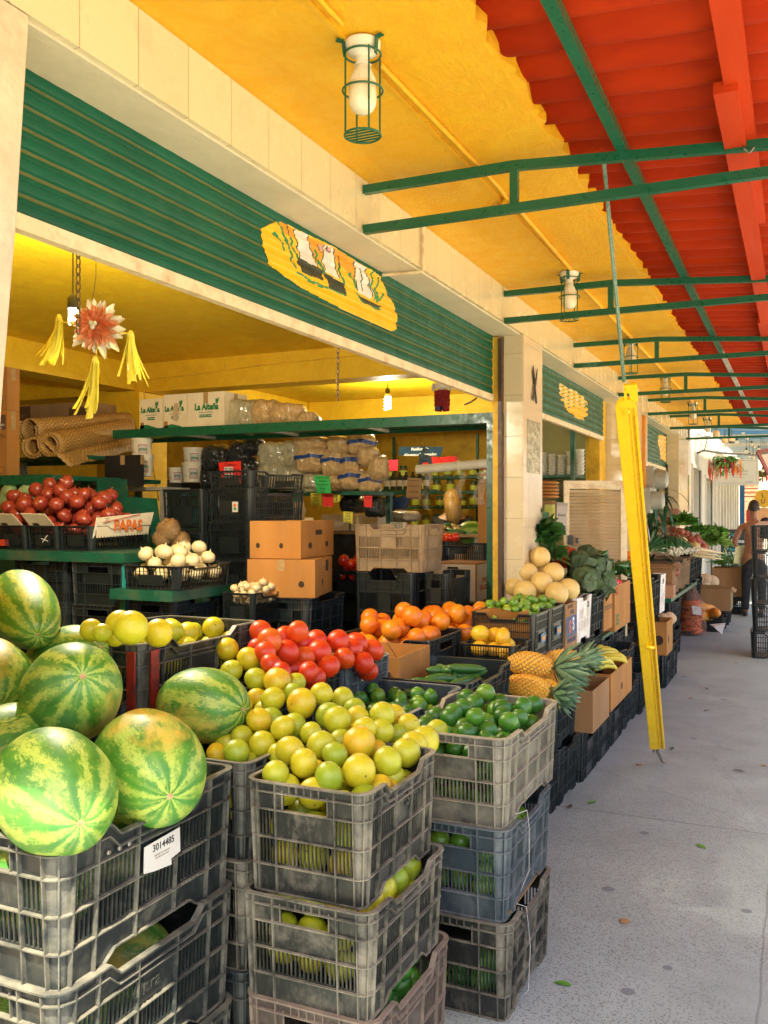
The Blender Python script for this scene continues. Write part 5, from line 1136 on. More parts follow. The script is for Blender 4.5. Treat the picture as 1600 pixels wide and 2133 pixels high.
bucket(367, 1005, 6.5, 'small white bucket left of the stacked pair below the cartons', .78); bucket(400, 1004, 6.5, 'lower bucket of the pair between the small one and the black bags', 1.0); bucket(402, 972, 6.5, 'upper bucket of the pair between the small one and the black bags', .98)
q = MB(); q.box(-5.0, 6.4, 1.765, -3.9, 6.8, 1.785); q.box(-4.98, 6.42, 0, -4.94, 6.46, 1.765); o = q.build('dark_shelf_board', m_greend); tag(o, 'dark shelf under the white buckets and black bags', 'shelf')
# price signs
def sign(pts, m_, label, lines, Y, th=.003, ink=None, cat='price sign', size=None, name='price_sign'):
    P = [PY(a_, b2, Y) for a_, b2 in pts]; c = sum(P, Vector()) / len(P); r0 = empty(name, c); tag(r0, label, cat)
    q = MB(); q.poly([p - c for p in P], (0, th, 0)); q.build('card', m_, r0)
    d = -c.x * SY + c.y * CY; h_ = max(p.z for p in P) - min(p.z for p in P); w_ = max(p.x for p in P) - min(p.x for p in P)
    n_ = len(lines)
    for i, l in enumerate(lines):
        if l: text('writing', l, min(h_ / n_ * .75, w_ / max(3, len(l)) * 1.6), ink or m_ink, r0, (0, -.003, h_ * (.5 - (i + .6) / n_)), FY)
    return r0
s_red = mat('red_card', (.80, .03, .02), .5, (.74, .025, .02), 5); s_yel = mat('yellow_card', (.74, .66, .06), .5); s_grn = mat('green_card', (.03, .46, .10), .5)
r0 = sign([(455, 963), (501, 960), (503, 1008), (462, 1005)], s_red, 'large red price sign reading 35 and 140 by the black bags', ['Cartera', '', '', ''], 5.90)
q = MB(); q.box(-.055, -.004, .0, .025, -.0015, .045); q.box(-.055, -.004, -.055, .025, -.0015, -.008); q.build('white_slip', m_paper, r0)
text('writing', '35.00', .034, m_ink, r0, (-.015, -.006, .022), FY); text('writing', '140.00', .030, m_ink, r0, (-.015, -.006, -.032), FY); text('writing', 'Bote', .028, m_ink, r0, (.055, -.004, .02), FY); text('writing', 'Bot. Gde', .022, m_ink, r0, (.058, -.004, -.035), FY)
sign([(654, 990), (686, 991), (690, 1027), (660, 1026)], s_grn, 'large green handwritten list hanging over the bag shelf', ['Hoja de Tamal', 'Manojo', '1/2 Manojo', 'Pieza', '1/4'], 6.2)
sign([(552, 1023), (579, 1023), (578, 1051), (552, 1050)], s_yel, 'yellow price note leftmost under the bag shelf', ['Bolsa Clara', '$ 1 .00', '$ 2 .00'], 6.35)
sign([(611, 1023), (629, 1023), (630, 1044), (612, 1044)], s_grn, 'small green price note under the bag shelf', ['Bolsa', 'Camiseta', '$120'], 6.35)
sign([(647, 1026), (670, 1027), (669, 1052), (647, 1051)], s_yel, 'yellow price note left of the red one', ['Bolsas', 'Negras', '$ 4.00', '$ 30.00'], 6.35)
sign([(672, 1027), (694, 1028), (694, 1055), (672, 1054)], s_red, 'red price note in the middle under the bag shelf', ['Papel', '', '$'], 6.34)
sign([(694, 1030), (709, 1030), (707, 1044), (695, 1047)], s_yel, 'smallest yellow note tucked right of the red one', ['$'], 6.36)
sign([(758, 1032), (775, 1032), (775, 1057), (758, 1055)], s_red, 'red price note at the right end of the bag shelf', ['Vasos', '', ''], 6.35)
sign([(715, 1065), (735, 1066), (734, 1090), (716, 1087)], s_yel, 'lowest yellow note, over the white boxes', ['Tomate', '$ 8.00', '$ 15.00', '$ 20.00'], 6.1)
sign([(849, 994), (879, 996), (876, 1041), (846, 1036)], m_card, 'brown cardboard notice hanging in front of the jars', ['Favor de no tocar', 'la verdura ni', 'la fruta', 'gracias'], 6.6, cat='notice', name='cardboard_notice')
r0 = sign([(832, 930), (924, 930), (918, 950), (830, 948)], mat('blue_sign', (.002, .025, .05), .95), 'dark blue lettered sign high behind the jars', ['Panificación', 'Alimentos Procesados'], 9.3, ink=m_white_ink, cat='sign', name='shop_sign')
sign([(808, 958), (829, 957), (828, 980), (806, 980)], mat('pink_red_card', (.62, .02, .05), .5), 'pink-red card left of the blue sign', [''], 9.2, cat='card', name='card')
q = MB(); c0 = PY(915, 960, 8.9); q.poly([(-.19, 0, -.055), (.19, 0, -.055), (.20, 0, .035), (.15, 0, .05), (.01, 0, .04), (0, 0, .01), (-.02, 0, .045), (-.16, 0, .045), (-.20, 0, .01)], (0, .03, 0)); o = q.build('red_packet', mat('red_packet', (.55, .02, .02), .3), loc=c0); tag(o, 'pair of red packets on the shelf under the blue sign', 'packet')
# hanging toy donkey
q = MB(); q.ball((0, 0, 0), 1, 12, 9, (.095, .04, .055)); q.tube([(-.07, 0, -.02), (-.095, 0, -.13)], [.022, .013], 8); q.tube([(-.05, 0, -.03), (-.055, 0, -.13)], [.022, .013], 8); q.tube([(.06, 0, -.02), (.055, 0, -.13)], [.022, .013], 8); q.tube([(.08, 0, -.02), (.09, 0, -.12)], [.02, .012], 8); q.tube([(-.06, 0, .02), (-.03, 0, .10)], [.035, .026], 8); q.ball((.0, 0, .115), .035, 10, 8, (1.7, .8, .8)); q.tube([(-.03, 0, .13), (-.055, 0, .20)], [.014, .004], 6); q.tube([(-.01, 0, .14), (.0, 0, .21)], [.014, .004], 6)
o = q.build('toy_donkey', mat('blue_felt', (.10, .16, .19), .9, (.06, .10, .12), 30), smooth=60, loc=PY(886, 955, 7.2)); o.scale = (.62,) * 3; tag(o, 'small blue-grey hanging donkey figure in front of the blue sign', 'figurine')
# plastic bag roll
pr_ = empty('bag_roll', PY(955, 976, 6.9)); tag(pr_, 'long pale roll of plastic bags hung on the green frame', 'bag roll')
q = MB(); q.tube([(-.36, 0, 0), (.50, 0, .055)], .037, 20); q.build('roll', m_white, pr_, smooth=50); q = MB(); q.tube([(.0, 0, .022), (.004, 0, .0225)], .048, 20); q.build('end_ring', m_white, pr_, smooth=50)
fm = film('thin_clear_film', (.75, .72, .60), .2, .30)
for (x, w_, l_) in ((-.26, .07, .30), (.03, .06, .20), (.20, .10, .26)):
    q = MB(); vs = []
    for k in range(9):
        z = -.03 - l_ * k / 8
        for j in range(5): vs.append((x + w_ * (j / 4 - .5) * (1 - .3 * k / 8) + .02 * math.sin(k * .8), -.035 + .012 * math.sin(j * 2 + k), z))
    q.add(vs, [(k * 5 + j, k * 5 + j + 1, k * 5 + j + 6, k * 5 + j + 5) for k in range(8) for j in range(4)])
    q.build('hanging_film', fm, pr_, smooth=True)
# ------------------------------------------------------------------ jar shelves
js = empty('jar_shelves', (-4.1, 10.9, 0)); tag(js, 'dark green shelves of labelled jars behind the woman', 'shelf')
JZ = [1.67, 1.86, 2.05, 1.42]
many('board', [(-.85, -.14, z - .03, 1.6, .14, z) for z in JZ], m_greend, js)
many('post', [(x, .145, 0, x + .03, .18, 2.6) for x in (-.82, .35, 1.55)], m_greend, js)
jb = MB(); jb.lathe([(0, 0), (.052, 0), (.055, .01), (.055, .095), (.044, .115), (.042, .125), (0, .126)], 14); lb_ = MB(); lb_.lathe([(.0565, .02), (.0565, .085)], 14); ld = MB(); ld.lathe([(.047, .120), (.047, .145), (0, .147)], 14)
m_jar = mat('jar_glass', (.10, .09, .05), .12, (.22, .16, .07), 9); m_jlab = mat('jar_label', (.55, .60, .05), .5, (.40, .50, .06), 8)
def jar():
    r0 = empty('glass_jar'); tag(r0, 'glass jar with yellow-green label on the back shelves', 'jar', 'labelled jars behind the woman'); jb.build('glass', m_jar, r0, smooth=40); q = MB(); q.v, q.f, q.m = list(lb_.v), lb_.f[:14], lb_.m[:14]; q.build('label', m_jlab, r0, smooth=40); ld.build('lid', m_greend, r0, smooth=40); return r0
j0 = jar(); first = True; rn = random.Random(2)
for z in JZ[:3] + [JZ[3]]:
    x = -4.86
    while x < -2.62:
        if rn.random() < .85:
            j = j0 if first else copy_tree(j0); first = False; k = rn.uniform(.85, 1.15); j.location = (x, 10.85, z); j.scale = (k, k, k * rn.uniform(.9, 1.15)); j.rotation_euler = (0, 0, rn.uniform(0, 6))
        x += rn.uniform(.14, .19)
bt = MB(); bt.lathe([(0, 0), (.028, 0), (.028, .12), (.012, .15), (.012, .17), (0, .171)], 10); bl = MB(); bl.lathe([(.029, .03), (.029, .09)], 10)
b0 = empty('sauce_bottle'); tag(b0, 'dark sauce bottle with pale label on the shelf beside the cardboard notice', 'bottle', 'dark bottles beside the cardboard notice'); bt.build('glass', m_black, b0, smooth=40); q = MB(); q.v, q.f, q.m = list(bl.v), bl.f[:10], bl.m[:10]; q.build('label', m_paper, b0); 
q = MB(); q.box(-3.75, 8.1, 1.80, -3.22, 8.3, 1.82); o = q.build('bottle_shelf', m_greend); tag(o, 'small dark shelf holding the sauce bottles', 'shelf')
for i in range(7):
    c_ = b0 if i == 0 else copy_tree(b0); c_.location = (-3.70 + .07 * i, 8.17, 1.821)
q = MB(); q.lathe([(0, 0), (.10, 0), (.15, .10), (.155, .105), (.145, .10), (.095, .01), (0, .01)], 24); o = q.build('blue_basin', mat('blue_plastic', (.02, .07, .20), .3), smooth=40, loc=PY(823, 1060, 7.6)); tag(o, 'blue plastic basin on the counter under the sauce bottles', 'basin')
# ------------------------------------------------------------------ middle: boxes and crates
BANH = [('y', .16, .34, .013, .017, 1), ('y', .62, .34, .013, .017, 1), ('x', .27, .33, .030, .020, 1), ('x', .78, .34, .025, .019, 1), ('x', .53, .68, .055, .016, 0)]
r0 = carton(-3.13, -2.79, 4.80, 5.36, 1.315, 1.545, m_cardo, 'upper orange-brown carton with round holes, open, on the boxes left of the tan crate', open_=True, holes=BANH, rz=.12)
r0 = carton(-3.12, -2.70, 4.72, 5.22, 1.085, 1.313, m_cardo, 'lower orange-brown carton with a black hand hole, under the open one', open_=False, holes=[('y', .2, .4, .013, .017, 1), ('y', .8, .35, .018, .02, 1), ('x', .42, .35, .018, .02, 1), ('x', .68, .78, .040, .035, 0)], rz=.28)
cr(ME_DEEP, -3.10, -2.66, 4.74, 5.22, .80, 1.083, P_dark, 'dark crate under the two orange-brown cartons'); cr(ME_DEEPC, -3.10, -2.66, 4.74, 5.22, .52, .80, P_dark, 'second dark crate under the orange-brown cartons'); cr(ME_DEEPC, -3.10, -2.66, 4.74, 5.22, 0, .52, P_darker, 'floor crate under the orange-brown cartons')
cr(ME_DEEP, -2.62, -2.14, 5.28, 5.64, 1.22, 1.52, P_tan, 'tan slotted crate on top of the tilted black crate')
o = cr(ME_DEEP, -2.60, -2.20, 5.26, 5.62, .72, 1.215, P_darker, 'black crate standing on its side under the tan crate')
cr(ME_DEEPC, -2.60, -2.16, 5.26, 5.62, .36, .72, P_darker, 'black crate lower down below the tan crate'); cr(ME_DEEPC, -2.60, -2.16, 5.26, 5.62, 0, .36, P_darker, 'floor crate below the tan crate')
cr(ME_DEEPC, -2.14, -1.99, 5.30, 5.75, .85, 1.215, P_darker, 'narrow black crate edge right of the one below the tan crate')
cr(ME_DEEP, -2.96, -2.66, 5.55, 5.95, .90, 1.20, P_darker, 'black crate of tomatoes left of the tan crate'); drop(ME_TOM, 'tomato', 16, -2.94, -2.68, 5.57, 5.93, 1.12, .042, 'ripe tomato in the black crate behind the cartons', 'tomato', 'tomatoes in the black crate', 51, up=.5)
cr(ME_DEEPC, -2.96, -2.66, 5.55, 5.95, .45, .90, P_darker, 'black crate under the tomato crate'); cr(ME_DEEPC, -2.96, -2.66, 5.55, 5.95, 0, .45, P_darker, 'floor crate under the tomato crate')
r0 = carton(-2.32, -2.00, 5.90, 6.30, .98, 1.25, m_cardo, 'carton lettered PAPAS VELAZQUEZ beside the green post'); D = (.16, .20, .27); 
cpatch(r0, 'y', rect(.03, .04, .97, .96), m_cardw, D); ctext(r0, 'y', 'PAPAS', .052, .52, .46, m_red_ink, D, bold=.0018); ctext(r0, 'y', 'VELAZQUEZ', .044, .52, .30, m_red_ink, D, bold=.0018, sx=.85)
frame(r0, 'y', .36, .60, .56, .76, .002, m_greyink, D); ctext(r0, 'y', '20', .03, .46, .68, m_greyink, D); cpatch(r0, 'y', [(.33, .84), (.60, .84), (.58, .90), (.35, .90)], m_hole_shade, D, off=.002); frame(r0, 'y', .68, .64, .92, .90, .002, m_greyink, D); ctext(r0, 'y', '__  ____\n__  ____\n__  ____', .016, .80, .78, m_greyink, D)  # grip slot's shade painted as a dark patch
for v in (.88, .80, .72, .64): frame(r0, 'y', .06, v - .03, .13, v + .02, .0015, m_greyink, D)
cpatch(r0, 'x', rect(.03, .04, .97, .96), m_cardw, D); ctext(r0, 'x', 'PAPAS\nVELAZQUEZ', .05, .5, .45, m_red_ink, D, bold=.0018)
cr(ME_DEEPC, -2.34, -2.0, 5.90, 6.35, .60, .98, P_darker, 'black crate under the lettered potato carton'); cr(ME_DEEPC, -2.34, -2.0, 5.90, 6.35, .0, .60, P_darker, 'floor crate under the lettered potato carton')
cr(ME_MESH, -2.62, -2.10, 6.45, 6.95, 1.19, 1.37, P_dark, 'open dark crate behind the potato carton'); cr(ME_DEEPC, -2.62, -2.10, 6.45, 6.95, .6, 1.19, P_darker, 'black crate under the open dark one'); cr(ME_DEEPC, -2.62, -2.10, 6.45, 6.95, .0, .6, P_darker, 'floor crate behind the potato carton')
# counter with goods
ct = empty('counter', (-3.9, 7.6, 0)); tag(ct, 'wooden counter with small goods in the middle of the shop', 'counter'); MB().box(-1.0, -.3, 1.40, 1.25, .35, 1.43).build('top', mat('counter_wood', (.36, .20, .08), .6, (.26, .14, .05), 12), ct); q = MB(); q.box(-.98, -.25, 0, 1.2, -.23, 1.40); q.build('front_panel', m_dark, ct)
for i, (px, py, w_, h_, lb) in enumerate(((600, 1070, 58, 26, 'white carton left on the counter'), (700, 1075, 70, 34, 'white carton in the middle of the counter'), (757, 1078, 66, 34, 'white carton right of the lowest yellow note'))):
    p = PY(px, py, 7.35); d = -p.x * SY + p.y * CY; a = w_ / 2 * d / F; h_ = h_ * d / F; carton(p.x - a, p.x + a, 7.35, 7.6, 1.431, 1.431 + h_, m_cardw, lb, group='white cartons on the counter')
bagpx(600, 1062, 54, 44, 6.9, m_bagb, 'bulging beige bag hanging below the bag shelf', 'plastic bag', None, seed=80)
bagpx(737, 1050, 34, 34, 6.9, m_bagk, 'round black bag below the bag shelf', 'plastic bag', None, seed=81); bagpx(785, 1055, 30, 40, 6.9, m_bagk, 'dark bag at the end below the bag shelf', 'plastic bag', None, seed=82)
bagpx(843, 1075, 56, 22, 7.2, bagmat('pale_packet', (.62, .54, .36), (.45, .36, .22)), 'pale lying packet on the counter in front of the jars', 'plastic bag', None, seed=83)
rn = random.Random(14); mm_ = [mat('packet_cream', (.66, .52, .30), .5), mat('packet_green', (.05, .26, .08), .5), mat('packet_red', (.55, .04, .03), .5), mat('packet_black', (.03, .02, .02), .4), mat('packet_gold', (.60, .42, .10), .4)]
tr = empty('goods_table', (-3.0, 7.6, 0)); tag(tr, 'wooden side table of small packets in front of the woman', 'table'); MB().box(-.35, -.25, 1.385, .55, .25, 1.41).build('top', mat('pale_wood', (.46, .30, .13), .6), tr); many('leg', [(.48, -.22, 0, .52, -.18, 1.385), (-.3, -.22, 0, -.26, -.18, 1.385)], m_steel, tr)
for i in range(34):
    px = rn.uniform(838, 965); p = PY(px, 1100 - rn.uniform(0, 10), 7.45 + rn.uniform(-.05, .15)); k = rn.randrange(5); q = MB(); q.ball((0, 0, 0), 1, 8, 6, (.06, .04, .018), wob=lambda v_: 1 + .15 * math.sin(8 * v_.x)); o = q.build('small_packet', mm_[k], smooth=True, loc=(p.x, p.y, 1.43 + rn.uniform(0, .05))); o.rotation_euler = (rn.uniform(-.4, .4), rn.uniform(-.4, .4), rn.uniform(0, 3)); tag(o, ['cream', 'green', 'red', 'black', 'golden'][k] + ' small packet among the goods in front of the woman', 'packet', 'packets in front of the woman')
for i in range(6):
    p = PY(812 + i * 6, 1100, 6.9); q = MB(); q.box(-.018, -.02, 0, .018, .02, .075); o = q.build('small_carton', m_cardw, loc=(p.x, p.y, 1.44)); tag(o, 'small white packet standing in the row behind the tan crate', 'packet', 'row of white packets behind the tan crate')
for i in range(5):
    p = PY(912 + i * 9, 1136, 6.7); o = put(ME_TOM, 'tomato', (p.x, p.y, 1.40), (i, 0, i), (.038,) * 3); tag(o, 'tomato on the open dark crate right of the tan crate', 'tomato', 'tomatoes right of the tan crate')
# egg cartons and brown boxes by the green post
for i, (z0, z1, lb) in enumerate(((1.16, 1.50, 'lower brown carton by the green post behind the dark crate'), (1.50, 1.83, 'upper brown carton by the green post, under the egg trays'))):
    r0 = carton(-2.36, -2.05, 7.0, 7.35, z0, z1, m_cardo, lb); D = (.155, .175, .34); ctext(r0, 'y', 'OJ' if i == 0 else 'Frágil', .09, .6, .35, m_brownink, D)
cr(ME_DEEPC, -2.36, -2.05, 7.0, 7.35, .6, 1.16, P_darker, 'black crate under the brown cartons by the post'); cr(ME_DEEPC, -2.36, -2.05, 7.0, 7.35, 0, .6, P_darker, 'floor crate under the brown cartons by the post')
et = empty('egg_tray', (-2.20, 7.1, 1.832)); tag(et, 'brown egg trays stacked on the cartons by the green post', 'egg tray'); q = MB()
for k in range(3): q.box(-.14, -.12, k * .05, .14, .12, k * .05 + .03)
q.build('tray', m_cardo, et); q = MB()
for k in range(3):
    for j in range(4): q.ball((-.10 + j * .065, -.115, .045 + k * .05), .018, 8, 6)
q.build('egg', m_white, et, smooth=True)
o = put(ME_WM, 'watermelon', PY(982, 1112, 7.6), (0, 0, .5), (.8, .9, .9)); tag(o, 'dark green watermelon inside the shop beside the woman', 'watermelon')
# ------------------------------------------------------------------ hanging things
def chain(px, py0, py1, d, label, zt=None):
    p = PD(px, py0, d); n_ = 0; q = MB(); z = zt or p.z; zb = PD(px, py1, d).z; i = 0
    while z > zb:
        a = (i % 2) * math.pi / 2; L_ = []
        for k in range(11): an = 2 * math.pi * k / 10; u = .009 * math.cos(an); L_.append((u * math.cos(a), u * math.sin(a), z - p.z - .016 + .020 * math.sin(an)))
        q.tube(L_, .0026, 5, cap=False); z -= .030; i += 1
    o = q.build('chain', m_rust, smooth=60, loc=p); return tag(o, label, 'chain')
chain(163, 560, 690, 3.25, 'rusty chain hanging in front of the paper flower', zt=2.96)
chain(704, 712, 832, 5.2, 'thin rusty chain hanging in the middle of the shop', zt=2.96)
# paper flower star with tassels
fl = empty('paper_flower', PD(200, 680, 3.35)); tag(fl, 'orange and white paper flower hanging with three yellow tassels', 'paper flower'); fl.rotation_euler = (0, 0, YAW)
rn = random.Random(3)
def petals(n_, r0_, r1_, y0, m_, name, cup):
    q = MB()
    for i in range(n_):
        a = 2 * math.pi * i / n_ + rn.uniform(-.12, .12); d = Vector((math.cos(a), -cup + rn.uniform(-.15, .15), math.sin(a)))
        q.leaf((.004 * math.cos(a), y0 + rn.uniform(-.004, .004), .004 * math.sin(a)), d, r1_ * rn.uniform(.82, 1.12), r1_ * .34, 0, 5, up=(0, -1, 0), cup=.55)
    return q.build(name, m_, fl)
pw = mat('white_paper', (.82, .80, .70), .7); po = leaf_mat('orange_paper', (.84, .34, .16), (.66, .13, .05), .65); py_ = mat('yellow_crepe', (.84, .76, .10), .7, (.78, .66, .06), 20)
petals(26, 0, .100, .024, pw, 'white_petals', .05); petals(22, 0, .084, .012, leaf_mat('peach_paper', (.88, .50, .30), (.82, .34, .16), .65), 'peach_petals', .20); petals(18, 0, .070, .000, po, 'orange_petals', .42); petals(12, 0, .045, -.014, po, 'orange_petals', .8)
q = MB(); q.ball((-.006, -.040, .006), .009, 10, 8); q.ball((.008, -.042, .004), .009, 10, 8); q.ball((.0, -.042, -.009), .009, 10, 8); q.build('centre_beads', pw, fl, smooth=True)
q = MB(); q.tube([(-.145, .01, .022), (.135, .02, -.025)], .003, 6); q.tube([(0, .01, -.04), (-.005, .012, -.13)], .003, 6); q.build('stick', mat('gold_stick', (.60, .46, .05), .4), fl)
for (x, z, L, lean) in ((-.140, .030, .17, -.35), (.125, -.03, .18, .10), (-.006, -.125, .21, -.15)):
    q = MB()
    for k in range(26):
        a = rn.uniform(0, 6.28); sp = rn.uniform(.004, .02) if rn.random() < .8 else .05; pts = []; LL = L * rn.uniform(.75, 1.05)
        for j in range(6): t_ = j / 5; s2 = .008 + (sp) * t_ ** 1.4; pts.append((x + math.cos(a) * s2 + lean * .12 * t_ * t_, .01 + math.sin(a) * s2, z - LL * t_))
        vs = []; 
        for j, p in enumerate(pts): w_ = .0055 * (1 + .3 * math.sin(j * 2 + a)); vs += [(p[0] - w_ * math.cos(a * 2), p[1] - w_ * math.sin(a * 2), p[2]), (p[0] + w_ * math.cos(a * 2), p[1] + w_ * math.sin(a * 2), p[2])]
        q.add(vs, [(2 * j, 2 * j + 2, 2 * j + 3, 2 * j + 1) for j in range(5)])
    q.ball((x, .01, z), .012, 8, 6, (1, 1, 1.6)); q.build('tassel', py_, fl)
q = MB(); q.tube([PD(190, 640, 3.36), PD(196, 605, 3.34), PD(200, 575, 3.33), (PD(200, 575, 3.33).x, PD(200, 575, 3.33).y, 2.96)], .0012, 4); o = q.build('hanging_wire', m_rust); tag(o, 'thin wire holding the paper flower', 'wire')
# light bulbs
def emit(name, col, st):
    m, t, b = NT(name); b.inputs['Emission Color'].default_value = C4(col); b.inputs['Emission Strength'].default_value = st; b.inputs['Base Color'].default_value = C4(col); return m
m_lit = emit('lit_bulb', (1, .97, .84), 9.0)
bb = empty('hanging_bulb', (-3.87, 8.57, CZ - .01)); tag(bb, 'lit spiral bulb hanging from the yellow shop ceiling', 'light bulb')
q = MB(); q.tube([(0, 0, 0), (.004, 0, -.05), (0, 0, -.09)], .006, 6); q.lathe([(0, -.14), (.022, -.14), (.026, -.10), (.018, -.08), (0, -.08)], 12); q.build('socket', m_black, bb, smooth=50)
q = MB(); q.lathe([(.0, -.17), (.03, -.17), (.034, -.15), (.022, -.14), (0, -.14)], 14); q.build('bulb_base', m_white, bb, smooth=50)
q = MB(); q.tube([(.028 * math.cos(a * .5), .028 * math.sin(a * .5), -.175 - .0027 * a) for a in range(48)], .009, 8); q.build('glass_spiral', m_lit, bb, smooth=True)
ld_ = bpy.data.lights.new('bulb_light', 'POINT'); ld_.energy = 20; ld_.color = (1, .9, .62); ld_.shadow_soft_size = .05; lo = bpy.data.objects.new('bulb_light', ld_); link(lo); lo.location = (-3.87, 8.57, CZ - .36)
b2 = empty('tube_bulb', PD(152, 657, 3.9)); tag(b2, 'lit white bulb partly hidden behind the paper flower', 'light bulb'); q = MB()
for dx in (-.014, .0, .016): q.tube([(dx, 0, .03), (dx, 0, -.035)], .008, 8)
q.build('glass_tube', m_lit, b2, smooth=True); q = MB(); q.lathe([(0, .03), (.024, .03), (.024, .07), (.012, .09), (.004, .10), (.003, 2.96 - b2.location.z)], 12); q.build('socket', m_black, b2, smooth=50)
ld2 = bpy.data.lights.new('bulb_light', 'POINT'); ld2.energy = 45; ld2.color = (1, .93, .75); ld2.shadow_soft_size = .04; lo = bpy.data.objects.new('bulb_light', ld2); link(lo); lo.location = b2.location + Vector((0, 0, -.08))
# fringed hanging figure
hf = empty('fringed_figure', PD(921, 828, 7.4)); tag(hf, 'little red fringed paper figure with a white head hanging near the shutter corner', 'paper figure'); rf = mat('red_fringe', (.30, .015, .02), .9, (.18, .01, .01), 60, bump=1, bscale=90, bdist=.01); q = MB()
for k in range(8): z = .06 - k * .016; q.lathe([(.068, z - .016), (.062, z)], 16, wob=lambda a, z: 1 + .08 * math.sin(9 * a + z * 90), sx=1, sy=.6)
q.build('fringed_body', rf, hf); q = MB(); q.ball((0, 0, .10), .05, 12, 9, (1.3, .8, .8)); q.build('head', m_white, hf, smooth=True); q = MB(); q.ball((-.075, 0, .09), .022, 8, 6, (.8, .6, 1.6)); q.ball((.075, 0, .085), .022, 8, 6, (.8, .6, 1.6)); q.build('ear', m_paper, hf, smooth=True)
q = MB(); q.tube([(-.03, 0, -.06), (-.035, 0, -.11)], .03, 10); q.tube([(.03, 0, -.06), (.035, 0, -.11)], .03, 10); q.build('leg', rf, hf); q = MB(); q.box(-.045, -.045, -.10, .0, .045, -.075); q.build('boot', m_blue_ink, hf); q = MB(); q.tube([(0, 0, .13), (0, 0, 2.96 - hf.location.z)], .0015, 4); q.build('thread', m_rust, hf)
# ribbon bow on the pillar
q = MB(); rb = Vector((BX + .012, 5.98, 2.45)); q.poly([(0, -.035, .13), (0, .0, .05), (0, .06, -.11), (0, .035, -.12), (0, -.005, .0), (0, -.05, .08)], (.004, 0, 0)); q.poly([(.003, .055, .12), (.003, .0, .03), (.003, -.07, -.10), (.003, -.045, -.11), (.003, .015, .0), (.003, .045, .06)], (.004, 0, 0)); q.poly([(.002, -.02, .045), (.002, .02, .045), (.002, .02, .01), (.002, -.02, .01)], (.007, 0, 0))
o = q.build('black_ribbon', mat('black_ribbon', (.012, .012, .014), .5), loc=rb); tag(o, 'black mourning ribbon bow on the first tiled pillar', 'ribbon')
q = MB(); q.tube([(-1.88, 5.55, 2.33), (-1.90, 5.50, 2.30), (-1.93, 5.46, 2.28)], .006, 6); o = q.build('door_chain', m_rust); tag(o, 'short dark chain at the end of the near shutter', 'chain')
# cables on interior beams
pipe([(-5.553, 6.60, 2.80), (-5.0, 6.672, 2.82), (-4.2, 6.672, 2.86), (-3.2, 6.672, 2.88), (-2.2, 6.672, 2.90)], .004, 'thin cable tacked along the yellow cross beam', m_yel2, 'cable', 5, 'cable')
pipe([(-5.40, 6.59, 2.78), (-5.37, 6.59, 2.3), (-5.2, 6.5, 1.9), (-5.0, 6.3, 1.7)], .005, 'yellow cable hanging down the shop column', m_yel2, 'cable', 5, 'cable')
# ------------------------------------------------------------------ second display row: limes, honeydews, vegetables on crates (X about -1.3)
RX = -1.30
k1 = cr(ME_MESH, -1.66, RX, 4.80, 5.14, .80, 1.045, P_darker, 'black mesh crate of small limes with blue and orange sticker, nearer one')
k2 = cr(ME_MESH, -1.655, RX, 5.16, 5.50, .80, 1.045, P_darker, 'black mesh crate of small limes with sticker, next to the honeydews')
m_stk = mat('blue_sticker', (.03, .20, .38), .4); m_stko = mat('orange_sticker', (.72, .28, .02), .4)
for o, y in ((k1, 4.97), (k2, 5.33)):
    q = MB(); q.box(RX + .003, y - .045, .875, RX + .006, y + .055, .925); sub(o, 'sticker', q, m_stk); q = MB(); q.box(RX + .0065, y - .03, .888, RX + .008, y + .04, .912); sub(o, 'sticker_centre', q, m_stko)
q = MB(); q.poly([(-1.64, 4.815, 1.0), (-1.32, 4.815, 1.0), (-1.32, 4.815, .84), (-1.64, 4.815, .84)], (0, .003, 0)); q.poly([(-1.64, 4.82, 1.058), (-1.52, 4.80, 1.075), (-1.40, 4.82, 1.05), (-1.34, 4.83, 1.07), (-1.34, 4.85, 1.0), (-1.64, 4.84, 1.0)], (0, .003, 0)); sub(k1, 'cardboard_lining', q, m_cardo)
for x0, x1, y0, y1, s_, lb in ((-1.64, -1.325, 4.83, 5.12, 61, 'small green lime in the nearer mesh crate'), (-1.64, -1.325, 5.18, 5.48, 62, 'small green lime in the mesh crate next to the honeydews')):
    drop(ME_LIM2, 'lime', 66, x0, x1, y0, y1, .975, .0235, lb, 'lime', lb + 's', s_, mound=.05)
for y0, y1, a_ in ((4.80, 5.14, 'nearer'), (5.16, 5.50, 'farther')):
    for z0, z1, b2_ in ((.53, .80, 'upper'), (.26, .53, 'middle'), (0, .26, 'floor')): cr(ME_DEEPC, -1.66, RX - .01, y0, y1, z0, z1, P_dark, '%s dark crate under the %s crate of small limes' % (b2_, a_))
# honeydews in a printed carton
r0 = carton(-1.68, RX, 5.52, 5.84, .74, 1.03, m_card, 'printed melon carton with navy panel under the honeydew pyramid', open_=True); D = (.19, .16, .29)
cpatch(r0, 'x', rect(.04, .28, .96, .72), m_blue_ink, D); ctext(r0, 'x', 'CANTALOUPES', .042, .5, .20, m_blue_ink, D, bold=.001, sx=.8); ctext(r0, 'x', 'CLASSIC', .040, .55, .80, m_blue_ink, D, sx=.8); ctext(r0, 'x', 'S', .11, .38, .48, m_or_ink, D, bold=.004); ctext(r0, 'x', 'S', .11, .66, .52, m_white_ink, D, bold=.004, name='white_print'); ctext(r0, 'x', 'MELONES', .03, .4, .93, m_brownink, D)
cr(ME_DEEPC, -1.66, RX - .01, 5.52, 5.84, .48, .74, P_dark, 'dark crate under the melon carton'); cr(ME_DEEPC, -1.66, RX - .01, 5.52, 5.84, 0, .48, P_darker, 'floor crate under the melon carton')
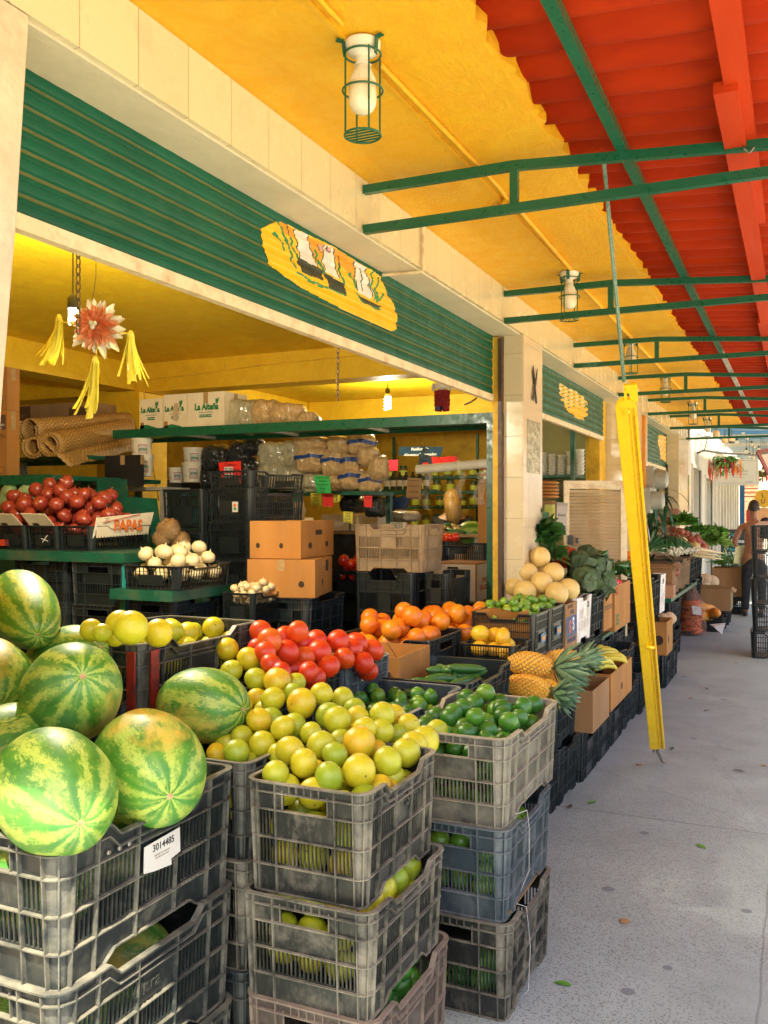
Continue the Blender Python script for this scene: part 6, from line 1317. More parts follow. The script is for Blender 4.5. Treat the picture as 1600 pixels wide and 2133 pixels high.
for i, (px, py, r_, d, lb) in enumerate(((1125, 1160, 21.5, 6.02, 'honeydew at the top of the pyramid'), (1098, 1193, 22.5, 5.95, 'left honeydew of the second row'), (1153, 1193, 22, 5.95, 'right honeydew of the second row'), (1128, 1214, 23, 5.80, 'front centre honeydew with its scar showing'),
        (1072, 1222, 21, 5.95, 'leftmost honeydew, half hidden'), (1093, 1232, 24, 5.75, 'lower left honeydew at the carton edge'), (1160, 1236, 24, 5.72, 'lower right honeydew at the carton edge'), (1184, 1227, 23, 5.90, 'rightmost honeydew of the pyramid'), (1126, 1246, 20, 5.95, 'honeydew in the shade under the front centre one'), (1125, 1185, 19, 6.15, 'honeydew behind, under the top one'))):
    o = put(ME_HON, 'honeydew', PD(px, py, d), (i, i * 2, i), (r_ * d / F,) * 3); tag(o, 'pale yellow ' + lb, 'melon', 'honeydew pyramid')
# leafy things
L_beet = leaf_mat('beet_leaf', (.035, .12, .02), (.06, .19, .035)); L_cab = leaf_mat('dark_cabbage_leaf', (.045, .095, .035), (.10, .155, .06), .6); L_par = leaf_mat('parsley_leaf', (.06, .22, .02), (.12, .34, .03)); L_pal = leaf_mat('pale_lettuce', (.30, .46, .10), (.16, .36, .05)); L_onion = leaf_mat('onion_leaf', (.02, .13, .045), (.05, .22, .07)); L_stem = mat('beet_stem', (.20, .015, .04), .5); L_dark = leaf_mat('leek_leaf', (.02, .09, .03), (.04, .15, .05)); L_pine = leaf_mat('pineapple_leaf', (.10, .22, .12), (.20, .34, .20), .4)
def foliage(name, label, cat, loc, size, n_, m_, L, W, seed, stems=None, up=.4, group=None, droop=.5, dirbias=(0, 0, 0)):
    rn = random.Random(seed); r0 = empty(name, loc); tag(r0, label, cat, group); q = MB(); st = MB()
    for i in range(n_):
        a = rn.uniform(0, 6.28); rr = rn.random() ** .5; base = Vector((math.cos(a) * rr * size[0] * .8, math.sin(a) * rr * size[1] * .8, rn.uniform(-.1, 1) * size[2] * (1 - .5 * rr)))
        d = Vector((math.cos(a) * rr + dirbias[0], math.sin(a) * rr + dirbias[1], up + rn.uniform(-.4, .5) + dirbias[2])); l_ = L * rn.uniform(.6, 1.25); q.leaf(base, d, l_, W * rn.uniform(.6, 1.2), droop * rn.uniform(.3, 1.6), 4, up=(rn.uniform(-1, 1), rn.uniform(-1, 1), 1))
        if stems and i % 2 == 0: st.tube([(base.x * .15, base.y * .15, -size[2] * .9), tuple(base * .6), tuple(base)], [.005, .004, .002], 5)
    q.build('leaves', m_, r0, smooth=True)
    if stems: st.build('stems', stems, r0, smooth=True)
    return r0
bl_ = PD(1118, 1135, 6.35); foliage('beet_greens', 'upright bunch of dark beet leaves with crimson stems behind the honeydews', 'beet greens', bl_, (.13, .12, .20), 200, L_beet, .12, .075, 1, stems=L_stem, up=.5)
foliage('beet_greens', 'lower right part of the crimson stemmed beet bunch, next to the red peppers', 'beet greens', PD(1150, 1165, 6.35), (.07, .08, .10), 60, L_beet, .10, .05, 2, stems=L_stem, up=.2)
# dark cabbages in a white crate
kw = cr(ME_DEEP, -1.66, RX, 5.87, 6.27, .745, 1.04, P_white, 'white plastic crate holding dark cabbages'); q = MB(); q.box(RX + .001, 6.13, .96, RX + .006, 6.19, 1.0); sub(kw, 'black_clip', q, m_black)
cr(ME_DEEPC, -1.66, RX - .01, 5.87, 6.27, .47, .745, P_dark, 'dark crate under the white crate'); cr(ME_DEEPC, -1.66, RX - .01, 5.87, 6.27, 0, .47, P_darker, 'floor crate under the white crate')
def cabbage(px, py, d, r_, label, m_=L_cab, seed=0, core=None):
    c = PD(px, py, d); rn = random.Random(seed); r0 = empty('cabbage', c); tag(r0, label, 'cabbage', 'cabbages'); q = MB(); q.ball((0, 0, 0), r_ * .72, 18, 12, wob=lambda p: 1 + .05 * math.sin(6 * p.x + 5 * p.z)); q.build('head', core or m_, r0, smooth=True); q = MB()
    for i in range(46):
        u = Vector((rn.gauss(0, 1), rn.gauss(0, 1), rn.gauss(0, .8))).normalized(); t_ = u.orthogonal().normalized(); q.leaf(u * r_ * .70 - t_ * r_ * .5, t_ + u * .35, r_ * rn.uniform(.6, 1.1), r_ * rn.uniform(.6, 1.0), rn.uniform(.2, .9), 5, up=tuple(u), cup=rn.uniform(-.5, .2))
    q.build('outer_leaves', m_, r0, smooth=True); return r0
m_purp = mat('purple_cabbage', (.06, .07, .07), .5, (.15, .20, .09), 12)
cabbage(1222, 1205, 6.25, .115, 'dark purple-green cabbage at the front of the white crate', seed=1, core=m_purp); cabbage(1208, 1172, 6.5, .11, 'dark cabbage behind and left of the front one', seed=2); cabbage(1238, 1180, 6.6, .12, 'dark cabbage at the back over the white crate', seed=3); cabbage(1252, 1215, 6.75, .11, 'loose-leaved cabbage over the dark crate, right of the others', seed=4); cabbage(1222, 1155, 6.9, .09, 'highest dark cabbage near the red peppers', seed=5)
ka = cr(ME_DEEP, -1.66, RX, 6.30, 6.72, .745, 1.03, P_dark, 'dark green-grey crate right of the white crate'); cr(ME_DEEPC, -1.66, RX - .01, 6.30, 6.72, .47, .745, P_darker, 'black crate under the dark green-grey one'); cr(ME_DEEPC, -1.66, RX - .01, 6.30, 6.72, 0, .47, P_darker, 'floor crate under the dark green-grey one')
r0 = carton(-1.66, RX - .005, 6.75, 7.08, .72, 1.06, m_cardo, 'narrow torn carton left of the one lettered in red and green', open_=True, flaps=.06, seed=1); D = (.18, .165, .34); cpatch(r0, 'x', rect(.05, .50, .95, .53), m_brownink, D); cpatch(r0, 'x', rect(.05, .45, .95, .47), m_brownink, D)
r0 = carton(-1.66, RX + .01, 7.10, 7.80, .68, 1.03, m_cardo, 'brown carton lettered ICK and ES in red and green beside the yellow bar', open_=True, seed=2); D = (.185, .35, .35); ctext(r0, 'x', 'ICK', .085, .13, .86, m_red_ink, D, bold=.001, sx=.8); ctext(r0, 'x', '.ES', .115, .15, .22, m_green_ink, D, bold=.002, sx=.9)
q = MB(); q.box(-1.70, 6.73, .655, RX - .02, 7.85, .68); o = q.build('green_plank', m_green); tag(o, 'green plank edge under the brown cartons beside the yellow bar', 'plank')
for (y0, y1, m2_) in ((6.75, 7.25, P_dark), (7.28, 7.80, P_dark)):
    for j, (z0, z1) in enumerate(((.33, .653), (0, .33))): cr(ME_DEEPC, -1.66, RX - .03, y0, y1, z0, z1, m2_, ('upper ' if j == 0 else 'floor-level ') + ('dark crate with pale streaks, under the narrow torn carton' if y0 < 7 else 'dark crate under the lettered carton'))
# peppers and tomatoes behind
def pile(me, name, pxs, pys, n_, d0, d1, rr, label, cat, seed, up=.5):
    rn = random.Random(seed)
    for i in range(n_):
        px = rn.uniform(*pxs); py = rn.uniform(*pys); o = put(me, name, PD(px, py, rn.uniform(d0, d1)), rand_rot(rn, up), (rr * rn.uniform(.85, 1.15),) * 3); tag(o, label, cat, label + 's')
pile(ME_TOM, 'red_pepper', (1165, 1198), (1148, 1172), 16, 7.0, 7.3, .050, 'shiny red pepper between the beet leaves and the cabbages', 'pepper', 1)
pile(ME_TOO, 'tomato', (1255, 1312), (1156, 1168), 22, 8.0, 8.5, .050, 'orange-red tomato in the row below the white louvred door', 'tomato', 2)
pp = MB(); pp.tube([(0, 0, -.05), (0, 0, -.03), (.004, 0, 0), (.008, 0, .03), (.01, 0, .055)], [.010, .024, .026, .018, .003], 9); ME_PEP = pp.mesh('chili', mat('dark_green_pepper', (.012, .085, .015), .15, (.03, .13, .02), 9, coat=.6), True)
pp = MB(); pp.tube([(0, 0, -.05), (0, 0, -.03), (.004, 0, 0), (.008, 0, .03), (.01, 0, .055)], [.010, .024, .026, .018, .003], 9); ME_PER = pp.mesh('chili_red', mat('shiny_red_pepper', (.62, .012, .015), .15, (.50, .01, .01), 9, coat=.6), True)
for i in range(70):
    rn = random.Random(100 + i); px = rn.uniform(1252, 1322); o = put(ME_PEP, 'green_pepper', PD(px, rn.uniform(1172, 1193), rn.uniform(7.3, 8.0)), (1.57 + rn.gauss(0, .4), rn.gauss(0, .4), rn.uniform(0, 6.28)), (1.1,) * 3); tag(o, 'glossy dark green pepper heaped in front of the orange tomatoes', 'pepper', 'green peppers heaped on the carton')
for i in range(34):
    rn = random.Random(300 + i); px = rn.uniform(1222, 1262); o = put(ME_PEP, 'green_pepper', PD(px, rn.uniform(1150, 1172), rn.uniform(7.5, 8.1)), (1.57 + rn.gauss(0, .4), rn.gauss(0, .4), rn.uniform(0, 6.28)), (1.1,) * 3); tag(o, 'dark green pepper behind the cabbages under the louvred door', 'pepper', 'green peppers behind the cabbages')
for i in range(9):
    rn = random.Random(500 + i); o = put(ME_PER, 'red_chili', PD(rn.uniform(1262, 1290), rn.uniform(1207, 1217), rn.uniform(7.0, 7.3)), (1.57, rn.gauss(0, .4), rn.uniform(0, 6.28)), (.9,) * 3); tag(o, 'shiny red chili at the torn carton above the letters ICK', 'chili', 'red chilies at the torn carton')
o = put(ME_TOM, 'tomato', PD(1235, 1167, 7.3), (0, 0, 0), (.04,) * 3); tag(o, 'single red tomato among the dark green peppers', 'tomato')
for x0, x1, y0, y1, z1_, lb in ((-2.2, -1.70, 6.9, 7.5, 1.08, 'dark crate block under the red peppers'), (-2.2, -1.70, 7.55, 8.3, 1.05, 'dark crate block under the orange tomatoes')):
    cr(ME_DEEPC, x0, x1, y0, y1, .70, z1_, P_darker, lb); cr(ME_DEEPC, x0, x1, y0, y1, .35, .70, P_darker, 'middle crate, ' + lb[5:]); cr(ME_DEEPC, x0, x1, y0, y1, 0, .35, P_darker, 'floor crate, ' + lb[5:])
# ------------------------------------------------------------------ low outer row: pineapples, bananas, floor crates
s1 = cr(ME_DEEP, -1.60, -1.19, 4.42, 4.86, .31, .615, P_dark, 'dark crate with a clear plastic strip, under the pineapples'); cr(ME_DEEP, -1.61, -1.185, 4.42, 4.86, 0, .31, P_darker, 'black floor crate under the pineapples')
s2 = cr(ME_DEEP, -1.60, -1.19, 4.88, 5.32, .31, .61, P_dark, 'second dark crate beneath the pineapple leaves'); cr(ME_DEEP, -1.61, -1.18, 4.88, 5.32, 0, .31, P_darker, 'black floor crate beneath the pineapple leaves')
q = MB(); q.tube([(-1.185, 4.50, .60), (-1.183, 4.50, .32)], .012, 8); q.tube([(-1.185, 4.535, .60), (-1.183, 4.53, .33)], .011, 8); q.tube([(-1.185, 4.47, .60), (-1.183, 4.475, .34)], .010, 8); o = q.build('plastic_strip', film('strip_film', (.75, .76, .72), .15, .7), smooth=True); tag(o, 'shiny clear plastic strip hanging on the crate under the pineapples', 'plastic strip')
r0 = carton(-1.60, -1.10, 5.36, 5.86, .30, .55, m_card, 'plain brown carton with torn rim beneath the pineapple leaves', open_=True); 
r0 = carton(-1.62, -1.10, 5.92, 6.72, .315, .555, m_cardo, 'brown carton of bananas with one round hole', open_=True, holes=[('x', .5, .42, .028, .024, 1)])
for i, (y0, y1) in enumerate(((5.36, 5.82), (5.84, 6.24), (6.26, 6.72), (6.80, 7.30), (7.36, 7.86), (7.90, 8.35))):
    cr(ME_DEEP if i < 3 else ME_DEEPC, -1.62, -1.16 + (.0 if i < 4 else .03), y0, y1, 0, .295 if i < 4 else .33, P_dark if i % 2 else P_darker, ['first dark floor crate after the pineapple stack', 'second dark floor crate after the pineapple stack', 'third dark floor crate, under the banana carton', 'dark floor crate just past the banana carton', 'dusty dark floor crate left of the yellow bar foot', 'dark floor crate behind the yellow bar'][i])
cr(ME_DEEPC, -1.62, -1.18, 6.80, 7.30, .296, .58, P_dark, 'upturned dark crate behind the banana carton'); cr(ME_DEEPC, -1.66, -1.34, 7.40, 8.30, .335, .56, P_dark, 'wide dark crate with pale slats right of the banana carton')
# pineapples
def pineapple(c, ax, L, r_, label, seed=0, crown=.0, crot=0):
    rn = random.Random(seed); r0 = empty('pineapple', c); tag(r0, label, 'pineapple', 'pineapples'); r0.rotation_mode = 'QUATERNION'; r0.rotation_quaternion = Vector(ax).to_track_quat('Z', 'Y')
    q = MB(); prof = [(max(1e-6, r_ * (math.sin(math.pi * (.03 + .94 * j / 16)) ** .45)), L * (j / 16 - .5)) for j in range(17)]; prof[0] = (1e-6, -L / 2); prof[-1] = (1e-6, L / 2); q.lathe([(a * .93, z) for a, z in prof], 24); q.build('body', m_pin, r0, smooth=True)
    q = MB(); sp = MB(); n_ = 210
    for i in range(n_):
        t_ = .06 + .88 * (i + .5) / n_; a = i * 2.39996 * 1.0; z = L * (t_ - .5); j = t_ * 16; rr = prof[int(j)][0] * (1 - j % 1) + prof[min(16, int(j) + 1)][0] * (j % 1); rr *= .93
        o_ = Vector((rr * math.cos(a), rr * math.sin(a), z)); nrm = Vector((math.cos(a), math.sin(a), (t_ - .5) * .6)).normalized(); u = Vector((-math.sin(a), math.cos(a), 0)); v_ = nrm.cross(u); w_ = .0112
        ring = [o_ + (u * math.cos(b2) + v_ * math.sin(b2)) * w_ for b2 in [k * math.pi / 3 for k in range(6)]]; rin = [o_ + nrm * .006 + (u * math.cos(b2) + v_ * math.sin(b2)) * w_ * .55 for b2 in [k * math.pi / 3 for k in range(6)]]
        q.add(ring + rin + [o_ + nrm * .0075], [(k, (k + 1) % 6, 6 + (k + 1) % 6, 6 + k) for k in range(6)] + [(6 + k, 6 + (k + 1) % 6, 12) for k in range(6)]); sp.leaf(o_ + nrm * .006, nrm * .5 + Vector((0, 0, 1)) * .6, .016, .005, -.1, 2, up=tuple(nrm))
    q.build('eyes', m_pin2, r0, smooth=60); sp.build('spikes', m_pin3, r0)
    if crown:
        q = MB()
        for i in range(44):
            t_ = i / 44; a = i * 2.39996; tilt = 1.35 - 1.15 * t_; d = Vector((math.cos(a) * math.sin(tilt), math.sin(a) * math.sin(tilt), math.cos(tilt))); q.leaf((d.x * .012, d.y * .012, L / 2 + .03 * t_), d, crown * (.45 + .55 * math.sin(math.pi * min(1, .25 + .6 * t_))) * rn.uniform(.85, 1.1), .030 * (1 - .3 * t_), -.55 if tilt > .6 else -.1, 6, up=(0, 0, 1), cup=.5)
        q.build('crown', L_pine, r0, smooth=True)
    return r0
m_pin = mat('pineapple_grooves', (.30, .22, .04), .6, (.12, .16, .03), 20); m_pin3 = mat('dry_spikes', (.62, .42, .20), .7)
m_pin2 = fruit_mat('pineapple_eyes', k=12, stops=[(0, (.78, .36, .03)), (.6, (.80, .44, .04)), (1, (.62, .46, .06))], rough=.35, blem=(.35, .16, .03), bamt=.60, mott=.8)
fw = Vector((-SY, CY, 0)); rt = Vector((CY, SY, 0))
pineapple(PD(1103, 1383, 4.62), rt * .95 - fw * .10 + Vector((0, 0, -.10)), .24, .062, 'big golden pineapple on top of the pile, its crown pointing right', 1, crown=.20)
pineapple(PD(1105, 1432, 4.42), rt * .8 - fw * .4 + Vector((0, 0, -.12)), .22, .060, 'front pineapple at the crate rim, under the big golden one', 2, crown=.13)
pineapple(PD(1080, 1425, 4.62), rt * .5 - fw * .8, .20, .058, 'pineapple lying end-on at the left of the pile', 3)
pineapple(PD(1148, 1440, 4.55), -fw * .9 + rt * .3 + Vector((0, 0, -.3)), .20, .050, 'smaller pineapple at the crate corner by the plastic strip', 5)
pineapple(PD(1170, 1375, 4.95), rt * .8 + fw * .3, .22, .058, 'pineapple behind, between the big golden one and the bananas', 4, crown=.13)
pineapple(PD(1125, 1415, 4.80), rt * .9 + fw * .1, .22, .055, 'pineapple in the middle of the pile, mostly covered', 6, crown=.13)
pineapple(PD(1125, 1445, 4.62), rt * .7 - fw * .3, .20, .058, 'pineapple sunk in the crate under the pile', 7)
# bananas
m_ban = fruit_mat('banana_peel', k=20, stops=[(0, (.72, .58, .05)), (1, (.62, .58, .08))], rough=.4, pores=20, blem=(.14, .08, .03), bamt=.68, mott=.4, coat=.1)
def bananas(c, yaw, n_, label, seed):
    rn = random.Random(seed); r0 = empty('banana_hand', c, yaw); tag(r0, label, 'bananas', 'hands of bananas')
    for i in range(n_):
        u = (i - n_ / 2) * .036; pts = [(.10 * math.cos(a) * 1.0 - .02, u + .01 * math.sin(a * 2), .045 * math.sin(a) + .012 * (i % 2)) for a in [math.pi * (.10 + .80 * k / 8) for k in range(9)]]; q = MB(); q.tube(pts, [.007, .015, .019, .0205, .021, .020, .018, .013, .006], 8); q.build('banana', m_ban, r0, smooth=True)
    q = MB(); q.tube([(-.11, -.03, .0), (-.135, 0, .0), (-.11, .03, .0)], .010, 6); q.build('stalk', m_pin, r0)
    return r0
for i, (px, py, d, yw, n_) in enumerate(((1205, 1368, 6.15, .2, 5), (1232, 1362, 6.5, .5, 6), (1262, 1368, 6.4, -.2, 5), (1238, 1385, 6.0, .1, 6), (1280, 1380, 6.3, -.5, 5), (1210, 1388, 5.95, .4, 4), (1250, 1395, 6.1, .0, 5))):
    bananas(PD(px, py, d), yw + .8, n_, ['hand of bananas at the left back of the banana carton', 'hand of bananas at the top back of the banana carton', 'hand of bananas at the right back of the banana carton', 'hand of bananas in the centre of the banana carton', 'hand of bananas against the right wall of the carton', 'hand of bananas touching the pineapple leaves', 'lowest front hand of bananas in the carton'][i], i)
# papaya bag next to oranges
ME_MAN = lathe_mesh('mango', sph(1.25, 10, .0), fruit_mat('mango_skin', [(0, (.80, .44, .02)), (1, (.82, .56, .03))], .35), 16)
kp = cr(ME_MESH, -1.60, -1.31, 4.46, 4.76, .74, .92, P_darker, 'small black crate with a bag of yellow mangoes next to the orange heap'); cr(ME_DEEPC, -1.60, -1.62 + .30, 4.48, 4.76, .44, .739, P_darker, 'black crate under the mango crate')
drop(ME_MAN, 'mango', 8, -1.59, -1.32, 4.47, 4.75, .84, .040, 'yellow mango in the crate right of the oranges', 'mango', 'mangoes right of the oranges', 8, mound=.15)
# open carton by grapefruit
r0 = carton(-1.98, -1.62, 3.68, 4.10, .74, .955, m_cardo, 'open tan carton with a string between the grapefruit and the cucumbers', open_=True, rz=.05); q = MB(); q.tube([(.0, .1, .23), (.05, .12, .15), (.07, .08, .10), (.02, .05, .04)], .002, 5); q.build('string', m_brownink, r0); cr(ME_DEEPC, -1.98, -1.70, 3.68, 4.10, .37, .74, P_darker, 'black crate under the open tan carton'); cr(ME_DEEPC, -1.98, -1.70, 3.68, 4.10, 0, .37, P_darker, 'floor crate under the open tan carton')
# ------------------------------------------------------------------ shop two: cups, sacks, white louvred door
sh3 = empty('cup_shelf', (-2.6, 8.9, 0)); XL = 0.0; tag(sh3, 'dark shelf of plastic cups inside the second shop', 'shelf'); MB().box(XL, -.1, 1.94, .62, .38, 1.965).build('board', m_greend, sh3); MB().box(XL, -.1, 1.70, .62, .38, 1.72).build('lower_board', m_greend, sh3); MB().box(XL, .385, .9, .62, .40, 2.6).build('back_panel', mat('olive_panel', (.20, .19, .06), .7, (.12, .12, .05), 4), sh3); MB().box(.58, -.12, 0, .62, -.08, 2.7).build('post', m_greend, sh3); 
cm = film('clear_cup', (.74, .74, .66), .25, .75)
cs = MB()
for k in range(7): cs.lathe([(.036, .030 * k), (.043, .030 * k + .022), (.050, .030 * k + .024), (.050, .030 * k + .028)], 14)
cs.lathe([(0, 0), (.034, 0)], 14); ME_CS = cs.mesh('cups', cm, 50)
for i in range(8, 13):
    x = -3.3 + i * .092; h = [1, 1.15, .8, 1.2, 1.1, 1.2, 1.2, 1.2, 1.1, 1.0, .95, 1.1, 1.2, 1.1, 1.0][i]; o = put(ME_CS, 'cup_stack', (x + .24, 8.92, 1.966), (0, 0, i), (1, 1, h)); tag(o, 'stack of clear plastic cups on the upper shelf of the second shop', 'cup stack', 'stacks of clear cups')
m_pk = mat('pink_packet', (.50, .13, .10), .3, (.62, .40, .34), 30); m_cp = bagmat('clear_packet', (.34, .32, .26), (.14, .13, .10))
for i in range(5):
    x = -2.52 + i * .105; q = MB(); q.ball((0, 0, .09), 1, 10, 8, (.045, .03, .10), wob=lambda v_: 1 + .08 * math.sin(8 * v_.x + 6 * v_.z)); o = q.build('packet', m_pk if i in (0, 1, 2) else m_cp, smooth=True, loc=(x, 8.90, 1.722)); tag(o, 'pink packet on the lower shelf of the second shop' if i in (0, 1, 2) else 'clear packet on the lower shelf of the second shop', 'packet', 'packets on the lower shelf')
dr = empty('louvred_door', PD(1240, 1096, 7.85)); dr.location.z = 0; dr.rotation_euler = (0, 0, .40); tag(dr, 'cream painted louvred door standing inside the second shop', 'door')
W2_ = .27; q = MB(); q.box(-W2_, -.02, .92, -W2_ + .045, .02, 1.87); q.box(W2_ - .055, -.02, .92, W2_, .02, 1.87); q.box(-W2_ + .045, -.02, 1.80, W2_ - .055, .02, 1.87); q.box(-W2_ + .045, -.02, .92, W2_ - .055, .02, .97); q.build('frame', m_cream, dr); q = MB()
for k in range(27): z = .985 + k * .0300; q.poly([(-W2_ + .046, -.012, z), (W2_ - .056, -.012, z), (W2_ - .056, .012, z + .024), (-W2_ + .046, .012, z + .024)], (0, .003, .003))
q.build('louvre', mat('shade_offset_cream', (.86, .74, .52), .5, (.78, .64, .42), 9), dr); q = MB(); q.box(-W2_ + .03, -.045, 1.32, -W2_ + .075, -.021, 1.40); q.box(-W2_ + .10, -.03, 1.33, -W2_ + .12, -.021, 1.38); q.build('lock', m_black, dr); MB().box(-W2_, -.02, 0, W2_, .02, .918).build('lower_panel', m_cream, dr)  # louvre slats use the door cream lightened to offset their shade
q = MB(); q.box(-2.18, 7.0, 1.12, -2.02, 7.25, 1.62); o = q.build('paper_sack', m_card); tag(o, 'brown paper sack beside the marble side of the first pillar', 'sack')
eg = empty('brown_tray_stack', PD(1142, 1018, 7.1)); tag(eg, 'stack of brown bread-like trays just behind the first pillar', 'tray stack'); q = MB()
for k in range(5): q.ball((-.02 + .0 * k, .0, -.06 + k * .027), 1, 14, 6, (.11, .10, .017))
q.build('tray', m_cardo, eg, smooth=True)
r0 = sign([(1130, 1042), (1158, 1042), (1157, 1090), (1131, 1092)], m_card, 'brown printed sack with a lime-green picture behind the first pillar', [''], 6.9, cat='sack', name='printed_sack'); q = MB(); q.box(-.035, -.004, -.09, .045, -.001, .06); q.build('picture', mat('lime_print', (.50, .55, .05), .4, (.66, .66, .30), 9), r0)
sign([(1160, 1045), (1183, 1047), (1180, 1113), (1159, 1112)], m_paper, 'white paper notice with a drawn cob beside the louvred door', ['', 'Elote', '', ''], 7.3, cat='notice', name='paper_notice')
cr(ME_DEEPC, -2.25, -1.98, 7.35, 7.6, 1.08, 1.40, P_dark, 'dark slotted crate standing below the paper notice')
# ------------------------------------------------------------------ yellow folded awning arm hanging on a cable, hook on the floor
A_, B_ = Vector((-.655, 3.37, 2.90)), PZ(1372, 1588, 0.02)
def ab(t_): return A_.lerp(B_, t_)
arm = empty('yellow_awning_arm', (0, 0, 0)); tag(arm, 'long yellow steel awning arm hanging slanted over the walkway', 'awning arm'); dv = (B_ - A_).normalized(); side = Vector((1, .25, 0)); side = (side - dv * side.dot(dv)).normalized(); nr = dv.cross(side)
if nr.y > 0: nr = -nr
def chan(t0, t1, w0, w1, off, dep, name, m_, rounded=True):
    a, b2 = ab(t0), ab(t1); q = MB(); prof = [(-1, 0), (-1, dep * .9), (-.94, dep), (.10, dep), (.14, dep * .8), (.26, dep * .8), (.30, dep), (.48, dep), (.52, dep * .6), (.70, dep * .6), (.74, dep * .9), (1, dep * .9), (1, 0)]; vs = []
    for p, w_ in ((a, w0), (b2, w1)):
        for u, v_ in prof: vs.append(p + side * (u * w_ / 2 + off) + nr * v_)
    n_ = len(prof); fs = [(k, (k + 1) % n_, n_ + (k + 1) % n_, n_ + k) for k in range(n_)] + [tuple(range(n_ - 1, -1, -1)), tuple(range(n_, 2 * n_))]; q.add(vs, fs); return q.build(name, m_, arm)
T0, T1 = .287, .952
chan(T0, T1, .092, .088, 0, .030, 'main_channel', m_yel)
q = MB(); c0 = ab(T0); q.poly([c0 + side * (.046 * math.cos(a)) - dv * (.046 * math.sin(a)) + nr * .002 for a in [math.pi * k / 12 for k in range(13)]], nr * .026); q.build('rounded_end', m_yel, arm)
q = MB(); c0 = ab(T0 + .004) + nr * .029; q.T = Matrix.Translation(c0) @ nr.to_track_quat('Z', 'Y').to_matrix().to_4x4(); q.lathe([(.015, 0), (.015, .006), (.009, .008), (.009, .014), (0, .014)], 12); q.build('bolt', m_yel, arm)
q = MB(); a, b2 = ab(.262), ab(.300); q.bar(a + side * .005 + nr * .012, b2 + nr * .012, .012, .030); q.poly([ab(.258) + side * .0, ab(.258) + side * .055, ab(.282) + side * .055, ab(.282) + side * .02, ab(.270) + side * .02, ab(.266)], nr * .014); q.build('hanger_plate', m_yel, arm)
q = MB(); q.bar(ab(.30) + side * .040 + nr * .022, ab(T1) + side * .040 + nr * .022, .008, .030); q.build('edge_strip', m_yel, arm)
q = MB(); c0 = ab(.70) + nr * .04; q.ball(c0 + side * .01, .020, 8, 6, (1.3, .8, .7)); q.build('latch', m_yel, arm, smooth=60)
q = MB(); e0 = ab(.945) + nr * .012; pts = [e0, ab(.965) + nr * .01, ab(.98) + side * .012, ab(.995) + side * .02, ab(1.0) + side * .03 + Vector((0, 0, .0)), ab(1.0) + side * .055 + Vector((0, 0, .012))]; q.tube(pts, [.006, .012, .012, .009, .008, .004], 8); q.tube([e0, ab(.965) - side * .02, ab(.972) - side * .03], [.006, .007, .002], 6); q.build('hook', m_steel, arm, smooth=60)
q = MB(); q.tube([A_, ab(.255)], .0055, 8); q.tube([ab(.0) + Vector((.006, 0, 0)), ab(.255) + Vector((.006, .003, 0))], .004, 6); o = q.build('green_cable', mat('green_cable', (.05, .22, .16), .4, (.30, .32, .26), 120), smooth=True); tag(o, 'green twisted cable from the nearest truss down to the yellow arm', 'cable')
# ------------------------------------------------------------------ meters, conduit, shop three, vegetables past the bar
q = MB(); q.box(-1.625, 10.62, 1.02, -1.590, 10.70, 2.70); o = q.build('orange_conduit', mat('orange_paint', (.72, .30, .02), .5, (.60, .22, .02), 8)); tag(o, 'orange-yellow conduit down the second pillar above the electric meters', 'conduit')
def meter(px, py, d, label, s_=1.):
    r0 = empty('electric_meter', PD(px, py, d)); tag(r0, label, 'electric meter', 'electric meters on the wall'); gm = mat('meter_grey', (.34, .35, .29), .4, (.26, .27, .22), 9) if 'meter_grey' not in bpy.data.materials else bpy.data.materials['meter_grey']
    MB().box(-.06 * s_, -.10 * s_, -.13 * s_, .05 * s_, .10 * s_, .13 * s_).build('box', gm, r0); q = MB(); q.T = Matrix.Translation((.05 * s_, 0, .0)) @ Matrix.Rotation(R(90), 4, 'Y'); q.lathe([(.095 * s_, 0), (.095 * s_, .05 * s_), (.085 * s_, .11 * s_), (.06 * s_, .125 * s_), (0, .13 * s_)], 20); q.build('dial_cover', gm, r0, smooth=40); return r0
meter(1354, 998, 10.5, 'upper grey electric meter on the pillar past the yellow bar', 1.15); meter(1347, 1042, 10.3, 'lower grey electric meter on the pillar, over the leek leaves', 1.1); meter(1452, 1020, 17.5, 'far small electric meter on the white wall', 1.0)
pipe([(-1.58, 10.7, 1.45), (-1.55, 10.65, 1.30), (-1.57, 10.72, 1.15), (-1.60, 10.9, 1.1)], .012, 'grey cable loop under the electric meters', m_steel, 'cable', 6, 'cable')
# shop three inside
sh4 = empty('wire_rack', (-1.95, 12.2, 0)); tag(sh4, 'black wire rack and steel goods inside the third shop', 'rack'); q = MB()
for k in range(9): q.box(-.35, -.01, 1.35 + k * .07, .1, .0, 1.36 + k * .07)
for k in range(5): q.box(-.35 + k * .11, -.01, 1.3, -.343 + k * .11, .0, 2.0)
q.build('wires', m_black, sh4); MB().box(-.6, 1.2, 1.75, .1, 1.6, 1.78).build('shelf_board', m_greend, sh4); q = MB(); q.lathe([(0, 0), (.14, 0), (.15, .16), (.06, .24), (0, .25)], 16, (-.15, 1.4, 1.781)); q.build('steel_pot', m_steel, sh4, smooth=40)
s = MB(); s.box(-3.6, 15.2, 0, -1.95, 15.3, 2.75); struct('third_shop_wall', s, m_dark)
q = MB(); q.box(-1.80, 13.9, .9, -1.76, 13.98, 2.3); o = q.build('dark_window_frame', m_black); tag(o, 'black window frame edge at the end of the third shop', 'window frame')
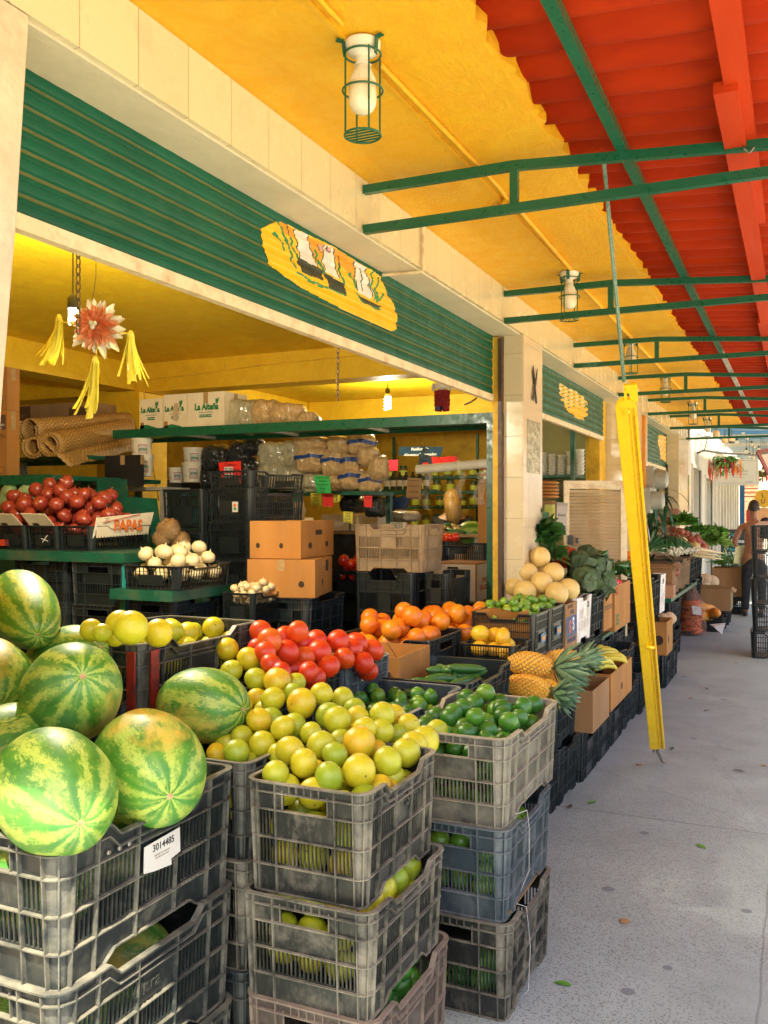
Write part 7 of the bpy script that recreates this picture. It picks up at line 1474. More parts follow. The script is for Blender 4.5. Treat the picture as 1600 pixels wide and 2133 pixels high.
# vegetables past the bar, X about -1.3 row continuing
def xcr(y0, y1, z0, z1, m_, lb, x1=-1.25, me=None): return cr(me or ME_DEEPC, -1.70, x1, y0, y1, z0, z1, m_, lb)
xcr(8.45, 9.1, .60, 1.0, P_darker, 'black crate with white slats right behind the yellow bar', -1.22); xcr(8.45, 9.1, .30, .60, P_darker, 'black crate second up behind the yellow bar', -1.22); xcr(8.45, 9.1, 0, .30, P_darker, 'floor crate behind the yellow bar, by the plain carton', -1.22)
cr(ME_DEEPC, -1.70, -1.215, 9.12, 9.42, .62, .99, P_white, 'stack of pale slatted trays right of the yellow bar'); xcr(9.12, 9.42, 0, .62, P_darker, 'dark crate under the pale slatted trays')
r0 = carton(-1.55, -1.09, 8.55, 8.98, .30, .60, m_cardo, 'cut-down brown carton with round holes on floor crates past the yellow bar', open_=True, holes=[('y', .38, .42, .024, .024, 1), ('y', .60, .22, .022, .022, 1), ('y', .85, .45, .040, .045, 1), ('x', .3, .45, .03, .04, 1)]); cr(ME_DEEPC, -1.56, -1.10, 8.55, 9.0, 0, .298, P_dark, 'dark floor crate under the cut-down carton'); cr(ME_DEEPC, -1.56, -1.10, 9.02, 9.45, 0, .33, P_dark, 'dark floor crate behind the cut-down carton')
pile(ME_POT, 'root_vegetable', (1335, 1398), (1287, 1297), 14, 8.75, 8.95, .055, 'tan root vegetable in the cut-down carton', 'root', 9)
tb3 = empty('green_stall_table', (-1.5, 10.6, 0)); tag(tb3, 'green topped stall table under the cartons past the yellow bar', 'table'); MB().box(-.35, -.35, .62, .24, 2.4, .66).build('table_top', m_green, tb3)
for (y0, y1) in ((10.25, 10.95), (11.0, 11.7), (11.75, 12.45)):
    xs = -1.24 if y0 < 10.5 else -1.50
    cr(ME_DEEPC, -1.72, xs, y0, y1, .31, .618, P_dark, 'upper black crate under the green stall table' , 'crates under the green stall table'); cr(ME_DEEPC, -1.72, xs, y0, y1, 0, .31, P_darker, 'lower black crate under the green stall table', 'crates under the green stall table')
r0 = carton(-1.78, -1.28, 10.5, 10.95, .75, 1.02, m_card, 'carton with a circle mark under the spring onions', open_=True, flaps=.08, seed=4); D = (.25, .225, .27); q = MB(); q.T = Matrix.Translation((-.03, -.2275, .19)); q.tube([(.045 * math.cos(a), 0, .03 * math.sin(a)) for a in [k * math.pi / 8 for k in range(17)]], .003, 4); q.build('print', m_brownink, r0)
r0 = carton(-1.62, -1.24, 10.28, 10.48, .662, .80, mat('red_printed_card', (.50, .27, .15), .7, (.44, .22, .12), 5), 'low printed tray of dark plums under the circle-marked carton', open_=True); D = (.19, .10, .138)
for u in (.15, .38, .62): cpatch(r0, 'y', rect(u, .2, u + .03, .7), m_hole_shade, D)  # shade of the tray's slots painted as flat dark patches
pile(ME_BEET, 'plum', (1375, 1412), (1192, 1198), 8, 10.4, 10.5, .055, 'dark red plum in the low printed tray', 'plum', 11)
for i, (y0, y1) in enumerate(((11.0, 11.6), (11.65, 12.3), (12.4, 13.1), (13.2, 13.9))):
    cr(ME_DEEPC, -1.75, -1.28, y0, y1, .67, 1.02, P_tan if i < 2 else P_darker, ['first tan slatted crate along the far stall table', 'second tan slatted crate along the far stall table', 'black crate under the far lettuces', 'last black crate of the far stall'][i])
    if i > 1: cr(ME_DEEPC, -1.75, -1.28, y0, y1, .0, .67, P_darker, ['', '', 'tall dark crate below the far lettuces', 'tall dark crate at the end of the far stall'][i])
# spring onions
def spring_onions(c, label, seed, n_=46, L=.34, yaw=0):
    rn = random.Random(seed); r0 = empty('spring_onions', c, yaw); tag(r0, label, 'spring onions', 'bunches of spring onions'); q = MB(); b2 = MB()
    for i in range(n_):
        y = rn.uniform(-.20, .20); z = rn.uniform(0, .06); x = rn.uniform(-.03, .03) + .12; b2.ball((x, y, z), .018 * rn.uniform(.7, 1.2), 8, 6)
        for k in range(3): a = rn.uniform(-.5, .5); q.tube([(x, y, z), (x - L * .4, y + a * .1, z + .08), (x - L * .8, y + a * .25, z + .10 + rn.uniform(-.04, .05)), (x - L * 1.1, y + a * .4, z + rn.uniform(-.02, .10))], [.007, .006, .005, .002], 5)
    q.build('leaves', L_onion, r0, smooth=True); b2.build('bulbs', m_wo, r0, smooth=True); return r0
m_wo = mat('white_bulb', (.78, .74, .56), .35)
spring_onions(PD(1400, 1153, 10.6), 'front bunch of spring onions, white bulbs toward the walkway', 1, yaw=-.5); spring_onions(PD(1375, 1150, 10.4), 'left bunch of spring onions touching the yellow bar', 2, yaw=-1.2); spring_onions(PD(1420, 1150, 11.0), 'right bunch of spring onions with big bulbs beside the pale roots', 3, yaw=-.2)
def leeks(c, label, seed):
    rn = random.Random(seed); r0 = empty('hanging_leaves', c); tag(r0, label, 'leaves'); q = MB()
    for i in range(60): q.leaf((rn.uniform(-.08, .12), rn.uniform(-.2, .2), rn.uniform(-.4, .5)), (rn.uniform(-.5, .6), rn.uniform(-.5, .5), rn.uniform(-.3, 1)), rn.uniform(.25, .5), .05, rn.uniform(.5, 2.5), 6)
    q.build('leaves', L_dark, r0, smooth=True); return r0
leeks(PD(1360, 1100, 11.0), 'tall dark green leek leaves hanging below the electric meters', 5)
pt_ = MB(); pt_.tube([(0, 0, 0), (.1, .02, 0), (.25, .0, -.01), (.42, 0, -.02)], [.03, .028, .018, .003], 8); ME_PAR = pt_.mesh('parsnip', M_wonion, True)
for i, (px, py) in enumerate(((1432, 1148), (1440, 1155), (1450, 1143))): o = put(ME_PAR, 'white_radish', PD(px, py, 11.4), (0, .1, .3 + .2 * i), (1, 1, 1)); tag(o, 'long pale root pointing over the walkway from the far stall', 'white radish', 'long pale roots')
for i, (px, py, r_) in enumerate(((1421, 1127, 9.5), (1437, 1140, 10.5), (1449, 1138, 9), (1404, 1128, 9))): o = put(ME_HON, 'small_melon', PD(px, py, 11.8), (i, 1, 0), (r_ * 11.8 / F,) * 3); tag(o, 'small pale melon on the far stall beside the red potatoes', 'melon', 'small melons on the far stall')
rn = random.Random(77)
for i in range(40):
    t_ = rn.random(); px = 1407 + t_ * 62 + rn.uniform(-8, 8); py = 1108 + t_ * 28 + rn.uniform(-8, 9); o = put(ME_BEET, 'red_potato', PD(px, py, 12.2 + rn.uniform(-.2, .3)), rand_rot(rn), (.042, .042, .05)); tag(o, 'reddish brown potato heaped on the far stall', 'potato', 'red potatoes on the far stall')
foliage('parsley', 'big bright green parsley bunch at the top of the far stall', 'parsley', PD(1424, 1092, 12.4), (.20, .20, .16), 420, L_par, .06, .045, 7, up=.5); foliage('lettuce', 'leafy lettuce right of the parsley on the far stall', 'lettuce', PD(1455, 1108, 13), (.20, .25, .10), 320, L_par, .07, .05, 8, up=.4)
foliage('lettuce', 'pale romaine lettuce heads at the far stall end', 'lettuce', PD(1478, 1132, 13.2), (.22, .28, .10), 150, L_pal, .16, .10, 9, up=.3); foliage('parsley', 'parsley at the right end of the far stall', 'parsley', PD(1492, 1112, 13.4), (.16, .2, .12), 300, L_par, .06, .045, 10, up=.5); foliage('green_leaves', 'loose green leaves over the left end of the far stall', 'leaves', PD(1352, 1148, 10.2), (.18, .22, .10), 110, L_onion, .14, .03, 11, up=.4)
for i, (px, py) in enumerate(((1380, 1098), (1398, 1095), (1388, 1078), (1403, 1073), (1370, 1078))):
    q = MB(); q.ball((0, 0, 0), 1, 12, 8, (.11, .09, .10), wob=lambda v_: 1 + .1 * math.sin(7 * v_.x + 5 * v_.z)); o = q.build('snack_bag', bagmat('snack_bag', (.66, .48, .34), (.58, .20, .08)) if i == 0 else bpy.data.materials['snack_bag'], smooth=True, loc=PD(px, py, 12.6)); tag(o, 'clear bag of reddish and cream snacks hung above the far stall', 'snack bag', 'snack bags above the far stall')
for i, (z0, z1) in enumerate(((1.14, 1.32), (.98, 1.135))): 
    p = PD(1395, 1100, 13.0); carton(p.x - .22, p.x + .2, 12.6, 12.95, z0, z1, m_cardw, 'upper white carton behind the far stall melons' if i == 0 else 'lower white carton behind the far stall melons')
# bag of carrots
cb = empty('carrot_bag', PZ(1439, 1322, .0)); tag(cb, 'tall clear plastic bag full of carrots on the floor of the walkway', 'bag of carrots'); car = mat('carrot_skin', (.66, .12, .012), .45, (.55, .085, .01), 20); rn = random.Random(4); 
cc = MB()
for i in range(90):
    z = .04 + .40 * (i / 90); a = rn.uniform(0, 6.28); rr = rn.uniform(.05, .13); x, y = rr * math.cos(a), rr * math.sin(a); u = Vector((math.cos(a + 1.57), math.sin(a + 1.57), rn.uniform(-.25, .25))) * .09; cc.tube([Vector((x, y, z)) - u, Vector((x, y, z)), Vector((x, y, z)) + u], [.018, .021, .008], 7)
cc.build('carrots', car, cb, smooth=True); q = MB(); prof = [(.14, .0), (.185, .03), (.19, .12), (.18, .25), (.175, .36), (.16, .44), (.11, .52), (.075, .58), (.06, .64)]; q.lathe(prof, 40, wob=lambda a, z: 1 + .05 * math.sin(5 * a + 20 * z) + .03 * math.sin(11 * a - 30 * z)); q.build('plastic', film('bag_film', (.70, .36, .22), .15, .20), cb, smooth=True); q = MB(); p0 = (-.02, -.185, .30); q.poly([(.03, -.178, .40), (.14, -.135, .38), (.15, -.14, .28), (.05, -.185, .29)], (0, -.002, 0)); q.build('paper_tag', m_paper, cb)
# cartons and papayas past the carrots
kq = PZ(1482, 1316, 0); cr(ME_MESH, kq.x - .26, kq.x + .16, kq.y, kq.y + .5, 0, .19, P_darker, 'low black crate of papayas on the floor beside the carrot bag')
pm = MB(); pm.tube([(-.16, 0, 0), (-.12, 0, 0), (-.04, 0, .005), (.05, 0, .005), (.12, 0, 0), (.155, 0, 0)], [.008, .045, .062, .072, .055, .01], 14); ME_PAP = pm.mesh('papaya', M_papaya, True)
for i, (px, py, d, ry, rz_, lb) in enumerate(((1473, 1268, 12.3, .35, .5, 'long orange papaya leaning on the cartons by the carrots'), (1470, 1284, 12.2, .1, 1.2, 'round orange papaya low in the black crate'), (1490, 1277, 12.1, .1, 1.9, 'yellow papaya end-on at the front of the black crate'))): o = put(ME_PAP, 'papaya', PD(px, py, d), (0, ry, rz_), (1,) * 3); tag(o, lb, 'papaya')
q = MB(); q.poly([(0, 0, 0), (.20, -.02, .03), (.16, -.06, -.12), (.06, -.08, -.02)], (0, .002, 0)); o = q.build('newspaper', m_paper, loc=PD(1478, 1300, 11.9)); tag(o, 'crumpled paper sheet hanging over the papaya crate', 'paper')
r0 = carton(-1.35, -.88, 13.7, 14.2, .20, .51, m_card, 'printed melon carton with green and red picture low on the walkway', open_=True, flaps=.07, seed=6); D = (.235, .25, .34); cpatch(r0, 'x', [(.1, .1), (.5, .05), (.8, .5), (.5, .8), (.3, .5)], m_green_ink, D); cpatch(r0, 'x', [(.2, .35), (.4, .3), (.45, .5), (.3, .6)], m_red_ink, D, off=.002); ctext(r0, 'x', 'MELON', .07, .6, .78, m_or_ink, D)
cr(ME_DEEPC, -1.38, -.90, 13.7, 14.2, 0, .20, P_darker, 'black crate under the printed melon carton')
for i, (px, py) in enumerate(((1453, 1207), (1470, 1208), (1483, 1212), (1468, 1216))): o = put(ME_HON, 'netted_melon', PD(px, py, 13.9), (i, 1, i), (.105,) * 3); o.material_slots[0].link = 'OBJECT'; o.material_slots[0].material = M_potato; tag(o, 'pale netted melon in the printed carton low on the walkway', 'melon', 'netted melons in the printed carton')
r0 = carton(-1.25, -.78, 15.2, 15.7, .28, .72, m_card, 'tall plain carton of herbs behind the printed melon carton', open_=True); foliage('herbs', 'feathery green herbs sticking out of the tall plain carton', 'herbs', (-1.0, 15.45, .74), (.22, .2, .10), 140, L_par, .22, .02, 12, up=.5); cr(ME_DEEPC, -1.25, -.78, 15.2, 15.7, 0, .278, P_darker, 'black crate under the tall plain carton of herbs')
# black crate tower at the right edge
for i in range(5):
    z0 = i * .291; o = cr(ME_MESH, -.48 + .012 * (i % 2), .10, 10.72, 11.2, z0, z0 + .289, P_darker, ['lowest', 'second', 'third', 'fourth', 'topmost'][i] + ' black mesh crate in the tower at the right photo edge')
q = MB(); q.poly([(-.44, 10.74, 1.455), (.08, 10.74, 1.47), (.10, 11.1, 1.50), (-.40, 11.1, 1.49)], (0, 0, .006)); o = q.build('cardboard_sheet', m_cardw); tag(o, 'pale cardboard sheet on top of the black tower at the right edge', 'cardboard')
# scraps and dry leaves on the floor
for i, (X_, Y_) in enumerate(((-.70, 3.05), (-.62, 3.62), (-1.02, 5.05), (-.92, 5.9), (-.98, 6.9), (-.85, 8.2), (-.45, 4.6), (-.2, 6.2))):
    q = MB(); rn = random.Random(40 + i); n_ = 6; q.poly([(.03 * rn.uniform(.5, 1.1) * math.cos(k * 1.047), .022 * rn.uniform(.5, 1.2) * math.sin(k * 1.047), .002 * (k % 2)) for k in range(n_)], (0, 0, .0015)) if i % 2 else q.leaf((0, 0, .002), (1, .3, .06), .06, .03, .2, 4)
    o = q.build('cardboard_scrap' if i % 2 else 'fallen_leaf', m_card if i % 2 else L_par, loc=(X_, Y_, .002), rz=rn.uniform(0, 6)); tag(o, 'small torn cardboard scrap lying on the walkway near the crates' if i % 2 else 'small green leaf dropped on the walkway near the crates', 'scrap' if i % 2 else 'leaf', 'scraps on the walkway' if i % 2 else 'green leaves dropped on the walkway')
for i, (px, py) in enumerate(((1468, 1432), (1467, 1480), (1528, 1602), (1400, 1560), (1186, 1682))):
    q = MB(); rn = random.Random(i); q.leaf((0, 0, 0), (1, .2, .05), .07, .022, .15, 4); o = q.build('dry_leaf', mat('dry_leaf', (.06, .055, .03), .8) if i == 0 else bpy.data.materials['dry_leaf'], loc=PZ(px, py, .008), rz=rn.uniform(0, 6)); tag(o, 'dark dry leaf lying on the concrete walkway', 'leaf', 'dry leaves on the walkway')
# ------------------------------------------------------------------ beyond the roof: white shopfronts, banner, basket
def wallseg(name, y0, y1, z0, z1, m_, x=BX): q = MB(); q.box(x - .25, y0, z0, x, y1, z1); return struct(name, q, m_)
fwb = empty('white_shopfront', (BX, 15.4, 0)); tag(fwb, 'long white building front with doors beyond the red roof', 'building')
q = MB(); X0 = 0
for (a, b2, z0, z1) in ((0.0, .55, 0, 4), (.55, 2.0, 2.35, 4), (2.0, 2.9, 0, 4), (2.9, 4.4, 2.25, 4), (4.4, 14.0, 0, 4.0)): q.box(-.3, a, z0, 0, b2, z1)
q.build('wall', m_wall2, fwb)
for (a, b2, z1) in ((.55, 2.0, 2.35), (2.9, 4.4, 2.25)):
    q = MB(); q.box(-.26, a + .001, 0, -.20, b2 - .001, z1 - .002); q.build('door_recess', mat('grey_glass', (.22, .27, .27), .2, (.30, .34, .33), 2), fwb)
    q = MB(); q.box(-.02, a - .06, 0, .025, a, z1 + .06); q.box(-.02, b2, 0, .025, b2 + .06, z1 + .06); q.box(-.02, a, z1, .025, b2, z1 + .06); q.build('door_frame', m_wall2, fwb)
for k in range(9): q = MB(); q.box(.0005, 4.9 + k * .95, 0, .05, 5.08 + k * .95, 2.7); q.build('pilaster', m_wall2, fwb)
q = MB(); q.box(.0005, 4.6, 2.75, .10, 14, 2.87); q.build('cornice', m_wall2, fwb)
q = MB(); q.box(BX + .001, 15.36, 1.6, BX + .02, 15.39, 2.2); o = q.build('poster_strip', mat('poster', (.70, .45, .20), .5, (.30, .45, .10), 6)); tag(o, 'narrow coloured poster strip at the edge of the last pillar', 'poster')
# brick pier and blue flag, end wall
bp = empty('brick_pier', (-1.38, 30, 0)); tag(bp, 'rough red brick pier at the end of the white front', 'pier'); bm2, t2, bb2 = NT('rough_brick'); n2_ = N(t2); br = n2_.n('TexBrick'); n2_.set(br.inputs['Vector'], n2_.map(n2_.coord(), (1, 1, 1), rot=(R(90), 0, 0))); br.inputs['Color1'].default_value = (.55, .20, .08, 1); br.inputs['Color2'].default_value = (.42, .14, .06, 1); br.inputs['Mortar'].default_value = (.45, .36, .26, 1); br.inputs['Scale'].default_value = 3.2; t2.links.new(br.outputs[0], bb2.inputs['Base Color']); bb2.inputs['Roughness'].default_value = .9
q = MB(); q.box(-.25, -.2, 0, .25, .2, 2.9)
for k in range(5): q.box(-.25 - .03, -.23, 2.1 + k * .12, .28, .23, 2.15 + k * .12)
q.build('shaft', bm2, bp)
s = empty('end_building', (0, 40, 0)); tag(s, 'cream building closing the far end of the walkway', 'building'); q = MB(); q.box(-1.6, 0, 0, 6, .3, 5); q.build('wall', mat('end_cream', (.74, .62, .44), .8, (.66, .54, .36), 1), s); q = MB(); q.box(-.6, -.02, 0, .3, -.001, 2.1); q.build('door', mat('wood_door', (.30, .15, .06), .6), s); q = MB(); q.box(-.2, -2.4, 2.55, 2.6, -.01, 2.75); q.build('dark_awning', mat('dark_canvas', (.10, .10, .075), .9), s); q = MB(); q.box(.9, -.03, 1.2, 1.9, -.001, 2.2); q.build('window', mat('amber_window', (.50, .30, .10), .4), s)
q = MB(); q.box(0, -.02, 0, .13, 0, 1.5); o = q.build('blue_flag', mat('blue_cloth', (.02, .13, .32), .7), loc=(-1.55, 28.0, 1.0)); tag(o, 'bright blue cloth strip hanging against the white front', 'cloth'); q = MB(); q.poly([(0, 0, 0), (.25, 0, 0), (.25, 0, .45), (.12, 0, .60), (0, 0, .5)], (0, .01, 0)); o = q.build('red_cloth', mat('red_cloth', (.50, .06, .04), .8), loc=(-1.33, 27.0, 1.15)); tag(o, 'small dull red cloth hanging beside the brick pier', 'cloth')
# round orange sign and flower poster
r0 = empty('orange_sign', PD(1592, 1038, 20)); tag(r0, 'round orange sign over a pale orange flower poster at the right edge', 'sign'); q = MB(); q.T = Matrix.Rotation(R(90), 4, 'X'); q.lathe([(.20, -.01), (.20, .01), (0, .012)], 24); q.build('disc', mat('orange_disc', (.80, .42, .02), .5), r0); q = MB(); q.box(-.25, 0, -.62, .35, .01, -.20); q.build('poster', mat('peach_poster', (.80, .40, .16), .6), r0); text('writing', 'L\nU', .13, m_ink, r0, (-.02, -.016, .0), FY)
# blue-grey corrugated roof further on
s = MB(); ny = 120; nx = 8
for i in range(ny + 1):
    y = 16.0 + i * .10; off = .03 * math.cos(math.pi * i)
    for k in range(nx + 1): x = -1.5 + 4.2 * k / nx; s.v.append((x, y, 3.12 + off - .03 * (x + 1.5)))
for i in range(ny):
    for k in range(nx): a = i * (nx + 1) + k; s.f.append((a, a + 1, a + nx + 2, a + nx + 1)); s.m.append(0)
m, t, b = NT('blue_corrugated'); n = N(t); v = n.coord(); yy_ = n.sep(v)[1]; c = n.mix(n.rng(yy_, 19.5, 20.2), (.06, .18, .32), (.24, .29, .29)); c = n.mix(n.rng(n.noise(n.map(v, (.3, 3, 1)), 4, 5), .45, .7), c, (.34, .38, .37)); t.links.new(c, b.inputs['Base Color']); b.inputs['Roughness'].default_value = .5; b.inputs['Transmission Weight'].default_value = 0
tb_ = n.n('BsdfTranslucent'); t.links.new(c, tb_.inputs[0]); ms = n.n('MixShader'); ms.inputs[0].default_value = .12; t.links.new(b.outputs[0], ms.inputs[1]); t.links.new(tb_.outputs[0], ms.inputs[2]); t.links.new(ms.outputs[0], t.nodes['Material Output'].inputs[0])
o = s.build('blue_roof', m, smooth=60); o['kind'] = 'structure'
for i, y in enumerate((16.4, 18.6, 21, 24)): q = MB(); q.box(-1.6, y, 3.02, 2.6, y + .08, 3.08); o = q.build('roof_batten', m_wall2); tag(o, ['first', 'second', 'third', 'fourth'][i] + ' pale batten under the blue-grey roof', 'batten')
# drum lamps under the truss
for (px, py, d, m_, lb, s_) in ((1492, 902, 14.6, m_bulb, 'cream dome lamp below the last truss', .05), (1510, 915, 14.9, m_card, 'small square tan lamp beside the dome lamp', .042), (1524, 915, 14.9, m_card, 'black and tan hanging lamp, right of the square one', .042)):
    r0 = empty('hanging_lamp', PD(px, py, d)); tag(r0, lb, 'hanging lamp'); q = MB(); q.lathe([(0, -s_ * 1.3), (s_, -s_ * 1.3), (s_ * 1.15, 0), (s_ * .95, s_ * .6), (s_ * .5, s_ * 1.0), (0, s_ * 1.05)], 16); q.build('shade', m_, r0, smooth=40); q = MB(); q.lathe([(0, s_), (.006, s_), (.006, s_ + .12), (0, s_ + .12)], 6); q.build('rod', m_black, r0)
    if 'black' in lb: q = MB(); q.lathe([(0, -s_ * 1.35), (s_ * 1.03, -s_ * 1.33), (s_ * 1.1, -s_ * .1)], 16); q.build('black_rim', m_black, r0, smooth=40)
# round lights cluster on the corner
r0 = empty('corner_spotlight', PD(1442, 928, 16)); tag(r0, 'round grey floodlights with loose wires at the corner above the white doors', 'floodlight'); q = MB()
for dx, dz in ((0, 0), (.10, -.06), (-.04, .12)): q.T = Matrix.Translation((dx, 0, dz)) @ Matrix.Rotation(R(60), 4, 'X'); q.lathe([(0, -.08), (.05, -.07), (.085, .03), (.09, .05), (0, .055)], 14)
q.build('housing', m_steel, r0, smooth=40); q = MB(); q.tube([(0, 0, .1), (.1, 0, .2), (.25, 0, .1), (.2, 0, -.1), (.05, 0, -.15)], .008, 5); q.build('wire', m_black, r0)
pipe([PD(1448, 935, 16), PD(1500, 943, 16.5), PD(1575, 948, 17)], .02, 'long thin pole carrying the flower basket and banner', m_steel, 'pole', 6, 'hanging_pole')
# banner with thin drawing
bn = empty('hanging_banner', PD(1538, 983, 18)); tag(bn, 'white hanging banner with fine lines behind the flower basket', 'banner'); bn.rotation_euler = (0, 0, .2); MB().box(-.42, 0, -.26, .38, .012, .26).build('cloth', m_wall2, bn); q = MB()
for z in (.22, -.22): q.box(-.38, -.003, z, .34, -.001, z + .006)
for x in (-.38, .34): q.box(x, -.003, -.22, x + .006, -.001, .226)
q.build('border_line', m_greyink, bn); text('writing', 'VILLA DEL MAR\nrestaurant · bar\n~~~~~~~', .06, m_greyink, bn, (-.02, -.004, -.04), FY); text('writing', '01 07 2016', .03, m_ink, bn, (.20, -.004, -.19), FY)
# flower basket
fb = empty('flower_basket', PD(1512, 962, 15.8)); tag(fb, 'hanging basket of trailing red and orange flowers near the far lamps', 'flower basket'); q = MB(); q.lathe([(0, -.12), (.10, -.11), (.17, -.02), (.19, .05)], 18); q.build('basket', mat('basket_brown', (.12, .07, .035), .8), fb, smooth=40); rn = random.Random(8); q = MB()
for i in range(200): a = rn.uniform(0, 6.28); rr = rn.uniform(.05, .24); q.leaf((rr * math.cos(a), rr * math.sin(a), rn.uniform(-.20 if rr > .15 else .02, .10)), (math.cos(a), math.sin(a), rn.uniform(-1, .6)), rn.uniform(.06, .13), .04, 1., 3)
for mi, n_ in ((1, 70), (2, 40)):
    for i in range(n_): a = rn.uniform(-1.4, 1.2); x = .27 * math.sin(a * 1.1); q.leaf((x, rn.uniform(-.25, .1), rn.uniform(-.12, .08)), (.1 * math.sin(i), 0, -1), rn.uniform(.12, .26), .03, .2, 4, mi=mi)
q.build('flowers_and_leaves', [L_par, mat('red_petals', (.72, .06, .03), .5), mat('orange_petals2', (.80, .30, .02), .5)], fb, smooth=True)
q = MB()
for x in (-.27, -.26, .05, -.2):
    for k in range(7): q.leaf((x + .02 * math.sin(k * 2), -.15, -.08 - k * .06 - (.15 if x == .05 else 0)), (1, 0, -.4), .03, .025, .1, 2)
q.build('trailing_leaves', m_black, fb); q = MB(); q.tube([(0, 0, .05), (0, 0, .30)], .004, 4); q.build('hanger', m_black, fb)
fb2 = copy_tree(fb); fb2.location = PD(1588, 985, 21); fb2.scale = (.8, .8, .8); fb2['label'] = 'smaller second flower basket at the right edge behind the banner'
# string lights
sl = MB(); 
for i, (px, y0, y1) in enumerate(((1535, 880, 920), (1556, 880, 912), (1566, 890, 925), (1572, 885, 930), (1555, 930, 940), (1561, 895, 950), (1570, 900, 952), (1575, 905, 962), (1585, 900, 955), (1592, 915, 960), (1568, 960, 975), (1581, 890, 935), (1548, 885, 900), (1589, 930, 980), (1596, 900, 945))):
    d = 17 + (i % 4); r0 = empty('string_light', PD(px, y1, d)); tag(r0, 'small clear bulb dangling on a black wire under the blue-grey roof', 'string light', 'bulbs dangling under the blue roof'); q = MB(); q.tube([(0, 0, .03), (0, 0, max(.1, 3.05 - r0.location.z))], .004, 4); q.lathe([(0, .025), (.018, .025), (.018, .07), (0, .07)], 8); q.build('wire', m_black, r0); q = MB(); q.ball((0, 0, 0), .035, 10, 7); q.build('bulb', m_bulb, r0, smooth=True)
# red awning at the right edge
q = MB(); a0, a1 = PD(1578, 940, 15), PD(1640, 930, 15); a2, a3 = PD(1640, 1010, 15), PD(1600, 985, 15); aw = empty('red_awning', (0, 0, 0)); tag(aw, 'dark red framed awning at the right edge under the string lights', 'awning'); q.bar(a0, a3, .05, .05); q.bar(a0, a1, .05, .05); q.bar(a3, a2, .05, .05); q.build('frame', mat('maroon_frame', (.09, .012, .008), .5), aw); q = MB(); q.poly([a0, a1, a2, a3], (0, .02, .01)); q.build('cover', mat('pale_cover', (.20, .15, .11), .7), aw)
# chalk board
ck = empty('chalkboard', PZ(1530, 1214, 0)); sc_ = ck.location.length / 18.5; tag(ck, 'tall black chalkboard sign with coloured lettering on the walkway', 'chalkboard'); ck.rotation_euler = (0, 0, .12)
d = -ck.location.x * SY + ck.location.y * CY; wv = 25 * d / F; hv = 109 * d / F; q = MB(); q.box(-wv, 0, .26, wv, .04, hv); q.build('board', mat('chalk_black', (.018, .035, .035), .7, (.03, .05, .05), 6), ck); q = MB(); 
for (x0, x1, z0, z1) in ((-wv - .03, -wv, .0, hv), (wv, wv + .03, 0, hv), (-wv, wv, hv, hv + .03), (-wv, wv, .23, .26)): q.box(x0, -.01, z0, x1, .05, z1)
q.build('frame', mat('dark_wood_frame', (.08, .045, .025), .6), ck); q = MB(); q.bar((wv, .05, hv * .95), (wv + .12, .5, 0), .03, .03); q.build('rear_leg', m_black, ck)
tq = mat('teal_chalk', (.05, .38, .46), .8); pk = mat('pink_chalk', (.66, .36, .34), .8); wc = mat('white_chalk', (.78, .78, .72), .8); yc = mat('yellow_chalk', (.62, .62, .20), .8)
for s_, z, m_, sz in (('welcome', .80, wc, .17), ('to', .72, wc, .13), ('Tlacuache', .645, tq, .10), ("DJ SPRING'S", .56, wc, .14), ('BREAKFAST', .46, pk, .15), ('8:00 - 12:00', .36, wc, .10), ('Open', .92, tq, .10)): text('writing', s_, sz * hv / 1.0 * .62, m_, ck, (0, -.004, z * hv), FY, bold=.004, sx=.9)
q = MB(); rn = random.Random(2)
for i in range(14): q.leaf((-wv * .85 + rn.uniform(0, .12), -.006, hv * rn.uniform(.5, .95)), (rn.uniform(-1, 1), 0, 1), .07, .02, 0, 3, up=(0, 1, 0))
q.build('chalk_leaves', yc, ck)
# tin foil patch on the floor line
# ------------------------------------------------------------------ people
def skinned(name, J, E, m_, parent=None, sub_=2):
    names = list(J); me = bpy.data.meshes.new(name); me.from_pydata([J[k][0] for k in names], [(names.index(a), names.index(b2)) for a, b2 in E], []); o = bpy.data.objects.new(name, me); link(o)
    o.modifiers.new('skin', 'SKIN'); sv = me.skin_vertices[0].data
    for i, k in enumerate(names): r_ = J[k][1]; sv[i].radius = r_ if isinstance(r_, tuple) else (r_, r_)
    sv[0].use_root = True; md = o.modifiers.new('sub', 'SUBSURF'); md.levels = sub_; md.render_levels = sub_
    dg = bpy.context.evaluated_depsgraph_get(); dg.update(); m2 = bpy.data.meshes.new_from_object(o.evaluated_get(dg)); bpy.data.objects.remove(o); m2.materials.clear(); m2.materials.append(m_); m2.polygons.foreach_set('use_smooth', [True] * len(m2.polygons))
    r = bpy.data.objects.new(name, m2); link(r)
    if parent: r.parent = parent
    return r
skin = mat('tanned_skin', (.27, .112, .050), .45, (.22, .088, .040), 9, coat=.1); skin2 = mat('fair_skin', (.55, .32, .20), .5); hair = mat('dark_hair', (.02, .014, .010), .7, (.035, .025, .018), 60)
man = empty('person', (-.63, 15.0, 0), rz=.12); man.scale = (.97,) * 3; tag(man, 'shirtless man seen from behind in black trousers, a shirt over his shoulder', 'person')
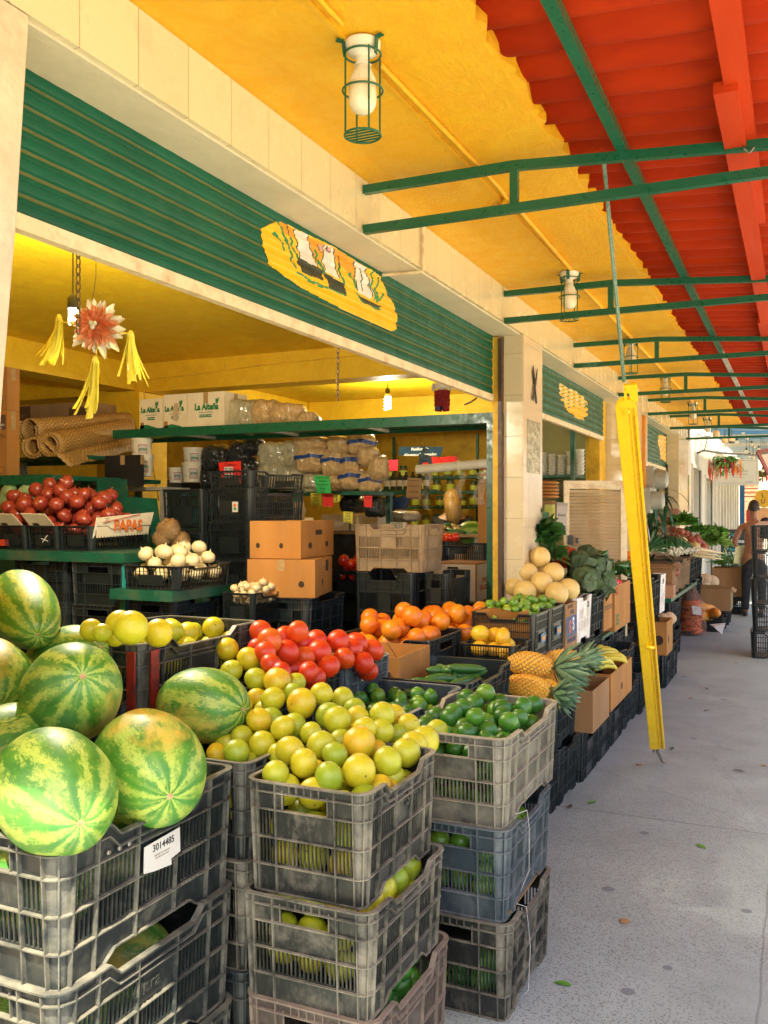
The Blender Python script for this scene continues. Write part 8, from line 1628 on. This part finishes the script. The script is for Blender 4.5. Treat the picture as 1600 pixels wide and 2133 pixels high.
J = {'pelvis': ((0, 0, .93), (.155, .11)), 'waist': ((0, 0, 1.08), (.135, .10)), 'chest': ((0, .0, 1.28), (.165, .115)), 'upper': ((0, .0, 1.42), (.14, .09)), 'neck': ((0, .0, 1.52), .058), 'neck2': ((0, -.005, 1.58), .056),
     'h1': ((0, -.01, 1.64), (.070, .080)), 'h2': ((0, -.01, 1.70), (.077, .092)), 'h3': ((0, -.005, 1.77), (.068, .080)),
     'lsh': ((-.185, .0, 1.41), .066), 'lel': ((-.30, .03, 1.15), .047), 'lwr': ((-.20, -.13, 1.06), .032), 'lh': ((-.12, -.20, 1.07), (.035, .022)),
     'rsh': ((.185, .0, 1.41), .066), 'rel': ((.29, .0, 1.15), .047), 'rwr': ((.24, -.16, 1.22), .032), 'rh': ((.20, -.24, 1.26), (.035, .022)),
     'lhip': ((-.09, 0, .88), .095), 'lkn': ((-.11, -.03, .50), .062), 'lan': ((-.12, .02, .09), .042), 'lto': ((-.13, -.12, .03), .035), 'rhip': ((.09, 0, .88), .095), 'rkn': ((.11, .06, .50), .062), 'ran': ((.10, .14, .11), .042), 'rto': ((.10, .02, .035), .035)}
J = {k: ((v[0][0], -v[0][1], v[0][2]), v[1]) for k, v in J.items()}      # he faces away, up the walkway
E = [('pelvis', 'waist'), ('waist', 'chest'), ('chest', 'upper'), ('upper', 'neck'), ('neck', 'neck2'), ('neck2', 'h1'), ('h1', 'h2'), ('h2', 'h3'), ('upper', 'lsh'), ('lsh', 'lel'), ('lel', 'lwr'), ('lwr', 'lh'), ('upper', 'rsh'), ('rsh', 'rel'), ('rel', 'rwr'), ('rwr', 'rh'), ('pelvis', 'lhip'), ('lhip', 'lkn'), ('lkn', 'lan'), ('lan', 'lto'), ('pelvis', 'rhip'), ('rhip', 'rkn'), ('rkn', 'ran'), ('ran', 'rto')]
body = skinned('body', J, E, skin, man)
q = MB(); q.ball((0, .0, 1.735), .098, 18, 12, (.86, 1.0, 1.12), wob=lambda p: 1 if p.z > -.25 else .96); o = q.build('hair', hair, man, smooth=True)
q = MB(); q.ball((-.082, .01, 1.70), .026, 10, 8, (.45, .8, 1.2)); q.build('ear', skin, man, smooth=True); q = MB(); q.ball((.082, .01, 1.70), .026, 10, 8, (.45, .8, 1.2)); q.build('ear', skin, man, smooth=True)
for s_ in (-1, 1):       # five fingers on each hand
    base = Vector((.12 * -1 if s_ < 0 else .20, .20 if s_ < 0 else .24, 1.07 if s_ < 0 else 1.26))
    for k in range(4): q = MB(); q.tube([base + Vector((.0, .02, .024 - .016 * k)), base + Vector((.035, .045, .02 - .016 * k)), base + Vector((.055, .035, .012 - .016 * k))], [.009, .008, .006], 7); q.build('finger', skin, man, smooth=True)
    q = MB(); q.tube([base + Vector((-.01, -.01, .02)), base + Vector((.01, .01, .05))], [.010, .008], 7); q.build('thumb', skin, man, smooth=True)
JT = {k: (J[k][0], tuple(x * 1.12 for x in J[k][1]) if isinstance(J[k][1], tuple) else J[k][1] * 1.22) for k in ('pelvis', 'lhip', 'lkn', 'lan', 'rhip', 'rkn', 'ran')}; JT['w'] = ((0, 0, 1.0), (.155, .12))
skinned('trousers', JT, [('pelvis', 'w'), ('pelvis', 'lhip'), ('lhip', 'lkn'), ('lkn', 'lan'), ('pelvis', 'rhip'), ('rhip', 'rkn'), ('rkn', 'ran')], mat('black_cloth', (.012, .013, .016), .8), man)
for x, y in ((-.13, .05), (.10, -.07)): q = MB(); q.ball((x, y, .045), 1, 12, 8, (.05, .14, .045)); q.build('shoe', m_black, man, smooth=True)
q = MB(); q.tube([(.17, -.10, 1.24), (.175, -.07, 1.40), (.17, .0, 1.485), (.17, .08, 1.42)], [.085, .09, .085, .05], 10); o = q.build('shirt_over_shoulder', mat('dark_shirt', (.015, .022, .026), .8), man, smooth=True)
q = MB(); q.tube([(.25, -.09, 1.25), (.26, -.05, 1.38), (.25, .02, 1.46)], [.07, .07, .05], 10); q.build('white_shirt', mat('white_shirt', (.62, .64, .68), .8, (.50, .53, .60), 20), man, smooth=True)
q = MB(); q.poly([(-.27, -.02, 1.10), (-.12, .12, 1.13), (-.14, .10, .80), (-.30, -.04, .84)], (.03, .02, 0)); q.build('yellow_cloth', mat('pale_yellow_cloth', (.66, .60, .30), .8), man)
# woman seated in the shop, seen from behind
wo = empty('person', (PD(942, 1100, 10.2).x, PD(942, 1100, 10.2).y, 0), rz=.35); tag(wo, 'woman with long fair hair in a black printed top, back turned, among the jars', 'person')
hz = 1.77; J = {'pelvis': ((0, 0, hz - .75), (.16, .12)), 'chest': ((0, 0, hz - .42), (.16, .11)), 'upper': ((0, 0, hz - .27), (.15, .09)), 'neck': ((0, 0, hz - .17), .05), 'h1': ((0, .01, hz - .08), (.068, .08)), 'h2': ((0, .01, hz + .03), (.062, .07)), 'lsh': ((-.17, 0, hz - .28), .058), 'lel': ((-.23, .10, hz - .52), .045), 'lwr': ((-.14, .30, hz - .52), .03), 'rsh': ((.17, 0, hz - .28), .058), 'rel': ((.23, .10, hz - .52), .045), 'rwr': ((.14, .30, hz - .52), .03), 'lkn': ((-.10, .02, .45), .07), 'lan': ((-.10, .0, .06), .05), 'rkn': ((.10, .02, .45), .07), 'ran': ((.10, 0, .06), .05)}
skinned('body', J, [('pelvis', 'chest'), ('chest', 'upper'), ('upper', 'neck'), ('neck', 'h1'), ('h1', 'h2'), ('upper', 'lsh'), ('lsh', 'lel'), ('lel', 'lwr'), ('upper', 'rsh'), ('rsh', 'rel'), ('rel', 'rwr'), ('pelvis', 'lkn'), ('lkn', 'lan'), ('pelvis', 'rkn'), ('rkn', 'ran')], skin2, wo)
JT = {k: (J[k][0], tuple(x * 1.22 for x in J[k][1]) if isinstance(J[k][1], tuple) else J[k][1] * 1.5) for k in ('pelvis', 'chest', 'upper', 'lsh', 'rsh')}; JT['le'] = ((-.215, .07, hz - .45), .055); JT['re'] = ((.215, .07, hz - .45), .055)
skinned('black_top', JT, [('pelvis', 'chest'), ('chest', 'upper'), ('upper', 'lsh'), ('lsh', 'le'), ('upper', 'rsh'), ('rsh', 're')], mat('black_top', (.012, .012, .014), .8), wo)
text('shirt_print', 'Aéro', .085, m_greyink, wo, (.01, -.128, hz - .35), (R(85), 0, 0), shear=.2)
m, t, b = NT('fair_hair'); n = N(t); v = n.coord(); c = n.mix(n.rng(n.noise(n.map(v, (1, 1, .08)), 60, 4), .35, .65), (.42, .26, .08), (.22, .12, .035)); t.links.new(c, b.inputs['Base Color']); b.inputs['Roughness'].default_value = .45
q = MB(); q.ball((0, -.02, hz - .04), .12, 20, 14, (.86, .9, 1.1)); q.tube([(0, -.045, hz - .02), (.01, -.07, hz - .14), (.02, -.09, hz - .24), (.02, -.09, hz - .32)], [.10, .095, .085, .04], 14); q.build('hair', m, wo, smooth=True)
